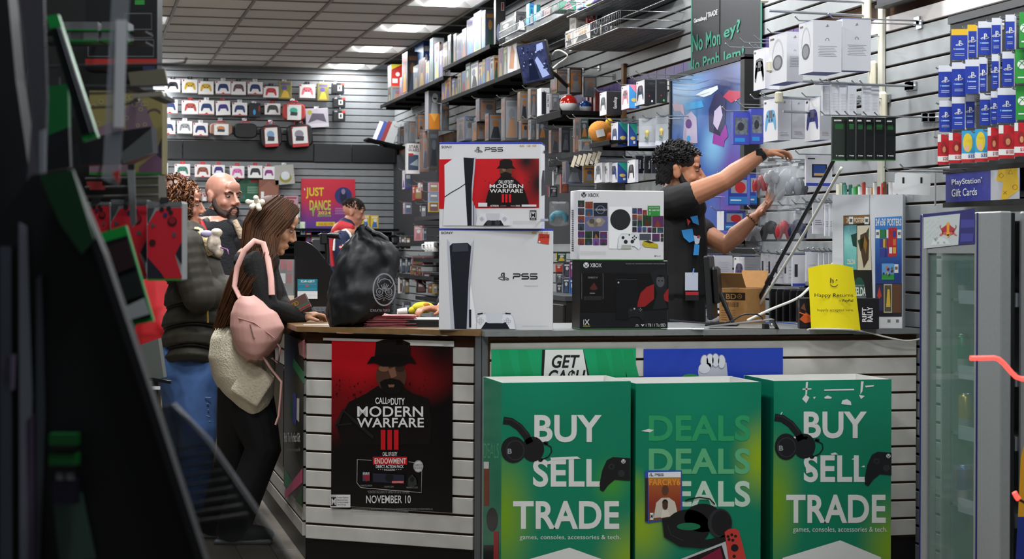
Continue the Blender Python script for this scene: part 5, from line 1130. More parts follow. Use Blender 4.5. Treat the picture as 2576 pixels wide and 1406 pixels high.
# ------------------------------------------------------------------ woman in the padded coat
D=9.1; ft=floorpt(490,D)
t=thing('person','curly-haired woman in a dark olive padded coat','person',ft,-TH)
P_=lambda x,y,d=0:PD(x,y,D+d)
hc=P_(456,514); b=Fig(t); P,Rm=head(b,hc,-4,4,1.0,.95)
b.limb([(P_(450,560),.05),(P_(452,590),.055)]); b.limb([(P_(470,600),.10),(P_(488,700),.115),(P_(486,820),.12),(P_(482,930),.13)])
hip=P_(480,930); k1,k2=P_(498,1080,-.08),P_(462,1090,.1); f1,f2=floorpt(490,D-.08)+Vector((0,0,.08)),floorpt(450,D+.1)+Vector((0,0,.08)); legs(b,hip,f1,f2,k1,k2)
sA,eA,wA=P_(470,625,-.2),P_(500,745,-.26),P_(570,730,-.05); b.limb([(sA,.055),(eA,.048),(wA,.03)]); hand(b,wA,P_(600,722,0)-wA,camv(0,.4,-1),.95,.5,-1)
for f_ in(f1,f2): b.ell(Vector((f_.x,f_.y,.045))+camv(.05,0,0),(.125,.048,.045),M_BLACK,12,8,Matrix.Rotation(-TH,3,'Z'))
fuse('body',t,b,mat('#b37a62',.5,noise=.08),.006,3); face_parts(t,P,Rm,1,'#3a2416')
M_COAT=mat('#2f2b21',.72,noise=.2,scale=18)
b=Fig(t); rows=[(560,440,510,.15),(585,428,530,.19),(615,424,548,.21),(636,423,560,.215),(644,432,552,.180),(672,418,562,.225),(700,416,570,.23),(705,426,560,.190),(735,414,572,.235),(762,412,575,.235),(768,424,564,.195),(790,410,575,.235),(815,405,570,.235),(821,417,558,.195),(845,404,560,.235),(868,402,556,.235),(874,414,542,.197),(895,402,545,.235),(912,410,535,.215)]
rs=[]
for py,xl,xr,dw in rows: rs.append([P_((xl+xr)/2+(xr-xl)/2*math.cos(a),py+7*math.cos(2*a),dw*math.sin(a)) for a in[2*math.pi*j/32 for j in range(32)]])
b.ring(rs,M_COAT)
for i in range(9):
    u=i/8; p=sA.lerp(eA,min(1,u*1.6)) if u<.62 else eA.lerp(wA,(u-.62)/.38); b.ell(p,(.098-.022*u,)*3,M_BLACK,14,10)
fuse('padded_coat',t,b,M_COAT,.008,1)
for py,xl,xr,dw in rows:
    if dw in(.180,.190,.195,.197):
        f=Fig(t); f.tube([P_((xl+xr)/2+(xr-xl)/2*1.05*math.cos(a),py+7*math.cos(2*a),dw*1.10*math.sin(a)) for a in[math.pi+math.pi*j/16 for j in range(17)]],.006,mat('#12110d',.7),5); f.build('quilt_seam',t)
f=Fig(t); f.tube([P_(x,y,d) for x,y,d in((470,575,-.12),(500,590,-.17),(520,615,-.2),(530,640,-.21))],[.03,.034,.03,.02],mat('#cbb98f',.95,bump=.8,scale=70),10); f.build('cream_collar',t)
f=Fig(t); f.tube([P_(522,780,-.24),P_(523,812,-.245)],.006,mat('#b79a4a',.3,metal=.7),6); f.build('zip_pull',t)
b=Fig(t); M_JEAN=mat('#45669c',.8,noise=.25,scale=14)
for k_,f_ in((k1,f1),(k2,f2)): b.limb([(P_(480,885),.165),(hip,.172),(hip.lerp(k_,.5),.128),(k_,.098),(k_.lerp(f_,.5),.085),(f_,.085)])
fuse('blue_jeans',t,b,M_JEAN,.009,2)
f=Fig(t); R=random.Random(8)
for i in range(5): f.tube([P_(520+R.uniform(-6,4),1000+i*15,-.15),P_(529+R.uniform(-4,2),1004+i*15+R.uniform(-5,5),-.14)],.003,mat('#7d93ba',.9),5)
f.build('knee_rips',t)
# curls
f=Fig(t); R=random.Random(21); hm=[mat(c,.5) for c in('#54301a','#6a3f20','#82522c','#432512')]
for i in range(900):
    a=R.uniform(0,2*math.pi); z=R.uniform(-1,1); q=math.sqrt(1-z*z); rr_=R.uniform(.88,1.12); p=P(-.030+.122*rr_*q*math.cos(a),.112*rr_*q*math.sin(a),.002+.138*rr_*z)
    loc=Rm.inverted()@(p-hc)
    if loc.x>.06 and loc.z<.065: continue
    u=Vector((R.gauss(0,1),R.gauss(0,1),R.gauss(0,1))).normalized(); v=u.orthogonal().normalized(); rr=R.uniform(.009,.016); dn=Vector((R.uniform(-.1,.1),R.uniform(-.1,.1),-1)); L=R.uniform(.03,.06)
    pts=[p+(u*math.cos(k*.95)+v*math.sin(k*.95))*rr+dn*(L*k/9) for k in range(10)]
    f.tube(pts,[.0042]*9+[.002],R.choice(hm),5)
for i in range(240):
    p=P_(R.uniform(420,500),R.uniform(560,625),R.uniform(-.14,.1)); u=Vector((R.gauss(0,1),R.gauss(0,1),0)).normalized(); v=Vector((-u.y,u.x,.3)); pts=[p+(u*math.cos(k*.95)+v*math.sin(k*.95))*.012+Vector((0,0,-.006*k)) for k in range(9)]
    f.tube(pts,[.0042]*8+[.002],R.choice(hm),5)
f.build('curly_hair',t)
f=Fig(t); f.ell(P(-.032,0,.022),(.112,.100,.112),hm[0],18,12,Rm); f.build('hair_cap',t)
# small plush bundle with sunglasses held against the coat
q=thing('plush_toy','white and tan plush held at the padded coat','plush toy',PD(545,640,D-.27),-TH); b=Fig(q)
b.ell(PD(538,612,D-.26),(.035,.03,.05),M_BLACK); b.ell(PD(545,585,D-.26),(.03,.028,.022),M_BLACK); b.ell(PD(550,632,D-.26),(.025,.03,.03),M_BLACK); fuse('body',q,b,mat('#cdbfae',.9,noise=.6,scale=30),.006,1); f=Fig(q); f.ell(PD(520,588,D-.27),(.03,.02,.018),mat('#a9a3c6',.8)); f.build('cap',q); f=Fig(q); f.tube([PD(555,622,D-.29),PD(572,628,D-.29),PD(575,640,D-.29)],.005,mat('#8a5a8a',.3,metal=.5),6); f.build('glasses',q)
# ------------------------------------------------------------------ bald man
D=9.9; ft=floorpt(560,D)
t=thing('person','bald bearded man in a black sweater and open jacket','person',ft,-TH)
P_=lambda x,y,d=0:PD(x,y,D+d)
hc=P_(561,494); b=Fig(t); P,Rm=head(b,hc,42,4,1.08,1.1)
b.limb([(P_(548,540),.066),(P_(540,575),.078)]); b.limb([(P_(545,600),.15),(P_(550,700),.17),(P_(552,850),.165)]); b.ell(P_(545,600),(.19,.11,.06),M_BLACK,16,10,Matrix.Rotation(-TH,3,'Z'))
hip=P_(552,880); legs(b,hip,floorpt(540,D)+Vector((0,0,.08)),floorpt(575,D+.1)+Vector((0,0,.08)),P_(540,1060),P_(578,1060))
fuse('body',t,b,mat('#b98572',.42,noise=.12,scale=18),.006,3); face_parts(t,P,Rm,1.08,'#2a1c14'); beard(t,P,Rm,1.08,mat('#3a2a22',.8,noise=.5,scale=140))
b=Fig(t); b.limb([(P_(544,556),.086),(P_(544,572),.108),(P_(545,592),.168),(P_(550,700),.185),(P_(552,860),.18)]); b.ell(P_(546,588),(.238,.155,.095),M_BLACK,16,10,Matrix.Rotation(-TH,3,'Z')); fuse('ribbed_sweater',t,b,mat('#12161a',.9,bump=.5,scale=90),.008,2)
M_JK=mat('#15161a',.6)
for s,x0 in((-1,508),(1,600)):
    b=Fig(t); b.limb([(P_(x0-s*14,565,-.08),.04),(P_(x0,600,-.06),.07),(P_(x0-s*4,700,-.02),.07),(P_(x0-s*6,840,.0),.07)]); fuse('jacket_side',t,b,M_JK,.008,2)
f=Fig(t); f.tube([P_(506,556,-.15),P_(516,590,-.18),P_(526,630,-.19)],[.012,.022,.012],mat('#a8202a',.6),8); f.build('red_lining',t)
f=Fig(t); f.tube([P_(590,555,-.12),P_(602,580,-.13),P_(606,600,-.12)],[.016,.02,.012],mat('#b9a58c',.95,bump=.8,scale=60),8); f.build('fur_trim',t)
b=Fig(t)
for k_,f_ in((P_(540,1060),floorpt(540,D)),(P_(578,1060),floorpt(575,D+.1))): b.limb([(hip,.14),(k_,.095),(f_+Vector((0,0,.03)),.08)])
fuse('trousers',t,b,mat('#a08a66',.8),.01,2)
# ------------------------------------------------------------------ man in the red, white and blue hoodie, far back
D=17.0; ft=floorpt(868,D)
t=thing('person','man with cropped hair in a red, white and navy hooded jacket','person',ft,-TH)
P_=lambda x,y,d=0:PD(x,y,D+d)
hc=P_(889,535); b=Fig(t); P,Rm=head(b,hc,2,14,1.0,.9); b.limb([(P_(878,556),.058),(P_(870,575),.07)]); b.limb([(P_(868,590),.14),(P_(866,680),.16),(P_(866,760),.16)]); b.ell(P_(868,588),(.13,.2,.08),M_BLACK,14,10)
hip=P_(866,770); legs(b,hip,floorpt(862,D)+Vector((0,0,.08)),floorpt(872,D+.1)+Vector((0,0,.08)),P_(864,860),P_(874,860)); fuse('body',t,b,mat('#b58068',.5),.009,2)
b=Fig(t); b.limb([(P_(872,572),.10),(P_(868,595),.165),(P_(866,680),.185),(P_(866,750),.18)]); b.limb([(P_(862,598,-.2),.075),(P_(868,650,-.22),.07),(P_(890,690,-.1),.055)]); fuse('navy_jacket',t,b,mat('#1d2748',.7),.012,2)
b=Fig(t); b.limb([(P_(846,584,-.05),.05),(P_(862,572,-.10),.07),(P_(880,574,-.10),.05)]); fuse('red_hood',t,b,mat('#b3242c',.7),.01,2)
f=Fig(t); f.tube([P_(x,y,-.22) for x,y in((840,630),(842,605),(856,584),(870,578),(880,588),(886,602))],.012,M_WHITE,6); f.tube([P_(x,y,-.2) for x,y in((834,600),(834,640),(838,670))],.02,mat('#b3242c',.7),6); f.build('stripe',t)
pprint('cross_emblem',t,tuple(W_of(t).inverted()@P_(865,620,-.32)),(0,-1,0),lambda b:(b.rect(875,332,960,282,mat('#b3242c'),1),b.rect(912,338,930,275,M_WHITE,2),b.rect(872,316,962,300,M_WHITE,2)),ZG)
f=Fig(t); R=random.Random(31)
for i in range(500):
    a=R.uniform(0,2*math.pi); z=R.uniform(.05,1); q_=math.sqrt(1-z*z); p=P(-.012+.098*q_*math.cos(a),.078*q_*math.sin(a),.035+.087*z); dn=(p-hc).normalized(); f.tube([p,p+dn*.02],[.006,.002],mat('#1c1512',.6),4)
f.build('hair',t)
# ------------------------------------------------------------------ person in a red coat behind the padded coat
D=11.2; ft=floorpt(392,D)
t=thing('person','person in a bright red coat standing behind the padded coat','person',ft,-TH)
P_=lambda x,y,d=0:PD(x,y,D+d)
hc=P_(384,590); b=Fig(t); P,Rm=head(b,hc,150,0,1.0); b.limb([(P_(384,625),.055),(P_(386,650),.06)]); b.limb([(P_(388,665),.13),(P_(390,760),.16),(P_(390,850),.16)]); hip=P_(390,870); legs(b,hip,floorpt(382,D)+Vector((0,0,.08)),floorpt(405,D)+Vector((0,0,.08)),P_(380,1010),P_(406,1010)); fuse('body',t,b,SKIN2,.009,2)
b=Fig(t); b.limb([(P_(386,650),.11),(P_(390,690),.19),(P_(392,770),.205),(P_(392,838),.20)]); b.limb([(P_(416,690,-.05),.08),(P_(420,760,-.1),.075),(P_(410,820,-.15),.06)]); fuse('red_coat',t,b,mat('#b01a22',.55,noise=.1,scale=10),.012,2)
f=Fig(t); f.ell(P(-.012,0,.045),(.102,.082,.09),M_HAIRK,16,10,Rm); f.build('hair',t)
b=Fig(t)
for x in(382,405): b.limb([(hip,.13),(P_(x,1010),.09),(floorpt(x,D)+Vector((0,0,.04)),.08)])
fuse('khaki_trousers',t,b,mat('#9a8a6c',.8),.012,2)
# ------------------------------------------------------------------ clerk hidden behind the console cartons, one hand showing
D=8.5; ft=floorpt(1215,D)
t=thing('person','clerk behind the console cartons, only a hand reaching to the flyers shows','person',ft,-TH)
P_=lambda x,y,d=0:PD(x,y,D+d)
hc=P_(1215,480); b=Fig(t); P,Rm=head(b,hc,100,6,1.0); b.limb([(P_(1215,530),.055),(P_(1215,560),.06)]); b.limb([(P_(1215,600),.13),(P_(1215,700),.15),(P_(1215,850),.15)]); b.ell(P_(1215,580),(.20,.12,.07),M_BLACK,14,10,Matrix.Rotation(-TH,3,'Z'))
sA,eA,wA=P_(1150,600),P_(1150,720,-.1),P_(1112,778,-.32); b.limb([(sA,.055),(eA,.045),(wA,.028)]); hand(b,wA,P_(1070,775,-.36)-wA,camv(0,0,-1),.95,.6,1)
hip=P_(1215,880); legs(b,hip,floorpt(1195,D)+Vector((0,0,.08)),floorpt(1235,D)+Vector((0,0,.08)),P_(1195,1080),P_(1235,1080)); fuse('body',t,b,SKIN1,.006,2); face_parts(t,P,Rm,1,'#120f0e')
b=Fig(t); b.limb([(P_(1215,565),.10),(P_(1215,610),.16),(P_(1215,740),.17),(P_(1215,860),.165)]); b.ell(P_(1215,585),(.21,.135,.075),M_BLACK,14,10,Matrix.Rotation(-TH,3,'Z')); b.limb([(sA,.07),(eA,.06),(eA.lerp(wA,.75),.045)]); fuse('black_shirt',t,b,M_TEE,.009,2)
b=Fig(t)
for x in(1195,1235): b.limb([(hip,.13),(P_(x,1080),.09),(floorpt(x,D)+Vector((0,0,.04)),.08)])
fuse('trousers',t,b,mat('#101114',.8),.012,2)
f=Fig(t); f.ell(P(-.014,0,.05),(.102,.082,.088),M_HAIRK,16,10,Rm); f.build('hair',t)
# ================================================================== RIGHT WALL: SHELVES AND STOCK
class ZM:
    def __init__(s,x0,y0,sc): s.x0,s.y0,s.sc=x0,y0,sc
    def __call__(s,x,y): return s.x0+x/s.sc, s.y0+y/s.sc
Z6=ZM(940,0,3.903); Z8=ZM(1340,140,4.134); ZA=ZM(1560,0,3.788); ZC3=ZM(1620,320,2.704); Z7=ZM(940,180,3.70); ZN=ZM(1000,400,3.195); ZL=ZM(1380,380,3.125)
def quadtext(b,s,q,m,l=2,bold=.02):
    vs,fs,_=text_mesh(s,bold,0); (ax,ay),(bx,by),(cx,cy),(dx,dy)=q       # BL BR TR TL
    b.add([b.uv((ax*(1-u)+bx*u)*(1-v)+(dx*(1-u)+cx*u)*v,(ay*(1-u)+by*u)*(1-v)+(dy*(1-u)+cy*u)*v,l) for u,v in vs],fs,m)
HOOKM=mat('#aeb2b6',.25,metal=.95)
def peg(p,L,label,axis='x',tip=.02,tagm=None):
    """hook rod from the wall out to the room; p = wall end"""
    label=' '.join(label.split()[:16]); t=thing('peg_hook',label,'hook',p,0,'chrome peg hooks'); d=Vector((-1,0,0)) if axis=='x' else Vector((0,-1,0))
    part('rod',t,lambda b:b.tube([Vector((0,0,0)),d*(L-tip),d*L+Vector((0,0,tip*.9))],.0032,HOOKM,6)); part('wall_plate',t,lambda b:b.box(d*.004,(.008 if axis=='x' else .05,.05 if axis=='x' else .008,.035),HOOKM))
    if tagm: part('price_holder',t,lambda b:b.box(d*(L+.002)+Vector((0,0,.02)),(.004 if axis=='x' else .045,.045 if axis=='x' else .004,.03),tagm))
    return t
def wbox(z,xa,xb,xc,yt,yb,o,front,side,name='boxed_product',label='',cat='box',group=None,fp=None,sp=None,zb=None,hook=False,top=None,clear=False,tilt=0):
    """box standing or hanging at the right wall: xa-xb front face, xb-xc camera side, in zoom units"""
    (pa,_),(pb,t_),(pc,_)=z(xa,yt),z(xb,yt),z(xc,yt); _,b_=z(xb,yb) if yb is not None else (0,0)
    N=PW(pb,t_,o); F=PW(pa,t_,o); zt_=N.z
    if zb is None: zb=PW(pb,b_,o).z
    r=ray(pc,t_); xr=O.x+r.x*(N.y/r.y); dep=max(.02,min(xr-N.x,o-.006 if o>.03 else .02)); w=max(.012,F.y-N.y); h=max(.02,zt_-zb)
    t=thing(name,label,cat,(XW-o,F.y,zb),-math.pi/2,group)
    if tilt: t.rotation_euler=(0,math.radians(tilt),-math.pi/2)
    mf=front if not isinstance(front,str) else mat(front,.4); ms=side if not isinstance(side,str) else mat(side,.4)
    def bd(b):
        b.add([(0,0,0),(w,0,0),(w,0,h),(0,0,h)],[(0,1,2,3)],mf)
        b.add([(w,0,0),(w,dep,0),(w,dep,h),(w,0,h),(0,0,0),(0,dep,0),(0,dep,h),(0,0,h)],[(0,1,2,3),(5,4,7,6),(1,5,6,2)],ms)
        tm_=mat(top,.4) if top else ms
        b.add([(0,0,0),(w,0,0),(w,dep,0),(0,dep,0),(0,0,h),(w,0,h),(w,dep,h),(0,dep,h)],[(3,2,1,0),(4,5,6,7)],tm_)
    part('box',t,bd)
    if fp:
        def g(b): b.frame((0,0,0),(1,0,0),(0,0,1)); fp(b,w,h)
        part('front_print',t,g)
    if sp:
        def g2(b): b.frame((w,0,0),(0,1,0),(0,0,1)); sp(b,dep,h)
        part('side_print',t,g2)
    if clear: part('clear_sleeve',t,lambda b:b.box((w/2,dep/2,h/2),(w+.006,dep+.004,h+.006),M_ACR))
    if hook: peg(Vector((XW-.001,F.y-w/2,zt_+.006)),o+.05,'chrome hook of the '+' '.join(label.split()[:12]))
    return t,w,dep,h
ORD=['first','second','third','fourth','fifth','sixth','seventh','eighth','ninth','tenth','eleventh','twelfth','thirteenth','fourteenth','fifteenth','sixteenth','seventeenth','eighteenth','nineteenth','twentieth','twenty-first','twenty-second','twenty-third','twenty-fourth','twenty-fifth','twenty-sixth','twenty-seventh','twenty-eighth']
PAL={'white':'#e0e0e0','pale grey':'#b0b0b4','grey':'#808488','dark grey':'#4a4c50','black':'#1e2022','red':'#b02a2a','dark red':'#7a2a2a','pink':'#d890b0','rose':'#c4767e','orange':'#d08030','yellow':'#d0b030','brown':'#6a4a34','tan':'#b09a70','green':'#2f7a40','teal':'#3a9a98','blue':'#3a6ab0','light blue':'#7ab0d8','navy':'#2a3a68','purple':'#6a4a90'}
def cname(c):
    f=lambda h:[int(h[i:i+2],16) for i in(1,3,5)]; a=f(c); return min(PAL,key=lambda n:sum((x-y)**2 for x,y in zip(a,f(PAL[n]))))
# generic printed fronts ------------------------------------------------
RP=random.Random(77)
def art(c1,c2,c3):
    a,b2,c=mat(c1,.4),mat(c2,.4),mat(c3,.4); s=RP.random()
    def f(b,w,h):
        b.rect(.08*w,.06*h,.92*w,.94*h,a,1); b.poly([(.15*w,.08*h),(.85*w,.08*h),(.7*w,(.4+.2*s)*h),(.4*w,(.55+.1*s)*h)],b2,2); b.disc((.4+.2*s)*w,.62*h,.22*w,c,3,.13*h,12); b.rect(.14*w,.80*h,.86*w,.90*h,c,2)
    return f
def padbox(c,c2='#e9e9ec',logo=None):
    m=mat(c,.35); k=mat('#22252b',.4)
    def f(b,w,h):
        b.rect(0,0,w,h,mat(c2,.4),1); s=min(w*.86,h*.95)
        # tall packs carry the pad upright
        pad_shape(b,w/2,h*.5,w*.80,m,2,mat('#55585f',.4),k); 
        if h>w*1.25:
            b.poly([(w*.16,h*.46),(w*.84,h*.46),(w*.80,h*.74),(w*.5,h*.78),(w*.2,h*.74)],m,2); b.poly([(w*.16,h*.5),(w*.10,h*.22),(w*.2,h*.18),(w*.36,h*.46)],m,2); b.poly([(w*.84,h*.5),(w*.90,h*.22),(w*.8,h*.18),(w*.64,h*.46)],m,2)
        b.rect(.06*w,.9*h,.2*w,.95*h,k,2)
    return f
def lines(n,c='#9a9aa0',y0=.3,y1=.6,pslogo=None,head=False):
    m=mat(c,.4)
    def f(b,w,h):
        for i in range(n): b.rect(.18*w+.04*w*(i%2),(y0+(y1-y0)*i/n)*h,.84*w-.05*w*(i%3),(y0+(y1-y0)*i/n)*h+.012*h,m,1)
        if head: b.hoop(.5*w,.62*h,.055*w,.014*w,mat('#33363c'),2,n=12,a0=0,a1=180); b.disc(.445*w,.615*h,.014*w,mat('#33363c'),2,n=8); b.disc(.555*w,.615*h,.014*w,mat('#33363c'),2,n=8)
        if pslogo: ps_logo(b,.5*w,.90*h,.055*h,mat('#22252b'),2)
    return f
# shelves ---------------------------------------------------------------
M_SH=mat('#0b0c0d',.85,spec=.2)
def shelf(label,z,xa,xb,y,o,th=.035,div=()):
    px0,py0=z(xa,y[0]); px1,py1=z(xb,y[1]); A=PW(px0,py0,o); Bq=PW(px1,py1,o); zz=(A.z+Bq.z)/2
    t=thing('wall_shelf',label,'shelf',(XW,A.y,zz),-math.pi/2); L=A.y-Bq.y
    part('board',t,lambda b:b.box((L/2,-o/2,-th*.35),(L,o-.004,th*.55),M_SH)); part('front_lip',t,lambda b:b.box((L/2,-o+.006,-th/2),(L,.012,th),mat('#141517',.8,spec=.25),bev=.002))
    for i in range(int(L/.6)+1): part('bracket',t,lambda b:b.box((min(L-.02,.02+i*.6),-o*.42,-th*.9),(.014,o*.8,.03),M_SH))
    return zz
zA=shelf('lowest-left long black wall shelf nearest the back corner',Z6,65,685,(1050,722),.34)
zB=shelf('highest long black wall shelf under the ceiling lights',Z6,682,1140,(668,425),.34)
zC=shelf('long middle black wall shelf running behind the small screen',Z6,668,1450,(978,672),.34)
GA='collectible boxes on the corner shelf'
def fill(z,zz,o,rows,shelfname,group,yoff=0):
    for i,(xa,xb,xc,yt,c1,c2) in enumerate(rows):
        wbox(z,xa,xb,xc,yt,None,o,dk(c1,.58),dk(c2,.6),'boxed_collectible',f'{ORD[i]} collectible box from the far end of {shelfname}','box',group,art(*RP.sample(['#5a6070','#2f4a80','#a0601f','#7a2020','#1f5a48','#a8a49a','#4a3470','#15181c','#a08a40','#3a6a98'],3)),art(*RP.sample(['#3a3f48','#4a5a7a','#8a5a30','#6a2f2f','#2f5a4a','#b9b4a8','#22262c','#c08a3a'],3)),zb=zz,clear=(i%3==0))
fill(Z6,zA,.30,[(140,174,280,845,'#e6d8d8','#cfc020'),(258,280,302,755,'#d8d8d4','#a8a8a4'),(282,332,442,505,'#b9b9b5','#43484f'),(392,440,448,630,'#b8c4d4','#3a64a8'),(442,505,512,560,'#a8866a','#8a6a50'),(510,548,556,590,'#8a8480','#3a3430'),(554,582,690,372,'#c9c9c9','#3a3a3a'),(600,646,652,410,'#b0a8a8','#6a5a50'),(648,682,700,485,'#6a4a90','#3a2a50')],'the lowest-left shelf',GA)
t_,w_,d_,h_=wbox(Z6,140,174,280,630,845,.30,'#f0eeee','#b8241c','boxed_collectible','red and yellow box stacked on the yellow box at the far shelf end','box',GA,None,lambda b,w,h:(b.poly([(0,.75*h),(w,h),(0,h)],mat('#d8cc30'),1),b.disc(.6*w,.55*h,.2*w,mat('#d8d4d0'),2),b.rect(.1*w,.15*h,.6*w,.35*h,mat('#c9c9c9'),2)))
wbox(Z6,405,490,552,400,600,.20,'#3f7cc4','#2a50a0','boxed_collectible','bright blue box behind the dark box with the orange print on the corner shelf','box',GA,art('#5aa0d8','#d8b848','#3060b0'),art('#2a50a0','#d8b848','#d8d8d8'),zb=zA)
GB='collectible boxes on the highest shelf'
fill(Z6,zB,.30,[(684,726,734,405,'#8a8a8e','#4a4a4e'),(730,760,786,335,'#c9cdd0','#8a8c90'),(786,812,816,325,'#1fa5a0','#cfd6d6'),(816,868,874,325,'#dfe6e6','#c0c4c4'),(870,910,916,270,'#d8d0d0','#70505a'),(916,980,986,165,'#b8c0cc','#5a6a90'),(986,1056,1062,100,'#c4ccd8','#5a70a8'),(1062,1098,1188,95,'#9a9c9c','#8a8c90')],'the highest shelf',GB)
wbox(Z6,1183,1200,1296,-25,None,.30,'#2a2c30','#0e0f12','boxed_collectible','large black box with a red window at the near end of the highest shelf','box',GB,None,lambda b,w,h:(b.rect(.55*w,.72*h,.85*w,.90*h,mat('#c9c9cc'),1),b.rect(.60*w,.73*h,.80*w,.89*h,mat('#7a1c1c'),2),b.disc(.3*w,.25*h,.2*w,mat('#8a96b0'),1,.18*h)),zb=zB)
GC='collectible boxes on the middle shelf'
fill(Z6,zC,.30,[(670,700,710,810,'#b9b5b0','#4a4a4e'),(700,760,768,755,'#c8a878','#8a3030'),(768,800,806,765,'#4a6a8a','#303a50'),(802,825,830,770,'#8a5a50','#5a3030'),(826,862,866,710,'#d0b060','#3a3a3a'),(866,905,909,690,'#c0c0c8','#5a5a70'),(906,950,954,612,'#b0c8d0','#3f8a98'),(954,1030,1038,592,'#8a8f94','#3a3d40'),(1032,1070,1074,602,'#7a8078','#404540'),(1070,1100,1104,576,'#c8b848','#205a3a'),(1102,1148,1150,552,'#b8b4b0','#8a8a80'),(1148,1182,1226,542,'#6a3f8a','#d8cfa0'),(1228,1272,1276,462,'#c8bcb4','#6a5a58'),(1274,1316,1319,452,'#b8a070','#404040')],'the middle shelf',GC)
wbox(Z6,1316,1405,1574,295,None,.30,'#e2e2e6','#d2d0d0','boxed_collectible','tall white figure box beside the small hanging screen','box',GC,lambda b,w,h:(b.poly([(.2*w,.15*h),(.7*w,.1*h),(.8*w,.5*h),(.5*w,.72*h),(.3*w,.5*h)],mat('#c98a5a'),1),b.disc(.4*w,.78*h,.12*w,mat('#b03a2a'),1,.05*h)),lambda b,w,h:(b.poly([(.1*w,.75*h),(.4*w,.9*h),(.9*w,.8*h),(.7*w,.66*h)],mat('#6a4a30'),1),b.disc(.6*w,.72*h,.15*w,mat('#c98a4a'),2,.05*h),b.rect(.1*w,.5*h,.5*w,.53*h,mat('#555555'),1)),zb=zC)
# lower displays below the middle shelf ---------------------------------
GD='boxed figures on the lower wall displays'
def low(rows,zz,grp,what,o=.32):
    for i,(xa,xb,xc,yt,yb,c1,c2,lab) in enumerate(rows): wbox(zz,xa,xb,xc,yt,yb,o,dk(c1,.7),dk(c2,.7),'figure_box',lab,'box',grp,art(*RP.sample(['#5a5f68','#2a2d34','#8a5420','#6a2020','#44474e','#16191d','#6a5030'],3)),art(*RP.sample(['#3a3f48','#55585f','#8a5a30','#26282e','#6a6d74'],3)),clear=(i%2==0),hook=True)
low([(820,895,985,1140,1375,'#5a4a8a','#2a4a98','purple and blue toy box above the left console carton'),(968,1012,1100,1195,1375,'#8a8c90','#4a4c52','grey clear-fronted figure box low above the left console carton'),(1005,1040,1205,965,1185,'#77797c','#2e2f33','black figure box with a yellow spot under the middle shelf'),(1095,1130,1270,1110,1375,'#8a8c90','#55575c','wide grey figure box right of the small grey one'),(1255,1290,1425,960,1375,'#6a5e52','#463a30','tall dark brown figure box above the left console carton'),(1414,1440,1516,900,1185,'#a89a6a','#8a7a48','gold window box under the small screen'),(1516,1542,1604,868,1155,'#a89a78','#7a6c50','second gold window box next to the white figure box'),(1426,1450,1520,1185,1365,'#9a9ca0','#6d6f74','grey slab box under the first gold box'),(1520,1545,1600,1175,1365,'#a4a6aa','#75777c','grey slab box under the second gold box'),(1600,1622,1700,1165,1365,'#8c8e94','#5d5f66','dark grey slab box under the white figure box'),(1725,1750,1822,920,1075,'#7a6a6a','#55505a','small clear blister box left of the red and white ball')],Z6,GD,'')
def bat(b,w,h): b.rect(.08*w,.08*h,.62*w,.86*h,mat('#2a2c33',.2),1); quadtext(b,'BATMAN',[(.92*w,.35*h),(.92*w,.75*h),(.72*w,.75*h),(.72*w,.35*h)][0:4],M_INKB,2,.03)
wbox(Z6,1606,1645,1728,862,1145,.32,'#d8dade','#e0e2e6','figure_box','white hero figure window box under the small screen','box',GD,None,bat)
t_,w_,d_,h_=wbox(Z6,505,540,655,890,1275,.30,'#9a9ca0','#55585d','figure_box','tall grey and orange trooper figure box hanging under the corner shelf','box',GD,None,lambda b,w,h:(b.rect(.05*w,.02*h,.95*w,.42*h,mat('#c4761a'),1),b.poly([(.15*w,.42*h),(.5*w,.2*h),(.85*w,.42*h)],mat('#e0a040'),2),b.disc(.55*w,.82*h,.26*w,mat('#b9bcc0'),1,.12*h),b.poly([(.2*w,.42*h),(.8*w,.42*h),(.75*w,.7*h),(.3*w,.7*h)],mat('#8d9095'),1),b.rect(.40*w,.78*h,.70*w,.82*h,M_INKB,2)))
low([(660,672,742,1020,1275,'#6a5048','#4e342a','narrow brown figure box right of the tall orange one'),(412,432,505,1115,1360,'#8a8d92','#4a4c50','grey figure box left of the tall orange one'),(300,345,412,1190,1400,'#6a6d70','#3c4a40','grey and green figure box near the back corner'),(235,262,300,1250,1420,'#45474c','#232529','small black figure box at the back corner')],Z6,GD,'')
def sw(b,w,h):
    b.text('STAR',.15*w,.84*h,.9*w,.95*h,M_INKB,1,.04); b.text('WARS',.08*w,.73*h,.95*w,.83*h,M_INKB,1,.04); b.poly([(.1*w,.12*h),(.9*w,.12*h),(.9*w,.62*h),(.1*w,.66*h)],mat('#3a4a60'),1); b.poly([(.2*w,.3*h),(.85*w,.5*h),(.88*w,.25*h)],mat('#9aa4ac'),2); b.rect(.1*w,.6*h,.5*w,.68*h,mat('#b02a28'),2)
t_,w_,d_,h_=wbox(Z7,296,312,430,670,950,.36,'#d8d8d6','#dedcda','figure_box','white ship model box in front of the lower displays','box',GD,None,sw,hook=True)
low([(430,455,515,545,930,'#7a3030','#a05040','red and grey card figure box right of the white ship box'),(500,515,605,545,905,'#8a8c90','#6a6050','grey and yellow trooper box left of the upper console carton')],Z7,GD,'')
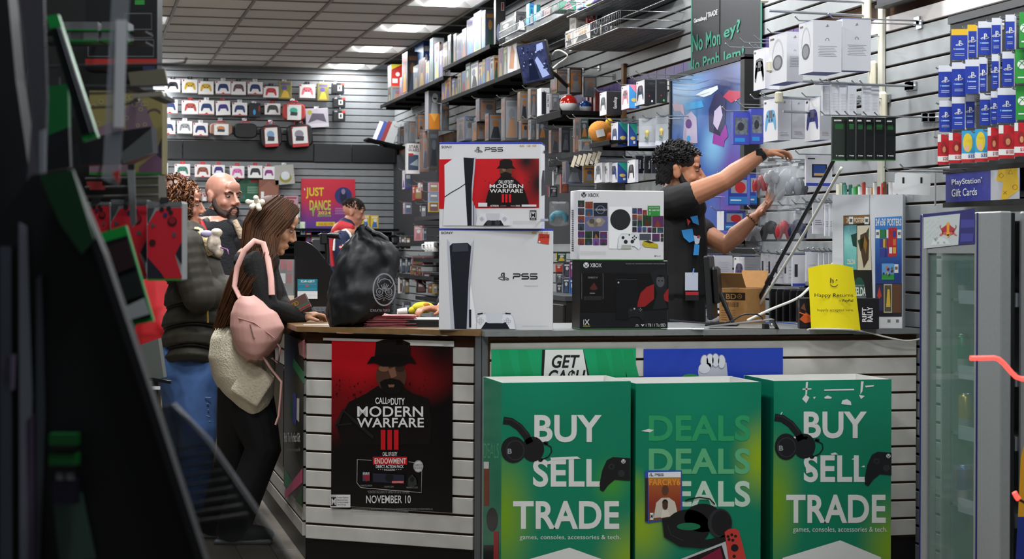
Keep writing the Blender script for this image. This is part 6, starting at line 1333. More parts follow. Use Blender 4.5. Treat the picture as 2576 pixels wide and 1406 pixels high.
# angled tray on the back corner
t=thing('magazine_tray','tilted black tray of magazines at the back corner','tray',PW(985,372,.35),-math.pi/2)
inw(t,lambda b:(b.box(PW(968,362,.45),(.40,.30,.02),M_SH,R=rot('Y',12)),b.tube([PW(968,366,.45),PW(1000,372,.0)],.02,M_SH,6)),'tray_board')
for i,(x,c,lb) in enumerate(((955,'#d8dadc','white'),(966,'#3a4a90','blue and red'),(977,'#8a2a2a','red'),(988,'#b9bcbc','pale grey'))):
    q=PW(x,335,.46-.03*i); m=thing('magazine',f'{lb} magazine leaning in the tilted corner tray','magazine',q,-TH,'magazines in the corner tray')
    part('cover',m,lambda b:b.box((0,0,0),(.09,.012,.24),mat(c,.4),R=rot('Y',22))); part('pages',m,lambda b:b.box((.01,.008,0),(.085,.006,.235),M_WHITE,R=rot('Y',22)))
# ---------------------------------------------------------------- ball shelf
zE=shelf('short deep black wall shelf carrying two toy balls',Z6,1600,1835,(1175,1045),.42,.05)
def ball(label,px,py,r,c,o):
    p=PW(*Z6(px,py),o); D=p.x*ST+p.y*CT; R_=r/3.903*D/FPX; t=thing('toy_ball',label,'ball',(p.x,p.y,zE),0,'toy balls on the wall shelf')
    part('lower_half',t,lambda b:b.lathe([(R_*math.sin(a),R_-R_*math.cos(a)) for a in[math.pi/2*i/8 for i in range(9)]],M_WHITE,n=24)); part('upper_half',t,lambda b:b.lathe([(R_*math.sin(a),R_-R_*math.cos(a)) for a in[math.pi/2+math.pi/2*i/8 for i in range(9)]],mat(c,.15,metal=.3),n=24))
ball('glossy red and white toy ball on the short deep shelf',1915,975,88,'#b8261c',.30)
ball('glossy blue and white toy ball behind the red one',2085,978,62,'#2a5aa8',.18)
GE='boxes behind the toy balls'
low([(1740,1800,1925,680,905,'#c9b840','#2a2c30','yellow and black board game behind the red toy ball'),(1905,1925,2048,668,920,'#b8a8a8','#26282c','red-topped black board game right of the yellow one'),(2050,2062,2190,752,950,'#2f3236','#141619','dark green board game behind the blue toy ball')],Z6,GE,'',.22)
for (i,(xa,xb,xc)) in enumerate(((555,572,592),(592,612,632),(632,652,720))): wbox(Z8,xa,xb,xc,384,545,.15,'#b9a8a4','#8d2f2c','game_case',f'{ORD[i]} red game case from the left beside the blue toy ball','game case','red game cases by the balls',None,None,zb=zE)
# ---------------------------------------------------------------- small security screen
D=11.6; c=PD(1347,157,D)
t=thing('security_screen','small tilted security screen showing a dim blue store view','screen',c,0,None,(math.radians(4),math.radians(-10),-TH+math.radians(-22)))
sw_,sh_=.205,.255
part('bezel',t,lambda b:b.box((0,0,0),(sw_,.04,sh_),M_BLACK,bev=.006))
M_SCR=mat('#2e3556',.2,emit=.28,noise=.7,scale=22,name='screen_picture')
part('picture',t,lambda b:b.box((0,-.021,0),(sw_-.018,.002,sh_-.018),M_SCR))
def scr(b):
    b.frame((-sw_/2,-.0225,-sh_/2),(1,0,0),(0,0,1)); l_=mat('#8f9cc8',.2,emit=.3); d2=mat('#141a33',.2,emit=.1)
    b.poly([(.05,.02),(.12,.02),(.10,.15),(.07,.15)],d2,1); b.poly([(.14,.02),(.19,.03),(.13,.16),(.11,.14)],l_,1); b.poly([(.13,.19),(.18,.2),(.18,.24),(.14,.235)],l_,1)
    R=random.Random(5)
    for i in range(26): x,y=R.uniform(.015,.185),R.uniform(.05,.23); b.rect(x,y,x+R.uniform(.004,.012),y+R.uniform(.004,.012),R.choice([l_,d2]),2)
part('picture_detail',t,scr)
a_=PD(1395,165,D+.02); inw(t,lambda b:(b.tube([c+camv(.02,.03,0),PD(1400,190,D+.1),PW(1440,230,.02)],.014,M_BLACK,8)),'arm')
cable('white_cord','white cord looping from the small screen up to the wire basket',[PD(1390,172,D),PD(1405,160,D),PD(1428,142,D-.1),PD(1412,128,D-.1),PD(1398,128,D-.1),PD(1390,138,D)],.005,M_CORDW)
# ---------------------------------------------------------------- wire baskets with stock at the top
def basket(label,quad,o,h=.05):
    (x0,y0),(x1,y1)=quad; A=PW(x0,y0,o); Bq=PW(x1,y1,o); t=thing('wire_basket',label,'basket',(XW,A.y,(A.z+Bq.z)/2),-math.pi/2); L=A.y-Bq.y
    def f(b):
        for z_ in(0,h,h*2): b.tube([(0,-.004,z_),(0,-o,z_),(L,-o,z_),(L,-.004,z_)],.003,HOOKM,6)
        n=int(L/.035)
        for i in range(n+1): b.tube([(L*i/n,-.004,0),(L*i/n,-o,0),(L*i/n,-o,h*2)],.0016,HOOKM,4)
        for i in range(9): b.tube([(0,-o*(i+.5)/9,0),(L,-o*(i+.5)/9,0)],.0016,HOOKM,4)
    part('wire_mesh',t,f); part('base_sheet',t,lambda b:b.box((L/2,-o/2,.004),(L-.01,o-.01,.003),mat('#3a3c3e',.5))); return A.z
zb1=basket('upper left wire basket of boxed games under the ceiling',(Z6(1235,372),Z6(1930,205)),.36)
GB1='boxed games in the wire baskets'
for i,(xa,xb,xc,yt,c1,c2,lb) in enumerate([(1245,1385,1390,150,'#5a6258','#3a3f3a','row of clear green-grey cards at the left of the upper left basket'),(1384,1400,1500,112,'#2a2a2a','#141416','black trading card box in the upper left basket'),(1500,1530,1575,30,'#2a9aa8','#2a58a8','teal and blue magazine pack in the upper left basket'),(1575,1600,1640,45,'#3a8ab0','#2fa090','blue and green magazine pack in the upper left basket'),(1600,1660,1690,100,'#9ab0c4','#6a80a0','pale blue slim pack in the upper left basket'),(1675,1750,1780,60,'#c9b0a8','#b85a50','pink slim pack in the upper left basket'),(1745,1825,1990,8,'#b9d0c4','#3aa078','green card box with a pink figure in the upper left basket')]):
    wbox(Z6,xa,xb,xc,yt,None,.34,c1,c2,'boxed_game',lb,'box',GB1,art(c2,c1,'#c9c9c9'),(lambda b,w,h:(b.rect(.08*w,.06*h,.9*w,.94*h,mat('#4ab088'),1),b.poly([(.2*w,.1*h),(.8*w,.1*h),(.65*w,.75*h),(.5*w,.9*h),(.35*w,.6*h)],mat('#d88aa4'),2))) if i==6 else art(c1,'#d0d0d0',c2),zb=zb1)
zb2=basket('upper right wire basket of boxed games under the ceiling',(Z6(1900,130),Z6(2440,-40)),.36)
for i,(xa,xb,xc,yt,c1,c2,lb) in enumerate([(1990,2060,2100,40,'#c9b0c4','#4a90c0','pink and blue pack in the upper right basket'),(2080,2130,2190,10,'#9ac0d8','#c0d040','blue and lime pack in the upper right basket'),(2130,2230,2290,-30,'#d8d8de','#5a3a90','white and purple pack in the upper right basket'),(2275,2330,2460,-70,'#d8c8c0','#8a2a24','red box at the near end of the upper right basket')]): wbox(Z6,xa,xb,xc,yt,None,.34,c1,c2,'boxed_game',lb,'box',GB1,art(c1,c2,'#ffffff'),art(c2,c1,'#d0d0d0'),zb=zb2)
zb3=basket('low wire basket of black and white patterned boxes',(Z6(1880,460),Z6(2420,300)),.40)
for i,(xa,xb,xc,yt,c1,c2,lb) in enumerate([(1885,1960,2000,280,'#c9c4bc','#9a948c','cream patterned box at the left of the low basket'),(1960,2130,2225,235,'#d0ccc4','#26282a','white patterned box with a black side in the low basket'),(2225,2240,2325,240,'#8a8a86','#2a2c2e','black box with a silver badge in the low basket'),(2325,2340,2400,255,'#8a8a86','#303234','last black box with a silver badge in the low basket')]): wbox(Z6,xa,xb,xc,yt,None,.38,c1,c2,'boxed_game',lb,'box','patterned boxes in the low basket',(lambda b,w,h:[b.rect(RP.uniform(.05,.85)*w,RP.uniform(.05,.9)*h,RP.uniform(.05,.85)*w+.08*w,RP.uniform(.05,.9)*h,M_INKB,1) for _ in range(8)]) if False else art('#d8d4cc','#3a3a3a','#b08a5a'),lambda b,w,h:(b.hoop(.55*w,.55*h,.16*w,.05*w,mat('#a9adb0'),1,.24*h),b.rect(.1*w,.08*h,.9*w,.16*h,mat('#77797c'),1)),zb=zb3)
wbox(Z6,1925,1990,2090,150,None,.30,'#d8d4cc','#cfcac2','boxed_game','white stippled box standing behind in the low basket','box','patterned boxes in the low basket',art('#d8d4cc','#55504a','#a9a49c'),art('#d8d4cc','#55504a','#a9a49c'),zb=zb3)
def ufc(b,w,h): b.rect(.05*w,.1*h,.45*w,.9*h,mat('#d0d0d0'),1); b.text('UFC',.08*w,.35*h,.42*w,.65*h,M_INKB,2,.03); b.rect(.55*w,.3*h,.9*w,.8*h,mat('#3a3c3e'),1)
wbox(Z6,2085,2100,2260,105,232,.26,'#a82a24','#a82a24','boxed_game','red sports game box on top of the patterned boxes','box','patterned boxes in the low basket',None,lambda b,w,h:(b.text('UFC',.08*w,.25*h,.42*w,.8*h,M_INKW,2,.03),b.rect(.5*w,0,w,h,mat('#b9bcbc'),1),b.rect(.6*w,.2*h,.9*w,.8*h,mat('#2a2c2e'),2)))
# ---------------------------------------------------------------- hooks of controller packs left of the framed poster
GH='controller packs on the wall hooks'
gs=lambda b,w,h:quadtext(b,'GameStop',[(.72*w,.25*h),(.72*w,.75*h),(.45*w,.75*h),(.45*w,.25*h)],M_INKW,2,.02)
def dual(c1,c2):
    return lambda b,w,h:(b.rect(0,0,w,h,mat(c1),1),b.poly([(0,h),(w,h),(w,.45*h)],mat(c2),2),b.disc(.5*w,.35*h,.3*w,mat('#c9b060'),3,.08*h),b.rect(.55*w,.1*h,.8*w,.22*h,M_INKW,3))
H8=lambda *a,**k:wbox(Z8,*a,name='controller_pack',cat='controller pack',group=GH,**k)
H8(700,770,930,370,610,.40,'#e4e4e8','#1a1b1d',label='white and black controller pack with a white side logo beside the toy balls',fp=padbox('#16181b'),sp=gs,hook=True)
H8(925,1005,1112,300,545,.36,'#e4e4e8','#d87a94',label='pink controller pack with a blue and pink side',fp=padbox('#d87a8c'),sp=dual('#3a8ac8','#d87a94'),hook='the pink controller pack')
H8(1080,1165,1282,250,500,.32,'#e4e4e8','#1c1d20',label='black and orange controller pack left of the framed poster',fp=padbox('#2a2018'),sp=lambda b,w,h:(b.disc(.6*w,.85*h,.3*w,mat('#2c2d31'),1,.05*h),b.rect(.4*w,.3*h,.48*w,.36*h,mat('#a82a24'),1),b.rect(.6*w,.08*h,.75*w,.16*h,M_INKW,1)),hook='the black and orange pack')
H8(1278,1290,1402,250,492,.30,'#3a3b3f','#191a1c',label='dark controller pack directly left of the framed poster',sp=lambda b,w,h:(b.disc(.5*w,.88*h,.3*w,mat('#2c2d31'),1,.05*h),b.rect(.4*w,.3*h,.48*w,.36*h,mat('#a82a24'),1),b.rect(.6*w,.08*h,.75*w,.16*h,mat('#4ab04a'),1)),hook='the dark pack')
H8(820,888,992,690,940,.36,'#e8e8ec','#24448a',label='blue and teal patterned controller pack beside the orange plush',fp=padbox('#1f3f86'),sp=dual('#24448a','#1f9a84'),hook='the blue and teal pack')
H8(990,1000,1086,708,938,.33,'#e8e8ec','#24448a',label='second blue and teal patterned pack, right of the first',sp=dual('#24448a','#1f9a84'),hook='the second teal pack')
for i,(x,c) in enumerate(((645,'#8a9098'),(718,'#d0d0d4'),(806,'#1f3f86'),(988,'#26211d'))):
    H8(x,x+78,x+(80 if i!=2 else 182),1100+(-20 if i==3 else 10),1315,.38-.02*i,'#e4e4e8','#c9c9cd' if i!=2 else '#24448a',label=f'{["grey","white","blue","black"][i]} controller pack in the lower hook row left of the cashier',fp=padbox(c),sp=dual('#24448a','#1f9a84') if i==2 else None,hook=f'the {["grey","white","blue","black"][i]} lower pack')
for i,x in enumerate((1062,1158,1232)): H8(x,x+12,x+88,1040+i*4,1222,.30-.02*i,'#2a2b2e','#141517',label=f'{ORD[i]} small black pack with white side lettering from the left, above the cashier',sp=gs,hook=f'the {ORD[i]} small black pack')
# clear blisters with small yellow figures
def blister(label,x0,x1,y0,y1,o):
    a=PW(*Z8(x0,y0),o); D_=a.x*ST+a.y*CT; c=PD(*Z8((x0+x1)/2,y1),D_); w=(x1-x0)/4.134*D_/FPX; h=(y1-y0)/4.134*D_/FPX
    t=thing('blister_pack',label,'blister pack',c,-TH+math.radians(-12),'clear blister packs'); part('card',t,lambda b:b.box((0,.012,h/2),(w,.003,h),mat('#b9bec2',.3,alpha=.55))); part('bubble',t,lambda b:b.box((0,-.008,h*.45),(w*.8,.03,h*.55),M_ACR,bev=.008)); part('label_strip',t,lambda b:b.box((0,.009,h*.12),(w,.002,h*.14),mat('#c9ccd4')))
    part('figure',t,lambda b:(b.ell((0,-.004,h*.52),(.012,.009,.014),mat('#d8b83a'),10,8),b.tube([(0,-.004,h*.5),(0,-.004,h*.36)],[.009,.006],mat('#c9a83a'),8),b.tube([(-.012,-.004,h*.36),(.006,-.004,h*.28)],.006,mat('#3a6a4a'),8)))
    peg(Vector((XW-.001,c.y,c.z+h)),XW-c.x+.03,'chrome hook of the '+' '.join(label.split()[:12]))
blister('left clear blister with a yellow figure by the framed poster',1100,1285,650,960,.34); blister('right clear blister with a yellow figure by the framed poster',1275,1408,625,945,.28)
# plush toys in a wire bin
t=base_t('plush_toy','round orange plush toy with a white tag above the right console cartons','plush toy',1512,360,PW(1512,360,.34).z,-TH); p=PW(*Z8(700,905),.34); t.location=p
part('body',t,lambda b:b.ell((0,0,.068),(.072,.06,.068),mat('#d08a3a',.9,bump=.3,scale=60),18,12)); part('ear',t,lambda b:b.ell((.055,-.03,.035),(.028,.026,.028),mat('#c0602a',.9),12,8)); part('tag',t,lambda b:b.box((0,-.064,.055),(.05,.004,.045),M_WHITE,R=rot('Y',-14)))
zS=shelf('small black ledge under the plush toys',Z8,596,800,(915,870),.42,.03)
for lb,x,y,r,c in(('yellow plush toy behind the orange one',790,745,42,'#d8b030'),('small yellow plush head at the top of the plush group',795,690,38,'#d8b838'),('teal and green plush toy left of the orange one',555,850,48,'#4ab49a'),('brown-haired plush toy at the back of the group',705,735,46,'#7a5a34')):
    p=PW(*Z8(x,y),.28); D_=p.x*ST+p.y*CT; r_=r/4.134*D_/FPX; q=thing('plush_toy',lb,'plush toy',(p.x,p.y,p.z-r_),-TH,'plush toys on the ledge'); part('body',q,lambda b:b.ell((0,0,r_),(r_,r_*.8,r_),mat(c,.9,bump=.3,scale=60),14,10)); part('limb',q,lambda b:(b.ell((-r_*.7,-r_*.3,r_*.3),(r_*.35,r_*.3,r_*.35),mat(c,.9),10,8),b.ell((r_*.7,-r_*.3,r_*.3),(r_*.35,r_*.3,r_*.35),mat(c,.9),10,8)))
    peg(Vector((XW-.001,p.y,p.z+r_*.6)),.3,'chrome peg hook behind '+lb)
low([(170,195,280,775,1010,'#b9a0a0','#7a4a4a','reddish clear card box on the short ledge by the upper console carton'),(275,300,390,750,1000,'#a09aa4','#3a3440','dark card box with a red ring on the short ledge'),(425,440,490,660,1000,'#c97a4a','#b0542a','tall orange card box on the short ledge'),(495,500,580,655,860,'#7aa08a','#3a6a50','green character card pack above the teal plush'),(480,500,615,875,985,'#b9bcbe','#c9cccf','white price card panel under the teal plush')],Z8,'card boxes on the short ledge','',.36)
zF=shelf('short black ledge behind the upper console carton',Z8,170,480,(1085,1035),.36,.045)
low([(312,345,520,1100,1330,'#d87a24','#23408a','blue and orange toy box tilted above the right white carton'),(515,530,645,1150,1315,'#c9bfae','#c2a440','red and yellow card box above the right white carton')],Z8,'toy boxes above the right cartons','',.38)
for i in range(6):
    p=PW(*Z8(430+i*50,1100-i*8),.40); q=thing('price_tag',f'{ORD[i]} small cream price tag from the left above the toy boxes','price tag',p,-TH,'cream price tags'); part('tag',q,lambda b:b.box((0,0,0),(.022,.008,.075),mat('#d0c6b0',.5),R=rot('Y',18))); part('rod',q,lambda b:(setattr(b,'M',W_of(q).inverted()),b.tube([p,Vector((XW-.002,p.y,p.z))],.003,HOOKM,6)))
# ================================================================== RIGHT WALL: BANNER, FRAMED POSTER, HEADSETS, CARDS
t=thing('banner','black hanging banner with teal edge reading No Money? No Problem!','banner',PW(1740,-20,.012),-math.pi/2)
a=PW(1740,0,.012); c=PW(1918,0,.012); zl=PW(1728,190,.012).z; t.location=(XW-.012,a.y,zl-.05); L=a.y-c.y; hh=ZC-.25-(zl-.05)
M_BAN=mat('#26282b',.6,noise=.12,scale=20); M_TEAL=mat('#2a7f66',.5)
part('cloth',t,lambda b:b.box((L/2,0,hh/2),(L,.002,hh),M_BAN)); part('teal_edge',t,lambda b:b.box((.008,-.002,hh/2),(.016,.002,hh),M_TEAL)); part('teal_edge',t,lambda b:b.box((L-.008,-.002,hh/2),(.016,.002,hh),M_TEAL)); part('fold',t,lambda b:b.box((L*.43,-.003,hh/2),(.006,.004,hh),M_BLACK))
def ban(b):
    Q=lambda s,x0,y0,x1,y1,hl,hr,m,bo:quadtext(b,s,[(x0,y0),(x1,y1),(x1,y1-hr),(x0,y0-hl)],m,2,bo)
    Q('GameStop',705,232,820,196,52,48,M_INKW,.03); b.line([(826,192),(826,118)],4,M_INKW,2); Q('TRADE',834,168,930,138,46,50,M_INKW,.01)
    Q('No Mon',690,500,958,425,160,150,M_TEAL,.02); Q('ey?',990,400,1145,340,140,165,M_TEAL,.02); Q('No Prob',655,695,950,600,110,110,M_TEAL,.02); Q('lem!',990,600,1182,545,110,110,M_TEAL,.02)
pprint('lettering',t,(0,-.0035,0),(0,-1,0),ban,(1560,0,3.788))
# framed picture
o_=.09; a=PW(1685,203,o_); c=PW(1873,203,o_); ztp=PW(1873,142,o_).z; t=thing('framed_poster','large framed blue and violet cartoon poster on the right wall','poster',(XW-o_,a.y,ztp-.98),-math.pi/2); L=a.y-c.y
part('frame',t,lambda b:(b.box((L/2,.04,.98),(L,.08,.025),M_BLACK),b.box((L/2,.04,0),(L,.08,.025),M_BLACK),b.box((0,.04,.49),(.025,.08,.98),M_BLACK),b.box((L-.03,.04,.49),(.06,.08,.98),M_BLACK)))
inkp=blobmat('poster_blue','#3f5fa8',[(.2,.9,.5,.4,'#5a96c4'),(.75,.85,.4,.35,'#26305a'),(.3,.2,.5,.4,'#4a5aa8'),(.85,.3,.3,.4,'#6a2f8a'),(.6,.55,.25,.2,'#7ab0d8')],.25)
part('print_sheet',t,lambda b:b.box((L/2,.01,.49),(L-.04,.004,.96),inkp))
def anim(b):
    w=mat('#d0d8e0',.3); pl=mat('#5a2a80',.3); sk=mat('#b9aec8',.3); rd=mat('#a82a4a',.3); dk=mat('#2a2a50',.3); mg=mat('#8a2a90',.3)
    b.poly([(720,905),(800,860),(930,815),(935,850),(870,900),(800,925)],w,1); b.poly([(610,985),(780,960),(800,1020),(640,1050)],mat('#4aa0d8',.3),1)
    b.poly([(850,1250),(845,1050),(900,900),(960,880),(1010,960),(1000,1200),(960,1300)],dk,1); b.poly([(900,1060),(960,1000),(980,1100),(930,1240),(890,1180)],sk,2); b.poly([(960,1280),(1010,1180),(1030,1300),(980,1364),(940,1364)],mg,2); b.poly([(980,920),(1040,860),(1150,870),(1150,930),(1060,980)],rd,1)
    b.poly([(600,1364),(610,1120),(680,1060),(730,1120),(740,1364)],sk,1); b.disc(655,1180,30,pl,2,44); b.disc(655,1320,18,mat('#3a9ad0',.3),2,30); b.poly([(500,990),(530,980),(600,1000),(620,1120),(580,1060),(520,1060)],mat('#c9a8c0',.3),1); b.poly([(880,1364),(900,1200),(1000,1320),(990,1400)],mg,1)
    for y in(780,840,900): b.line([(500,y),(600,y+20),(720,y+20),(850,y-20)],3,dk,1)
pprint('cartoon_print',t,(0,.007,0),(0,-1,0),anim,(1560,0,3.788))
# white headset and controller cartons
GW='white console accessory cartons on the right wall'
def A(xa,xb,xc,yt,yb,o,lab,fp=None,sp=None,c1='#dcdde2',c2='#d4d5dc',hook=True,top='#24358f',name='accessory_carton',grp=GW,z=ZA): return wbox(z,xa,xb,xc,yt,yb,o,c1,c2,name,lab,'carton',grp,fp,sp,hook=('the '+lab.split(' on the')[0].split(' right of')[0] if hook else False),top=top)
hs=lambda b,w,h:(b.disc(.5*w,.42*h,.28*w,mat('#55585f'),1,.16*h,18),b.disc(.5*w,.42*h,.2*w,mat('#8a8d94'),2,.12*h,18),b.hoop(.5*w,.5*h,.3*w,.05*w,mat('#c4c6cc'),1,.38*h,16,0,180),b.rect(.08*w,.9*h,.3*w,.94*h,M_TXT,1))
tx=lines(7,y0=.30,y1=.52,pslogo=True,head=True)
A(1705,1840,2112,190,682,.52,'big white headset carton in front, top right of the wall',hs,tx); A(2062,2120,2392,178,670,.36,'white headset carton right of the big one',hs,tx); A(1420,1590,1745,300,775,.50,'white headset carton left of the big one',hs,tx)
A(1275,1385,1425,452,842,.44,'white pack with a black controller at the left of the headset row',padbox('#3a3d44'),None); A(1372,1400,1520,470,850,.38,'white pack behind the left headset carton',None,None)
A(1370,1505,1632,930,1335,.46,'white pack with a light blue controller below the headsets',padbox('#5aa8d8'),lines(3,y0=.1,y1=.2,pslogo=True)); A(1615,1640,1765,945,1320,.38,'plain white pack right of the light blue controller',None,lines(3,y0=.1,y1=.2,pslogo=True))
A(1765,1905,2012,922,1330,.36,'white pack with a navy controller left of the dark cartons',padbox('#2f3488'),lines(3,y0=.1,y1=.2))
bl=lambda b,w,h:(b.rect(.1*w,.3*h,.9*w,.82*h,mat('#8f98a4',.15,metal=.7,noise=.5,scale=60),1),b.disc(.45*w,.55*h,.2*w,mat('#30343c',.2),2,.13*h),b.rect(.1*w,.08*h,.7*w,.2*h,mat('#2a86c8'),1))
A(1055,1080,1238,1065,1375,.42,'left blue earphone pack beside the framed poster',None,bl,'#4a56b0','#3f4aa8'); A(1225,1250,1366,1035,1370,.34,'right blue earphone pack beside the framed poster',None,bl,'#4a56b0','#3f4aa8')
for i,(x,yt) in enumerate(((1918,815),(2000,805),(2078,812),(2158,815),(2302,818),(2378,818))): wbox(ZA,x,x+14,x+(82 if i<4 else 78)+14,yt,1100,.40-.03*i if i<4 else .22-.04*(i-4),'#d0d2da','#dcdde4','remote_carton',f'{ORD[i]} slim white carton from the left under the headset row','carton','slim white cartons',None,lines(12,'#b0b2ba',.15,.75),hook=f'the {ORD[i]} slim white carton',top='#24358f',tilt=0)
# dark cartons with green edges
for i,(xa,xb,xc) in enumerate(((2012,2020,2160),(2160,2166,2240),(2242,2247,2325),(2327,2332,2412),(2416,2420,2516),(2520,2524,2620))):
    o=.46-.055*i
    wbox(ZA,xa,xb,xc,1112+i*2,1532,o,'#26302a','#15181a' if i else '#2a322d','dark_carton',f'{ORD[i]} black and green accessory carton from the left in the dark row','carton','black and green cartons',None,lambda b,w,h:(b.rect(.12*w,.90*h,.62*w,.935*h,M_INKW,1),b.rect(.18*w,.72*h,.75*w,.84*h,mat('#1f5a2c'),1),b.rect(0,0,w,.022*h,mat('#2f9a3a'),1),xb_logo(b,.3*w,.12*h,.035*h,M_INKW,M_BLACK,2),b.rect(.42*w,.105*h,.8*w,.125*h,M_INKW,1)),hook=f'the {ORD[i]} black and green carton',top='#26302a')
# cream wall plates of hook bars, uprights
for i,(x,y) in enumerate(((2192,18),(2207,190),(2232,268))):
    p=PW(x,y,.0); t=thing('hook_bar',f'cream-ended hook bar, {ORD[i]} from the top beside the grey upright','hook',(XW-.002,p.y,p.z),0); part('end_plate',t,lambda b:b.box((-.02,0,0),(.03,.06,.13),M_CREAM,bev=.012)); part('bar',t,lambda b:b.tube([(-.02,0,.02),(-.5,.02,.03)],.006,HOOKM,8)); part('lower_bar',t,lambda b:b.tube([(-.02,0,-.04),(-.48,.02,-.03)],.006,HOOKM,8)); part('front_clip',t,lambda b:b.box((-.5,.02,.03),(.03,.035,.05),M_CREAM,bev=.006))
p0=PW(2214,70,.02); t=thing('upright_channel','pale vertical cable channel on the right wall beside the dark cartons','channel',(XW-.012,p0.y,.95)); part('channel',t,lambda b:b.box((0,0,.75),(.02,.045,1.5),mat('#c9c7b8',.5),bev=.004)); part('pipe',t,lambda b:b.tube([(0,0,1.5),(0,0,2.2)],.010,M_MET,8))
t=thing('black_header','black header board at the top of the right wall','board',PW(2206,18,.06)); a=PW(2206,16,.06); c=PW(2330,-20,.06); t.location=(XW-.06,a.y,a.z); part('board',t,lambda b:b.box((.025,-(a.y-c.y)/2,.2),(.05,a.y-c.y,.4),mat('#2c2f33',.5))); part('edge',t,lambda b:b.box((.02,-(a.y-c.y)/2,-.004),(.06,a.y-c.y,.012),M_BLACK))
# ---------------------------------------------------------------- stock around the cashier's hands
C3=lambda xa,xb,xc,yt,yb,o,*r,**k:A(xa,xb,xc,yt,yb,o*.55,*r,z=ZC3,**k)
blr=lambda b,w,h:(b.rect(.12*w,.42*h,.86*w,.88*h,mat('#8a8f98',.2),1),b.disc(.55*w,.62*h,.25*w,mat('#b0282c',.25),2,.2*h),b.rect(.05*w,.05*h,.95*w,.3*h,mat('#2a7ac0'),1),b.rect(.1*w,.15*h,.6*w,.2*h,M_INKW,2))
C3(550,575,722,335,530,.42,'blue headset pack with a red window under the framed poster',None,blr,c1='#3a4aa0',c2='#2f3f98',top=None); C3(704,722,772,320,528,.36,'second blue headset pack with a red window',None,blr,c1='#3a4aa0',c2='#2f3f98',top=None); C3(498,545,692,570,700,.44,'blue pack with a purple item beside the lower arm',None,blr,c1='#d0d2da',c2='#3a4aa0',top=None)
def prt(b,w,h): b.rect(.22*w,.28*h,.80*w,.72*h,mat('#20242c'),1); b.rect(.28*w,.32*h,.74*w,.68*h,mat('#2c4a90',.3),2); b.rect(.30*w,.34*h,.72*w,.42*h,mat('#c9a070'),3); b.disc(.15*w,.5*h,.06*w,mat('#c9ccd2'),1,.2*h); b.disc(.88*w,.5*h,.06*w,mat('#c9ccd2'),1,.2*h); b.rect(0,0,w,.1*h,mat('#3a48b0'),1); b.rect(.06*w,.88*h,.34*w,.92*h,M_TXT,1)
C3(1094,1104,1282,192,398,.52,'white handheld player carton beside the reaching hand',None,prt)
for i,(xa,xc,yt,yb) in enumerate(((1144,1222,515,725),(1226,1254,520,740),(1256,1282,520,740),(1280,1302,520,710),(1302,1324,520,710),(1324,1346,520,710))): C3(xa,xa+6,xc,yt,yb,.44-.02*i,f'{ORD[i]} slim white carton from the left behind the slanted pole',None,lines(3,'#33363c',.3,.5),hook=True)
for i,(xa,xc,yt,yb) in enumerate(((1004,1100,868,1082),(1098,1180,848,1050),(1182,1216,855,1050),(1218,1250,855,1050),(1252,1284,855,1050),(1286,1318,855,1050),(1320,1352,858,1050))): C3(xa,xa+8,xc,yt,yb,.46-.03*i,f'{ORD[i]} low white carton from the left above the yellow sign',None,(lambda b,w,h:(b.rect(.15*w,.3*h,.4*w,.7*h,mat('#2a2c32'),1),b.rect(0,0,w,.09*h,mat('#3a48b0'),1))) if i==0 else lines(4,'#8a8c94',.1,.7))
C3(410,480,602,872,1040,.50,'white pack with a pale controller behind the monitor',None,lines(8,'#b0b2ba',.2,.8)); C3(614,685,792,882,1080,.46,'white pack with a purple controller behind the cardboard carton',padbox('#5a4a80'),lines(6,'#b0b2ba',.3,.8))
for i,x in enumerate((795,840,890,950)): C3(x,x+30,x+62,860+i*4,1062,.42-.03*i,f'{ORD[i]} white cable carton from the left behind the slanted pole foot',lambda b,w,h:b.rect(.25*w,.35*h,.65*w,.75*h,mat('#2a2c32'),1),lines(4,'#77797f',.2,.7))
C3(285,300,400,480,560,.5,'grey round-topped pack above the lower arm',None,None,c1='#b9bcc6',c2='#a0a3ae'); C3(365,375,395,830,1080,.62,'tall white carton at the cashier back',None,lines(3,'#33363c',.6,.8))
t_=A(285,305,395,1095,1318,.60,'white carton with a purple mark left of the monitor',None,lambda b,w,h:(b.disc(.6*w,.9*h,.12*w,mat('#3a2a60'),1,.12*h),b.rect(.15*w,.45*h,.7*w,.5*h,mat('#55575c'),1)),z=ZC3)
# black low cabinet along the wall
p=PW(1930,690,.5); cb=thing('back_cabinet','low black cabinet along the right wall behind the counter','cabinet',(XW-.36,8.05,0)); part('carcass',cb,lambda b:b.box((.18,1.2,.46),(.34,2.4,.92),mat('#16181a',.4))); part('top',cb,lambda b:b.box((.17,1.2,.93),(.36,2.42,.025),mat('#2f3436',.4)))
for i in range(5): part('door',cb,lambda b:b.box((-.008,.24+i*.48,.46),(.016,.46,.84),mat('#1d2022',.35),bev=.003))
R=random.Random(12)
for i in range(9):
    x0=1935+i*17; q=PW(x0,780,.30); m=thing('game_case',f'{ORD[i]} black game case from the left on the low cabinet','game case',(XW-.30,q.y,.945),-math.pi/2,'black cases on the low cabinet'); part('case',m,lambda b:b.box((.008,.07,.095),(.016,.135,.19),M_BLACK,bev=.002)); part('spine',m,lambda b:b.box((.008,-.0005,.095),(.012,.002,.17),mat(R.choice(['#2a2d31','#333a34','#24262c']))))
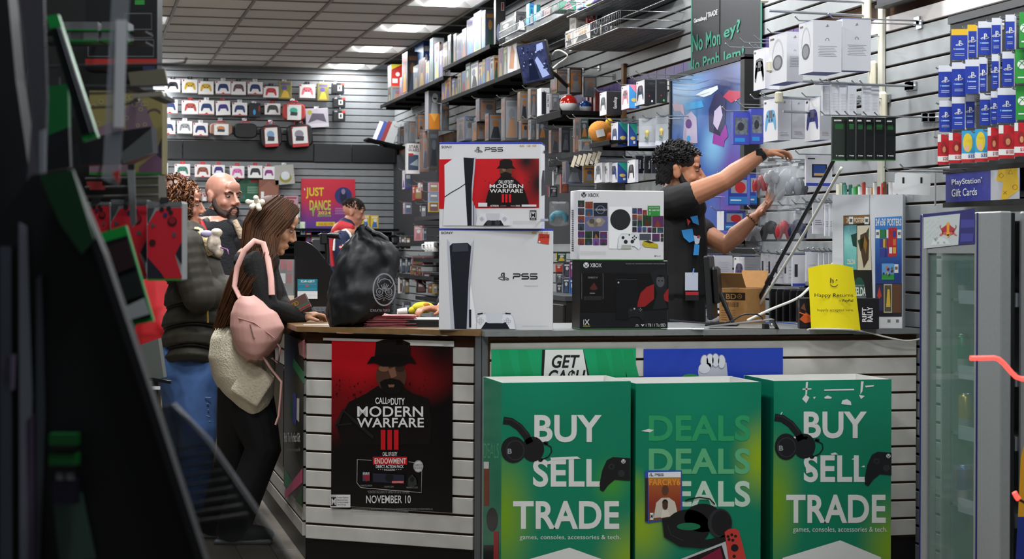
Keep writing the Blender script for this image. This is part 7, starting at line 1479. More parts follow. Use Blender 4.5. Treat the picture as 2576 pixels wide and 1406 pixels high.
# clear bags with controllers, hanging
def padbag(label,x0,x1,y0,y1,o,c,z=ZC3):
    a=PW(*z(x0,y0),o*.5); D_=a.x*ST+a.y*CT; w=(x1-x0)/z.sc*D_/FPX; h=(y1-y0)/z.sc*D_/FPX; c0=PD(*z((x0+x1)/2,y1),D_); t=thing('bagged_controller',label,'controller',c0,-TH+math.radians(RP.uniform(-35,10)),'bagged controllers on the hooks')
    mb_=mat('#c9ced2',.15,alpha=.15,spec=.9,bump=.5,scale=18)
    def bag(b):
        rs=[]
        for k,f in enumerate((0,.08,.25,.5,.75,.92,1)): rs.append([((w/2)*(.55 if f<.02 else .9 if f>.95 else 1)*math.copysign(abs(math.cos(q))**.8,math.cos(q)),(.006 if f in(0,1) else .03*math.sin(math.pi*min(1,f*1.1)))*math.sin(q)+.004*math.sin(3*q+k),h*f) for q in[2*math.pi*j/16 for j in range(16)]])
        b.ring(rs,mb_)
    part('clear_bag',t,bag); m=mat(c,.4)
    def pd(b): b.ell((0,0,h*.48),(w*.36,.022,h*.16),m,14,8); [b.tube([(s*w*.22,0,h*.5),(s*w*.34,0,h*.36),(s*w*.36,.004,h*.2)],[.02,.022,.012],m,10) for s in(-1,1)]
    part('controller',t,pd); part('header_card',t,lambda b:b.box((0,0,h*.95),(w*.7,.004,h*.08),mat('#d0d2d4')))
    peg(Vector((XW-.001,c0.y,c0.z+h)),XW-c0.x+.03,'chrome hook of the '+' '.join(label.split()[:12]))
for a in(('bagged red controller left of the reaching arms',762,830,240,480,.50,'#a83a40'),('bagged white controller behind the raised hand',830,905,215,420,.52,'#c9ccd2'),('bagged black controller between the two hands',870,950,230,500,.40,'#3a3d42'),('bagged grey controller right of the lower hand',975,1060,240,510,.44,'#8d9198'),('bagged charcoal controller beside the handheld carton',1030,1100,260,510,.36,'#4a4d52'),('bagged white controller low beside the lower arm',690,800,560,825,.56,'#c0c3c8'),('bagged dark controller under the lower hand',790,935,530,820,.50,'#2e3034'),('bagged red controller under the lower hand',905,1000,530,815,.44,'#b8323a'),('bagged navy controller left of the slanted pole',985,1105,520,815,.40,'#2c2f52')): padbag(*a)
h_=thing('bagged_controller','white bagged controller held in the cashier lower hand','controller',PD(1955,492,8.82),-TH,None,(math.radians(10),math.radians(22),-TH)); part('shell',h_,lambda b:(b.ell((0,0,.07),(.034,.02,.075),mat('#d4d8de',.4),14,10),b.ell((.012,0,.03),(.02,.018,.05),mat('#d4d8de',.4),12,8))); part('clear_bag',h_,lambda b:b.ell((0,0,.075),(.055,.028,.11),mat('#c9ced2',.15,alpha=.28,spec=.7,bump=.5,scale=18),14,10))
# ---------------------------------------------------------------- gift card rack
ZR=ZM(2200,0,2.5106)
a=PW(2388,60,.06); t=thing('card_rack','dark gift card rack panel on the right wall above the fridge','rack',(XW-.06,a.y,PW(2388,490,.06).z),-math.pi/2); ztr=PW(2389,46,.06).z-t.location.z
part('panel',t,lambda b:b.box((.55,.03,ztr/2),(1.1,.05,ztr),mat('#1f2124',.45))); part('top_rail',t,lambda b:b.box((.55,.0,ztr-.01),(1.1,.012,.03),mat('#2c2f32',.4)))
for zz in(PW(2388,432,.06).z,PW(2388,516,.06).z): part('rail',t,lambda b:b.box((.55,-.01,zz-t.location.z),(1.1,.03,.02),M_BLACK))
GC_='gift cards on the dark rack'
def card(label,x0,x1,yt,yb,o,kind,extra=None):
    a=PW(*ZR(x0,yt),o); D_=a.x*ST+a.y*CT; c=PD(*ZR((x0+x1)/2,yb),D_); w=(x1-x0)/2.5106*D_/FPX; h=(yb-yt)/2.5106*D_/FPX
    t=thing('gift_card',label,'gift card',c,-TH-.18,GC_); n=RP.choice((2,3,4))
    base={'ps':'#23399a','plus':'#23399a','xb':'#2f8d3a','rd':'#b5222a','ye':'#3a9ac8'}[kind]
    part('card',t,lambda b:b.box((0,.004,h/2),(w,.0015,h),mat(base,.35),bev=.0005))
    part('cards_behind',t,lambda b:[b.box((.002*i,.004+.004*i,h/2-.001*i),(w*.98,.001,h*.98),mat('#d0d2d6')) for i in range(1,n+1)])
    def p(b):
        b.frame((-w/2,.0031,0),(1,0,0),(0,0,1))
        if kind in('ps','plus'):
            b.rect(0,.80*h,w,h,mat('#c9ccd4') if kind=='ps' else mat('#d8b020'),1); ps_logo(b,.5*w,.55*h,.2*h,M_INKW,2); b.rect(.25*w,.33*h,.8*w,.37*h,mat('#8fb0e0'),2); b.rect(.14*w,.33*h,.2*w,.38*h,mat('#4aa0e0') if kind=='ps' else mat('#d8b020'),2)
            for i in range(2): b.rect(.2*w,.14*h+i*.05*h,.8*w,.16*h+i*.05*h,mat('#a9b4d8'),2)
        elif kind=='xb': xb_logo(b,.5*w,.55*h,.26*h,M_INKW,mat('#2f8d3a',.35),2); b.rect(.2*w,.15*h,.8*w,.19*h,M_INKW,2)
        else:
            b.rect(0,.10*h,w,.28*h,M_INKW,1); b.text(extra,.48*w,.13*h,.96*w,.25*h,mat('#b5222a') if kind=='rd' else mat('#2a4aa8'),2,.02)
            if kind=='rd': b.disc(.55*w,.55*h,.28*w,mat('#8a1a20'),1,.2*h); b.rect(0,.75*h,.3*w,h,M_INKW,1); b.disc(.6*w,.5*h,.15*w,mat('#c98a60'),2,.1*h)
            else: b.disc(.45*w,.62*h,.36*w,mat('#d8c030'),1,.3*h); b.disc(.4*w,.45*h,.16*w,mat('#d8a890'),2,.1*h); b.rect(0,0,w,.10*h,mat('#b5222a'),1)
    part('print',t,p)
    peg(Vector((XW-.05,c.y+.02,c.z+h-.012)),max(.05,XW-.05-c.x+.03),'hook of the '+label,tip=.006)
rows=[('top',[(487,587,183,378,.20,'plus'),(588,645,155,362,.14,'plus'),(657,737,133,345,.16,'ps'),(742,797,112,335,.14,'ps'),(828,884,92,308,.14,'ps'),(916,985,76,300,.16,'xb')]),('second',[(405,490,412,612,.26,'ps'),(490,575,393,605,.24,'ps'),(575,658,375,590,.22,'ps'),(660,708,360,575,.17,'ps'),(741,784,342,560,.15,'ps'),(808,880,325,545,.15,'ps'),(890,972,310,525,.16,'xb')]),('third',[(410,488,635,830,.26,'ps'),(490,570,612,815,.24,'ps'),(573,632,600,805,.19,'ps'),(667,732,588,790,.17,'ps'),(736,776,575,782,.15,'ps'),(779,890,555,775,.17,'ps'),(894,975,540,755,.15,'xb')]),('bottom',[(400,468,848,1040,.27,'rd','$20'),(470,550,838,1030,.25,'rd','$20'),(552,634,825,1025,.22,'ye','$35'),(636,714,815,1020,.20,'ye','$35'),(716,783,805,1010,.18,'rd','$100'),(786,882,790,1000,.17,'rd','$100'),(885,960,775,985,.16,'rd','$50')])]
cn={'ps':'blue','plus':'blue and yellow','xb':'green','rd':'red','ye':'yellow and blue'}
for rn,cs in rows:
    for i,c in enumerate(cs): card(f'{ORD[i]} gift card from the left in the {rn} rack row, {cn[c[5]]}',*c)
a=PW(2381,445,.08); c=PW(2490,445,.08); z1=PW(2381,427,.08).z; z0=PW(2381,512,.08).z
t=thing('sign','violet gift cards sign strip under the card rack','sign',(XW-.09,a.y,z0),-math.pi/2); L=PW(2381,445,.09).y-PW(2566,445,.09).y
part('sheet',t,lambda b:b.box((L/2,.01,(z1-z0)/2),(L,.006,z1-z0),mat('#34398e',.4)))
def gcs(b):
    Q=lambda s,x0,y0,x1,y1,hh,m:quadtext(b,s,[(x0,y0),(x1,y1),(x1,y1-hh),(x0,y0-hh)],m,3,.01)
    Q('PlayStation',490,1178,672,1165,45,M_INKW); Q('Gift Cards',490,1243,650,1232,48,M_INKW); b.disc(679,1122,5,M_INKW,3,n=8)
    b.poly([(735,1045),(918,1035),(918,1262),(735,1270)],mat('#b0b2b8'),1); y_=mat('#d8b020',.4)
    b.poly([(790,1060),(905,1045),(905,1090),(915,1200),(830,1262),(800,1255),(815,1150),(768,1140),(785,1075)],y_,2)
    k=mat('#8a6a10'); b.hoop(803,1108,16,3,k,3,n=4); b.hoop(890,1182,15,3,k,3); b.line([(815,1205),(838,1228)],3,k,3); b.line([(838,1205),(815,1228)],3,k,3); b.line([(848,1098),(862,1070),(876,1098),(848,1098)],3,k,3)
pprint('lettering',t,(0,.006,0),(0,-1,0),gcs,(2200,0,2.5106))
# white slotted tray on two hooks beside the tower
p=PW(2260,450,.30); t=thing('slotted_tray','white slotted card tray on two hooks above the poster tower','tray',p,-TH-.2); part('card_front',t,lambda b:b.box((.055,0,-.02),(.14,.004,.085),mat('#cfd1d2',.5),R=rot('Y',3))); [part('slot',t,lambda b:b.box((x,-.003,-.005),(.008,.003,.022),M_BLACK)) for x in(.02,.09)]; part('side_wing',t,lambda b:b.box((.145,.05,-.04),(.004,.11,.13),mat('#9a9da0',.4)))
peg(Vector((XW-.001,p.y,p.z+.03)),.36,'left chrome peg hook carrying the white slotted tray'); peg(Vector((XW-.001,p.y-.14,p.z+.035)),.36,'right chrome peg hook carrying the white slotted tray')

for i,(x,y,o) in enumerate(((1826,118,.5),(1862,106,.46),(1898,99,.42),(1888,248,.5),(1920,245,.46),(1852,262,.52),(1600,186,.42),(1580,196,.42))):
    p=PW(x,y,o); peg(Vector((XW-.001,p.y,p.z)),o,f'{ORD[i]} empty chrome peg hook from the banner downwards')
# ================================================================== BACK WALL STOCK
Z4=ZM(380,160,4.293); Z5=ZM(380,400,3.195)
def bbox(z,x0,x1,y0,y1,c,label,fn=None,name='controller_pack',cat='controller pack',group='controller packs on the back wall',o=.14,dep=.07,tilt=0,hook=True,tab=None):
    a=PB(*z(x0,y1),o); c1=PB(*z(x1,y0),o); w=c1.x-a.x; h=c1.z-a.z
    t=thing(name,label,cat,((a.x+c1.x)/2,YB-o,a.z),0,group,(0,math.radians(tilt),0))
    part('box',t,lambda b:b.box((0,dep/2,h/2),(w,dep,h),mat(c,.4),bev=.004))
    if fn:
        def g(b): b.frame((-w/2,-.0006,0),(1,0,0),(0,0,1)); fn(b,w,h)
        part('front_print',t,g)
    if tab: part('hang_tab',t,lambda b:b.box((0,dep/2,h+.016),(w*.32,.004,.036),mat(tab,.4)))
    if hook: peg(Vector(((a.x+c1.x)/2,YB-.001,c1.z+.012)),o+.03,'peg hook of the '+' '.join(label.split()[:12]),'y',.012)
    return t
def bp(c,red=True,bg='#e0dedc',wing=None):
    m=mat(c,.4)
    def f(b,w,h):
        b.rect(.02*w,.02*h,.98*w,.98*h,mat(bg,.4),1); pad_shape(b,.5*w,.52*h,.74*w,m,2,mat(wing,.4) if wing else None,mat('#20242c'))
        b.rect(.02*w,.86*h,.12*w,.98*h,mat('#b8242a'),2)
        if red: b.poly([(.02*w,.02*h),(.98*w,.02*h),(.98*w,.06*h),(.62*w,.06*h),(.5*w,.17*h),(.38*w,.06*h),(.02*w,.06*h)],mat('#b8242a'),2)
    return f
BL='#23386a'
R1=[(155,318,172,305,'#24262c','black'),(338,505,172,315,'#c09a2a','gold'),(512,678,192,330,'#c4a030','yellow gold'),(700,862,190,330,BL,'blue'),(866,1028,194,335,'#6a4a5a','dark rose'),(1045,1208,199,332,BL,'navy'),(1215,1380,247,365,'#c0343a','red split'),(1604,1775,227,370,'#d8707c','pink')]
for i,(x0,x1,y0,y1,c,n) in enumerate(R1): bbox(Z4,x0,x1,y0,y1,'#d8d6d6',f'{n} controller pack in the top back-wall row, number {i+1} from left',bp(c,i in(3,5)),tab='#cfcdcd' if i in(3,5) else '#2a2a2c')
R2=[(120,290,392,538,BL,'blue'),(337,515,400,545,'#a84a44','red and white'),(517,685,397,550,BL,'navy'),(706,862,404,555,'#3a2f80','purple'),(880,1040,422,560,BL,'dark blue'),(1230,1400,432,550,'#3a3d3c','charcoal split')]
for i,(x0,x1,y0,y1,c,n) in enumerate(R2): bbox(Z4,x0,x1,y0,y1,'#d8d6d6',f'{n} controller pack in the second back-wall row, number {i+1} from left',bp(c,i in(0,2,4)),tab='#cfcdcd' if i in(0,2,4) else '#8a2226',tilt=-3 if i==3 else 0)
R3=[(108,265,617,765,BL,'blue'),(285,448,622,755,'#8a8d92','grey'),(457,618,642,780,BL,'navy')]
for i,(x0,x1,y0,y1,c,n) in enumerate(R3): bbox(Z4,x0,x1,y0,y1,'#d8d6d6',f'{n} controller pack in the third back-wall row, number {i+1} from left',bp(c,i!=1),tab='#cfcdcd')
R4=[(60,185,1075,1215,BL,'blue'),(258,425,1087,1220,'#3f7a6a','green and red'),(475,645,1092,1230,'#8a4a3a','multi-coloured'),(663,800,1097,1200,'#3a2f80','purple'),(855,1010,1107,1240,'#d06aa8','pink and blue'),(1050,1205,1102,1235,'#2e3034','charcoal'),(1210,1338,1112,1250,'#8a2a80','magenta')]
for i,(x0,x1,y0,y1,c,n) in enumerate(R4): bbox(Z4,x0,x1,y0,y1,'#d8d6d6',f'{n} controller pack in the row under the black band, number {i+1} from left',bp(c,i<5),tab='#a82a2e')
for i,(x0,x1,y0,y1) in enumerate(((1382,1520,192,380),(1797,1922,212,400))): bbox(Z4,x0,x1,y0,y1,'#8a7f50',f'{["left","right"][i]} colourful game cover in the top back-wall row',art('#7a7a3a','#c9a43a','#5a4a8a'),'game_cover','game','game covers on the back wall')
for i,(x0,x1,y0,y1) in enumerate(((1962,2090,207,320),(1975,2100,367,470),(1975,2100,507,620))): bbox(Z4,x0,x1,y0,y1,'#1c1d20',f'small black and red cube carton, {["top","middle","bottom"][i]} of three on the back wall',lambda b,w,h:(b.rect(.42*w,.25*h,.78*w,.75*h,M_INKW,1),b.rect(.52*w,.35*h,.68*w,.65*h,mat('#3a3c40'),2),b.rect(.7*w,.78*h,.98*w,.98*h,mat('#d04030'),1),b.rect(.05*w,.85*h,.3*w,.95*h,mat('#9a9a9a'),1)),'cube_carton','carton','cube cartons on the back wall',o=.2,dep=.13)
bbox(Z4,1062,1185,427,575,'#1a1b1f','black pack with blue and red marks in the second back-wall row',lambda b,w,h:(b.disc(.45*w,.35*h,.12*w,mat('#3a90c8'),1,.2*h),b.rect(.8*w,.4*h,.95*w,.8*h,mat('#8a2a28'),1)))
# soft carrying cases
def case(label,x0,x1,y0,y1,body,sleeve,pic,tilt=0):
    a=PB(*Z4(x0,y1),.2); c1=PB(*Z4(x1,y0),.2); w=c1.x-a.x; h=c1.z-a.z; t=thing('carry_case',label,'case',((a.x+c1.x)/2,YB-.2,a.z),0,'carrying cases on the back wall',(0,math.radians(tilt),0))
    def f(b):
        pts=[(w/2*math.copysign(abs(math.cos(q))**.5,math.cos(q)),h/2+h/2*math.copysign(abs(math.sin(q))**.5,math.sin(q))) for q in[2*math.pi*j/24 for j in range(24)]]
        b.ring([[(x*s,y,h/2+(z-h/2)*s) for x,z in pts] for s,y in((.9,0),(1,.02),(1,.08),(.9,.1))],mat(body,.5))
    part('shell',t,f); part('handle',t,lambda b:b.tube([(-w*.16,.05,h*.98),(-w*.14,.05,h*1.14),(w*.14,.05,h*1.14),(w*.16,.05,h*.98)],.008,mat('#a82a2e'),6))
    if sleeve:
        part('sleeve',t,lambda b:b.box((0,.048,h*.46),(w*.62,.108,h*.88),mat(sleeve,.4)))
        def g(b): b.frame((-w*.31,-.0065,h*.02),(1,0,0),(0,0,1)); ww,hh=w*.62,h*.88; b.rect(.03*ww,.16*hh,.97*ww,.97*hh,M_INKW,1); b.disc(.45*ww,.62*hh,.28*ww,mat(pic),2,.2*hh); b.poly([(.2*ww,.3*hh),(.7*ww,.28*hh),(.75*ww,.5*hh),(.25*ww,.55*hh)],mat('#33363c'),3); b.rect(.03*ww,.9*hh,.1*ww,.97*hh,mat('#b8242a'),3)
        part('sleeve_print',t,g)
    peg(Vector((t.location.x,YB-.001,c1.z+.05)),.23,'peg hook of the '+label,'y',.012)
case('red and green carrying case right of the second back-wall row',1425,1670,430,610,'#a83a34','#d8d8d4','#3aa88a'); case('colourful carrying case in the third back-wall row',636,886,642,772,'#8a6a5a','#d8d6d2','#c07a4a'); case('plain black carrying case in the third back-wall row',897,1150,645,800,'#141517',None,None); case('left red and white boxed carrying case under the back-wall rows',1190,1425,665,900,'#1a1b1e','#b02228','#7a9ac0',-4); case('right red and white boxed carrying case under the back-wall rows',1480,1760,655,900,'#1a1b1e','#b02228','#8a8490',-5)
bbox(Z4,1677,1925,485,685,'#b4aeb8','large clear bag of grey plush on the back wall',lambda b,w,h:(b.rect(.02*w,0,w,.2*h,mat('#c9c4cc'),1),b.poly([(.1*w,.25*h),(.5*w,.4*h),(.9*w,.25*h),(.8*w,.7*h),(.3*w,.75*h)],mat('#55505e'),1),b.disc(.2*w,.8*h,.1*w,mat('#a0a040'),1)),'bagged_toy','toy bag','bagged toys on the back wall',tilt=-4)
bbox(Z4,1342,1558,1095,1305,'#a9a7a0','clear bag with a silver and yellow toy under the black band',lambda b,w,h:(b.disc(.55*w,.35*h,.3*w,mat('#8a8430'),1,.25*h),b.disc(.55*w,.45*h,.22*w,mat('#c9ccd0',.2,metal=.6),2,.22*h)),'bagged_toy','toy bag','bagged toys on the back wall',tilt=-5)
# dance game poster
a=PB(*Z5(1207,593),.03); c1=PB(*Z5(1643,162),.03); t=thing('poster','red and purple dance game poster on the back wall','poster',(a.x,YB-.012,a.z)); pw,ph=c1.x-a.x,c1.z-a.z
part('sheet',t,lambda b:b.box((pw/2,0,ph/2),(pw,.003,ph),gradmat('dance_ink',[(0,'#3a2f90'),(.3,'#7a2a80'),(.6,'#c01f38'),(1,'#c8203a')],'Z',noise=.12,nscale=2)))
def dance(b):
    y=mat('#d8c82a'); g=mat('#7ac040'); b.text('JUST',1245,318,1390,228,y,2,.05); b.text('DANCE',1275,412,1445,330,gradmat('dance_word',[(0,'#4ab04a'),(.6,'#c8c83a'),(1,'#e0702a')],'Z'),2,.05); b.text('2024',1342,445,1445,420,y,2,.04); b.text('EDITION',1340,464,1445,448,g,2,.02)
    b.disc(1546,295,70,mat('#2a2f6a'),2); b.disc(1546,300,28,mat('#15183a'),3,55); b.disc(1546,262,16,mat('#8a7a9a'),4,22)
    b.rect(1328,538,1480,505,y,2); b.text('AVAILABLE NOW',1345,534,1465,510,mat('#b8242a'),3,.03)
    for i in range(4): b.rect(1480,395+i*14,1620-i*12,400+i*14,mat('#a98ac0'),2)
    b.poly([(1296,405),(1312,405),(1306,460),(1300,460)],g,2); b.poly([(1232,230),(1242,250),(1230,252)],M_INKW,2)
pprint('lettering',t,(0,-.002,0),(0,-1,0),dance,(380,400,3.195))
# low gondola with boxes in front of the back wall
def yb(name,label,cat,z,x0,x1,y0,y1,y,c,fn=None,group=None,dep=.1):
    a=PY(*z(x0,y1),y); c1=PY(*z(x1,y0),y); w=c1.x-a.x; h=c1.z-a.z; t=thing(name,label,cat,((a.x+c1.x)/2,y,a.z),0,group); part('box',t,lambda b:b.box((0,dep/2,h/2),(w,dep,h),mat(c,.4),bev=.003))
    if fn:
        def g(b): b.frame((-w/2,-.0006,0),(1,0,0),(0,0,1)); fn(b,w,h)
        part('front_print',t,g)
    return t
g0=PY(650,700,19.9); gz=PY(900,580,19.9)
t=thing('display_gondola','dark shelf unit with products in front of the back wall','shelf unit',(1.0,19.75,0)); part('back_board',t,lambda b:b.box((1.05,.5,.75),(2.7,.04,1.5),mat('#2a2c2e',.5)))
shz=[PY(800,Z5(0,y)[1],19.80).z for y in(558,608,668,700,760)]
for z_ in shz: part('shelf',t,lambda b:b.box((1.05,.25,z_-.012),(2.7,.5,.024),M_SH))
GG='boxes on the back shelf unit'
for i,(x0,x1,y0,c,y9) in enumerate(((1205,1240,505,'#b9cfa8',608),(1245,1290,590,'#b8242a',668),(1290,1345,610,'#d0d0d2',700),(1345,1400,600,'#d8d8da',700),(1690,1760,450,'#c9a83a',558),(1765,1830,455,'#d8b83a',558))): 
    bot=Z5.y0; yb('boxed_game',f'{ORD[i]} boxed item from the left on the shelf unit below the dance poster','box',Z5,x0,x1,y0,y9,19.80,c,art(c,'#3a6ab0','#d8d8d8'),GG)
yb('gift_sign','dark green gift sign with red lettering behind the bald man','sign',Z5,712,890,158,345,20.45,'#1f5a40',lambda b,w,h:(b.rect(.5*w,.84*h,.9*w,.95*h,mat('#a82a2a'),1),[b.rect(.35*w,.62*h-i*.08*h,.95*w,.65*h-i*.08*h,mat('#9ac0a8'),1) for i in range(4)],[b.poly([(.08*w+k*.06*w,.15*h),(.12*w+k*.06*w,.15*h),(.1*w+k*.06*w,.35*h)],mat(q),1) for k,q in enumerate(('#c03a3a','#3a6ac0','#3aa05a'))]),dep=.02)
yb('boxed_toy','brown building-block box above the hair bow','box',Z5,868,1030,168,340,20.36,'#7a4a3a',lambda b,w,h:(b.poly([(.05*w,.6*h),(.5*w,.95*h),(.95*w,.6*h),(.95*w,.1*h),(.05*w,.1*h)],mat('#8a5a48'),1),b.rect(.1*w,.1*h,.25*w,.45*h,M_INKW,2)),dep=.12)
for i,(x0,x1,y0,y1,c) in enumerate(((640,700,390,460,'#a84a40'),(1070,1185,295,420,'#b890a0'),(1110,1200,365,470,'#b8b4b0'),(410,450,270,340,'#c9b0b0'))): yb('boxed_toy',f'{["red","pale pink","off-white","pink"][i]} small box on the hooks behind the queue','box',Z5,x0,x1,y0,y1,20.41,c,art(c,'#d8d8d8','#8a3a3a'),'small boxes behind the queue',.08)
# ================================================================== LOWER LEFT PART OF THE RIGHT WALL (between bag and cartons)
GL='stock on the low side shelves'
for k,(x0,x1,y0,y1) in enumerate(((1042,1104,548,545),(1040,1104,650,640),(1045,1104,745,733),(1000,1040,612,610),(1000,1030,690,688))):
    A=PW(x0,y0,.36); zz=A.z; Bq=PW(x1+60,y1,.36); t=thing('low_shelf',f'{ORD[k]} small dark shelf among the stock between bag and cartons','shelf',(XW,A.y,zz),-math.pi/2); L=A.y-Bq.y; part('board',t,lambda b:b.box((L/2,-.18,-.012),(L,.35,.024),M_SH)); part('front_lip',t,lambda b:b.box((L/2,-.355,-.012),(L,.008,.036),mat('#2b2d30',.4)))
stock=[(245,252,335,190,265,'#7aa8d8','#d890b0'),(245,252,335,268,345,'#d890b0','#7ab0d8'),(245,252,335,345,425,'#d8b0c0','#c9a830'),(40,60,115,90,240,'#d8d4d0','#5a4a9a'),(120,140,200,215,330,'#b8403a','#8a2a2a'),(165,185,205,190,260,'#d8d4d0','#a83a34'),(180,190,232,365,480,'#3a3c3e','#242628'),(45,60,115,350,440,'#b09aa4','#8a7a88'),(135,200,205,535,655,'#c08a90','#a86a70'),(205,210,235,555,650,'#c9c4c0','#8a8a86'),(118,120,205,785,850,'#c4767e','#b0646c'),(205,210,290,785,850,'#c4767e','#b0646c'),(140,145,200,910,985,'#c4767e','#a85a62'),(200,205,265,910,985,'#b0646c','#8a4a50'),(15,30,60,620,720,'#5a5c60','#2c2e32'),(55,70,105,625,720,'#6a6c70','#34363a'),(20,35,70,805,915,'#8a8c92','#3a3c42'),(65,80,110,800,915,'#7a7c82','#33353b'),(5,20,40,930,1080,'#d8d8d6','#c9c9c7'),(45,60,95,960,1085,'#8a8c92','#3a3c42'),(105,112,155,860,935,'#c9a83a','#8a3a3a'),(160,165,190,870,935,'#a83a34','#8a2a28'),(245,250,280,1010,1075,'#b03a34','#8a2a28'),(282,288,320,1005,1080,'#c9a02a','#c9a02a'),(150,155,230,985,1075,'#3a3630','#2a2622'),(40,50,110,1150,1250,'#8a8488','#6a6468')]
RK_=[sorted(range(len(stock)),key=lambda q:stock[q][3]).index(i) for i in range(len(stock))]
for i,(xa,xb,xc,yt,ybm,c1,c2) in enumerate(stock): wbox(ZN,xa,xb,xc,yt,ybm,.34,c1,c2,'boxed_item',f'{cname(c1)} and {cname(c2)} pack, {ORD[RK_[i]]} from the top between bag and console cartons','box',GL,art(c1,c2,'#c9c9c9'),lambda b,w,h:(b.rect(.1*w,.1*h,.9*w,.9*h,mat(RP.choice(['#7a5a5a','#8a8a90','#a08a60','#5a6a80'])),1),b.rect(.2*w,.55*h,.8*w,.75*h,M_INKW,2)),hook=True)
for i in range(3):
    p=PW(*ZN(250+i*26,745),.34); t=thing('mug',f'{ORD[i]} white mug from the left on the low side shelf','mug',p,0,'mugs on the low side shelf'); part('cup',t,lambda b:b.lathe([(.03,0),(.036,.005),(.038,.09),(.034,.09),(.032,.01)],M_WHITE,n=16)); part('handle',t,lambda b:b.tube([(-.036,0,.07),(-.06,0,.065),(-.06,0,.03),(-.036,0,.02)],.006,M_WHITE,6))
# stock seen in the gap between the two carton pairs
gap=[(0,12,60,60,110,'#4a4a4c','#55575a'),(60,70,120,100,180,'#6a6a6c','#3a3a3c'),(88,100,160,180,330,'#a05a40','#6a4a50'),(30,40,110,160,270,'#c9c9cb','#8a8c90'),(0,10,70,280,360,'#6a6c70','#33353a'),(55,60,110,890,950,'#b8402c','#b8402c'),(110,118,170,880,990,'#4a4c58','#33353f'),(55,60,110,960,1040,'#6a6c70','#4a4c52'),(110,116,165,1000,1120,'#4a5a78','#3a3c48'),(60,66,105,1045,1140,'#55575c','#3d3f45'),(165,170,190,1000,1150,'#3a6ab0','#2a4a88'),(165,170,190,860,1000,'#8a4a7a','#5a3060'),(60,66,140,800,870,'#c9b040','#2a4a34')]
RG_=[sorted(range(len(gap)),key=lambda q:gap[q][3]).index(i) for i in range(len(gap))]
for i,(xa,xb,xc,yt,ybm,c1,c2) in enumerate(gap): wbox(ZL,xa,xb,xc,yt,ybm,.34,c1,c2,'boxed_item',f'{cname(c1)} and {cname(c2)} pack, {ORD[RG_[i]]} from the top in the gap between carton pairs','box','stock in the gap between cartons',None,art(c2,c1,'#c9c9c9'),hook=f'gap item {i+1}')
padbag('clear bag of toys hanging in the gap between cartons',5,160,395,590,.45,'#4a9ab0',ZL)
t=thing('filing_cabinet','dark wooden cabinet in the gap between the carton pairs','cabinet',(XW-.53,PW(1405,790,.5).y-.3,0)); part('carcass',t,lambda b:b.box((.25,.6,.5),(.5,1.2,1.0),mat('#1c1816',.4))); part('top',t,lambda b:b.box((.25,.6,1.01),(.52,1.22,.03),mat('#3a3d40',.4)))
for i in range(2): part('door',t,lambda b:b.box((-.008,.3+i*.6,.5),(.016,.57,.94),mat('#221e1b',.4),bev=.003))
# ================================================================== NEAR DISPLAY AT THE LEFT EDGE
def cbox(t,name,pts,D,th,m,label=None):
    """prism: outline through photo points at depth D, thickness th away from the camera"""
    A_=[PD(x,y,D) for x,y in pts]; off=Vector((ST,CT,0))*th; n=len(pts)
    return inw(t,lambda b:b.add(A_+[p+off for p in A_],[tuple(range(n)),tuple(range(n,2*n))[::-1]]+[(i,n+i,n+(i+1)%n,(i+1)%n) for i in range(n)],m),name,label)
M_RK=mat('#08090b',.5); M_RK2=mat('#121417',.45)
t=thing('game_rack','tall black slanted game rack close to the camera at the left','rack',floorpt(300,2.3),-TH)
cbox(t,'side_panel',[(-420,3380),(-420,600),(-40,600),(80,440),(150,430),(240,640),(300,820),(370,1030),(430,1210),(492,1406),(1100,3380)],2.3,.05,M_RK)
cbox(t,'front_rail',[(150,430),(172,425),(262,640),(392,1030),(514,1406),(1122,3380),(1100,3380),(492,1406),(370,1030),(240,640)],2.28,.03,mat('#101216',.6))
cbox(t,'rear_post',[(-60,3380),(-60,-400),(-15,-400),(40,200),(75,440),(90,600),(60,900),(30,3380)],2.6,.05,mat('#15171b',.5))
cbox(t,'acrylic_front',[(35,-60),(108,-60),(118,250),(112,430),(85,600),(60,560),(80,300),(60,120)],2.5,.01,mat('#4a4a52',.25,alpha=.75))
cbox(t,'acrylic_front',[(100,330),(112,325),(116,700),(100,720)],2.45,.006,mat('#8d949a',.2,alpha=.6))
for i,(p,c) in enumerate((([(0,620),(26,620),(30,1420),(0,1420)],dk('#23262c',1.9)),([(48,560),(66,570),(80,1000),(70,1420),(50,1420)],dk('#3a3d42',1.9)),([(92,700),(104,690),(112,1050),(100,1420),(90,1420)],dk('#1f2226',1.9)),([(66,1060),(84,1040),(88,1420),(72,1420)],dk('#2c2430',1.9)),([(6,900),(40,890),(36,980),(8,990)],dk('#3a3440',1.9)),([(132,1250),(205,1240),(240,1406),(150,1420)],dk('#1c2a24',1.9)))): cbox(t,'dim_panel',p,2.29,.004,mat(c,.5))
for i,(y,c) in enumerate(((1090,'#0f5a26'),(1140,'#0f6428'))):
    q=thing('game_case',f'{["upper","lower"][i]} green game case low in the near black rack','game case',PD(165,y+30,2.27),-TH,'game cases in the near rack'); inw(q,lambda b:b.box(PD(163,y+14,2.27),(.034,.02,.014),mat(c,.4),R=Matrix.Rotation(-TH,3,'Z')),'case'); inw(q,lambda b:b.box(PD(163,y+34,2.268),(.032,.02,.006),M_BLACK,R=Matrix.Rotation(-TH,3,'Z')),'cover_strip')
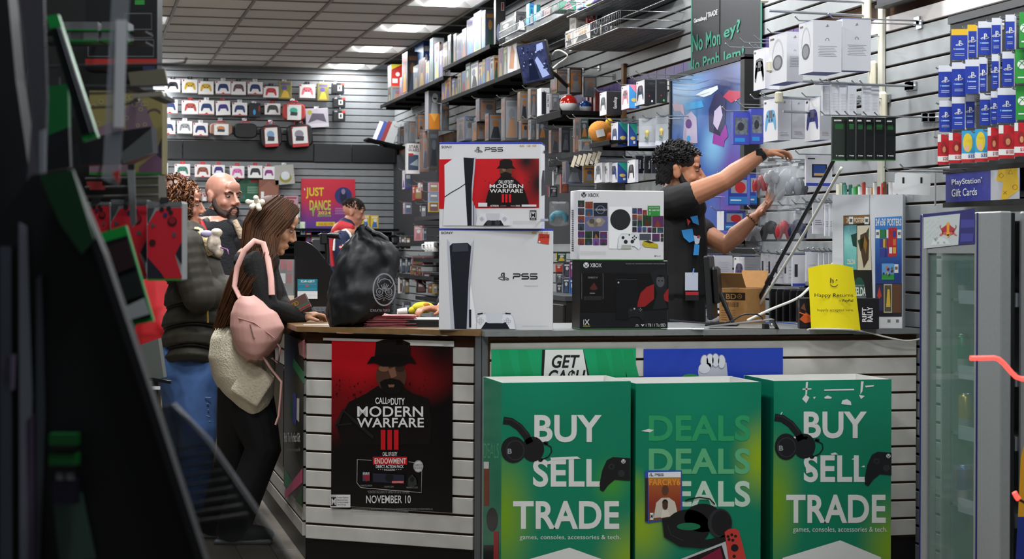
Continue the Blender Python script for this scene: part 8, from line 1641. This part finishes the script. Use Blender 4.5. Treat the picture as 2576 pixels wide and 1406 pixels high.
q=thing('game_case','white and purple game case low in the near black rack','game case',PD(165,1230,2.27),-TH,'game cases in the near rack'); inw(q,lambda b:b.box(PD(166,1235,2.27),(.03,.02,.030),mat('#1a1628',.4),R=Matrix.Rotation(-TH,3,'Z')),'case'); inw(q,lambda b:[b.box(PD(x,1200,2.265),(.009,.01,.012),mat('#7a7d82'),R=Matrix.Rotation(-TH,3,'Z')) for x in(153,178)],'price_label')
cbox(t,'green_edge',[(98,440),(150,432),(182,425),(236,600),(206,640),(150,560)],2.27,.006,mat('#083a1d',.5))
# leaning green-edged case
def leancase(label,pts,D,spine,cover,th=.014,ins=(.06,.10)):
    q=thing('game_case',label,'game case',PD(pts[3][0],pts[3][1],D),-TH,'green game cases at the left'); cbox(q,'shell',pts,D,th,mat(spine,.35))
    def lp(u,v): (a,b_),(c,d),(e,f),(g,h)=pts[0],pts[1],pts[2],pts[3]; return ((a*(1-u)+c*u)*(1-v)+(g*(1-u)+e*u)*v,(b_*(1-u)+d*u)*(1-v)+(h*(1-u)+f*u)*v)
    cbox(q,'cover',[lp(.03,.10),lp(.97,.10),lp(.97,.95),lp(.03,.95)],D-.002,.002,mat(cover,.3)); return q,lp
q,lp=leancase('tilted green game case with a white label, in front of the red controller packs',[(232,592),(316,567),(386,808),(308,824)],2.9,'#178a3a','#17141a')
cbox(q,'art_block',[lp(.2,.16),lp(.95,.14),lp(.95,.42),lp(.25,.45)],2.895,.001,mat('#2a1c20',.4)); cbox(q,'art_block',[lp(.28,.5),lp(.95,.47),lp(.95,.72),lp(.3,.74)],2.895,.001,mat('#1c2422',.4)); cbox(q,'white_label',[lp(.25,.80),lp(.93,.75),lp(.95,.92),lp(.2,.94)],2.894,.001,mat('#9aa0a2',.5)); cbox(q,'sleeve_edge',[lp(0,.10),lp(.16,.10),lp(.16,.95),lp(0,.95)],2.894,.001,mat('#4a4f55',.3))
q,lp=leancase('edge-on green and black game case leaning in the upper left',[(117,40),(146,36),(246,345),(210,356)],2.8,'#15803a','#0b0d10')
for u in(.62,.86): cbox(q,'page_edge',[lp(u,.1),lp(u+.06,.1),lp(u+.06,.95),lp(u,.95)],2.795,.001,mat('#8d9498',.3))
q=thing('green_case_pack','dark green game case hanging behind the near rack','game case',PD(150,330,3.1),-TH); cbox(q,'case',[(100,220),(170,210),(172,320),(110,345)],3.1,.02,mat('#0d5a2c',.4)); cbox(q,'lower_cover',[(110,345),(172,320),(176,420),(118,430)],3.1,.02,mat('#0e1116',.4)); cbox(q,'hang_tab',[(125,195),(150,195),(150,215),(125,215)],3.1,.004,mat('#2a2d30')); 
# hook rods
for i,(pts,lb) in enumerate((([(60,168),(300,163),(440,161),(465,158),(470,145)],'upper'),([(60,215),(300,218),(400,216),(440,212)],'middle'),([(60,238),(280,234),(390,228)],'lower'),([(180,272),(300,268),(330,258),(350,250)],'lowest'))):
    q=thing('peg_hook',f'{lb} dark peg hook sticking out at the upper left','hook',PD(*pts[0],3.2),0,'dark peg hooks at the left'); inw(q,lambda b:b.tube([PD(x,y,3.2) for x,y in pts],.0022,mat('#23262a',.4),6),'rod'); inw(q,lambda b:b.box(PD(pts[0][0],pts[0][1],3.2),(.01,.02,.03),M_DARK),'base')
# clear strip
q=thing('acrylic_strip','clear hanging acrylic strip with a red tip at the upper left','acrylic strip',PD(290,0,2.7),-TH); cbox(q,'strip',[(283,-40),(326,-40),(300,455),(297,470),(258,450)],2.7,.006,mat('#8f959c',.08,alpha=.38,spec=1)); cbox(q,'pale_strip',[(292,50),(318,50),(312,320),(286,320)],2.695,.002,mat('#c9ccd0',.25,alpha=.75)); cbox(q,'red_tip',[(281,436),(302,426),(300,462)],2.694,.002,mat('#a83434',.4))  # paler, less clear band laid over the strip
# gondola panel and packs, a few steps in
G=thing('gondola_stand','dark slat display panel behind the left packs','display panel',floorpt(200,4.75),-TH); cbox(G,'panel',[(-500,1990),(-500,-500),(372,-500),(376,200),(384,520),(330,830),(330,1990)],4.75,.05,mat('#17191a',.6))
def fpack(label,x0,x1,y0,y1,D,c,fn,name='controller_pack',cat='controller pack',grp='packs on the left display',zm=None):
    q=thing(name,label,cat,PD((x0+x1)/2,y1,D),-TH,grp); w=(x1-x0)*D/FPX; h=(y1-y0)*D/FPX; part('box',q,lambda b:b.box((0,.035,h/2),(w,.07,h),mat(c,.4),bev=.003)); pprint('front_print',q,(0,-.0005,0),(0,-1,0),fn); 
    pk=PD((x0+x1)/2,y0-4,D); r_=thing('peg_hook','dark hook above '+' '.join(label.split()[:6]),'hook',pk,0,'dark peg hooks at the left'); inw(r_,lambda b:b.tube([pk,PD((x0+x1)/2,y0-4,4.76)],.003,M_DARK,6),'rod'); inw(r_,lambda b:b.box(pk,(.02,.006,.012),M_DARK),'front_tab')
def xred(x0,x1,y0,y1,dk='#1f1a2a'):
    def f(b):
        w,h=x1-x0,y1-y0; P=lambda u,v:(x0+u*w,y0+v*h); rd=mat('#c0202f',.45); gy=mat('#4a4d52')
        b.rect(x0,y0+.06*h,x1,y0,mat('#6a6d70'),1); b.poly([P(.0,.3),P(.25,.12),P(.5,.08),P(1,.08),P(1,.55),P(.8,.68),P(1,.95),P(1,.97),P(.5,.97),P(.0,.97)],rd,1); b.poly([P(0,.7),P(.4,.9),P(.5,.97),P(0,.97)],mat(dk),2); b.poly([P(1,.5),P(.82,.66),P(1,.8)],mat(dk),2); b.poly([P(0,.08),P(.22,.08),P(0,.28)],mat('#3a3c40'),2)
        for u,v,c in((.42,.1,'#1a1a1e'),(.62,.09,'#1a1a1e'),(.52,.17,'#2a2a55'),(.68,.14,'#1a1a1e')): b.disc(*P(u,v),.07*w,mat(c),3,n=12)
        b.disc(*P(.72,.25),.14*w,mat('#3a0c12'),3,n=14); b.disc(*P(.72,.24),.1*w,mat('#8a1822'),4,n=14); b.poly([P(.1,.27),P(.26,.30),P(.12,.33)],gy,3); b.disc(*P(.78,.42),.06*w,gy,3,n=10); b.disc(*P(.15,.52),.1*w,mat('#3a0c12'),3,n=12); b.rect(x0,y1,x1,y0+.975*h,mat('#3a7a2c'),2)
    return f
fpack('red controller pack nearest the padded coat',371,458,507,706,4.2,'#8d9092',xred(371,458,507,706)); fpack('middle red controller pack at the left',279,370,502,702,4.3,'#7d8082',xred(279,370,502,702)); fpack('leftmost red controller pack, half hidden',210,276,508,640,4.35,'#7d8082',xred(210,276,508,640))
def lil(b):
    b.rect(225,440,408,228,mat('#7d7446'),1); b.poly([(225,330),(300,300),(330,350),(330,440),(225,440)],mat('#6f5a66'),2); b.poly([(310,280),(345,240),(370,270),(390,330),(360,350),(320,330)],mat('#695663'),2); b.poly([(350,420),(400,380),(408,400),(408,440),(350,440)],mat('#64485e'),2); b.poly([(392,385),(408,345),(408,400)],mat('#26282e'),3)
    R=random.Random(6)
    for i in range(22): b.hoop(R.uniform(232,400),R.uniform(236,330),R.uniform(3,6),1.6,mat('#98926f'),3,n=10)
    b.hoop(388,285,15,4,mat('#4a3a4c'),3,10,12,180,360); b.rect(225,440,408,434,mat('#1f6a2c'),4)
fpack('olive and lilac patterned controller pack at the left',225,408,228,440,4.4,'#7d7446',lil)
def hdp(b):
    b.rect(215,170,395,-40,mat('#121417'),1); b.rect(215,164,395,148,mat('#9a2a24'),2)
    for (x0,y0,x1,y1) in((314,34,382,74),(316,100,387,142),(222,102,275,142)): b.line([(x0,y0),(x1,y0),(x1,y1),(x0,y1),(x0,y0)],2,mat('#6a6d70'),2)
    for i in range(3): b.rect(318,82+i*6,384,84+i*6,mat('#5a5d60'),2)
    b.rect(360,176,390,166,mat('#2a2c50'),2); b.rect(340,12,364,0,mat('#2f8a3a'),2)
fpack('black and red headset carton at the top left',215,395,-40,178,4.45,'#0f1113',hdp,'headset_carton','carton')
for i,(y0,y1) in enumerate(((58,82),(84,108))):
    q=thing('case_stack',f'{["upper","lower"][i]} stack of flat green game cases at the top left','game cases',PD(240,y1,3.9),-TH,'flat green game cases'); 
    for k,x in enumerate((152,186,262)): inw(q,lambda b:b.box(PD(x+34,(y0+y1)/2,3.9),(.056 if k!=1 else .058,.06,(y1-y0)*3.9/FPX*.9),mat('#6a6d70',.35),R=Matrix.Rotation(-TH,3,'Z')),'case'); inw(q,lambda b:b.box(PD(x+34,y1-2,3.898),(.057,.06,.0035),mat('#167a34',.4),R=Matrix.Rotation(-TH,3,'Z')),'green_edge')
    inw(q,lambda b:b.box(PD(230,y1+2,3.93),(.25,.08,.003),M_DARK,R=Matrix.Rotation(-TH,3,'Z')),'ledge')
q=thing('price_holder','cream plastic price holder on the left hooks','price holder',PD(370,235,3.8),-TH); cbox(q,'front_plate',[(322,182),(414,172),(424,216),(330,220)],3.8,.01,mat('#6d6a58',.5)); cbox(q,'lower_lip',[(330,236),(408,230),(412,240),(336,246)],3.8,.02,mat('#8d8a7c',.4)); cbox(q,'arm',[(300,205),(330,200),(330,212),(300,214)],3.82,.5,M_DARK)
q=thing('acrylic_tray','smoky acrylic tray under the patterned pack at the left','tray',PD(320,400,3.7),-TH); cbox(q,'tray',[(180,360),(300,330),(380,318),(384,382),(320,410),(190,415)],3.7,.06,mat('#1c1f22',.3,alpha=.85)); cbox(q,'front_edge',[(305,385),(382,322),(386,384),(310,412)],3.69,.004,mat('#6a6f70',.2,alpha=.6))
q=thing('hang_strip','grey plastic hang strip in front of the red controller packs','strip',PD(330,440,3.9),-TH); cbox(q,'strip',[(320,425),(339,425),(343,560),(334,572),(328,560)],3.9,.003,mat('#7d8184',.4)); cbox(q,'hook_part',[(322,412),(338,412),(338,428),(322,428)],3.9,.01,M_DARK)
q=thing('wire_shelf','dark wire shelf with red tabs above the red controller packs','shelf',PD(290,490,4.3),-TH); inw(q,lambda b:[b.tube([PD(215,y,4.25),PD(400,y-4,4.25)],.004,mat('#4a4d4a',.4),6) for y in(450,472,495)],'wire'); inw(q,lambda b:[b.box(PD(x,y,4.24),(.035,.006,.01),mat('#7a1c1c')) for x,y in((238,462),(245,472))],'red_tab'); cbox(q,'cream_box',[(340,445),(398,440),(400,500),(342,506)],4.35,.1,mat('#4f4c3f',.5))
# slanted clear shelf over the floor
q=thing('acrylic_shelf','smoky ribbed acrylic shelf slanting across the lower left','acrylic shelf',PD(600,1406,2.5),-TH); MA=mat('#3c3f3c',.25,alpha=.62)
cbox(q,'sheet',[(370,1030),(432,1018),(470,1050),(520,1110),(720,1400),(1500,2530),(1250,2530),(500,1406),(430,1225)],2.5,.008,MA); cbox(q,'bright_edge',[(432,1018),(438,1014),(528,1106),(730,1400),(1510,2530),(1500,2530),(720,1400),(520,1110)],2.495,.012,mat('#6a6e70',.2,alpha=.5)); cbox(q,'bright_edge',[(370,1030),(395,1026),(440,1160),(452,1224),(520,1406),(505,1406),(430,1225)],2.495,.012,mat('#5a5e60',.2,alpha=.5))
for i in range(9): 
    y=1120+i*22; x0=400+ i*9; cbox(q,'rib',[(x0+20,y+14),(x0+118+i*4,y-6),(x0+120+i*4,y-1),(x0+22,y+19)],2.494,.004,mat('#26292a',.3,alpha=.7))
q=thing('grey_stand','pale grey product stand low behind the padded coat','stand',floorpt(395,6.5),-TH); cbox(q,'tray',[(352,868),(398,852),(412,950),(362,962)],6.5,.06,mat('#5d625e',.5)); cbox(q,'column',[(382,955),(398,955),(398,1559),(382,1559)],6.5,.05,M_BLACK); cbox(q,'crossbar',[(368,948),(430,958),(430,966),(368,956)],6.48,.01,M_BLACK); cbox(q,'white_label',[(378,972),(402,972),(402,980),(378,980)],6.47,.01,M_WHITE)

# rods that carry the near pieces back to the slat panel
for nm,px,py,D in(('price_holder',350,205,3.81),('game_case',150,60,2.81),('game_case',300,600,2.91),('green_case_pack',140,200,3.1),('case_stack',245,84,3.9),('acrylic_tray',260,395,3.7),('hang_strip',331,420,3.9)):
    o_=min([o for o in COL.objects if o.parent is None and o.name.split('.')[0]==nm],key=lambda o:(o.location-PD(px,py,D)).length)
    inw(o_,lambda b:b.tube([PD(px,py,D+.01),PD(px,py,4.76)] if D>3 else [PD(px,py,D+.012),PD(px-40,py,D+.4),PD(max(px-60,100),py,4.76)],.003,M_DARK,6),'support_rod')
# ================================================================== prints belong to the part they are printed on
HOST=('body','box','sheet','card','sleeve','case','housing','front_panel','cover','shell','cloth','print_sheet')
PRN=('front_print','side_print','lettering','artwork','red_band','figure_print','console_print','controller_print','price_sticker','game_tiles_print','print','fist_print','headset_print','arrow_print','scuff','torn_patches','game_case_print','headphones_print','handheld_print','owl_print','sleeve_print','poster_sheet','price_strip','cartoon_print','alert_card','seam')
bn=lambda o:o.name.split('.')[0]
for r in [o for o in COL.objects if o.parent is None and o.type=='EMPTY']:
    ch=list(r.children); h=[c for c in ch if bn(c) in HOST]
    if not h: continue
    for c in ch:
        if bn(c) in PRN: c.parent=h[0]
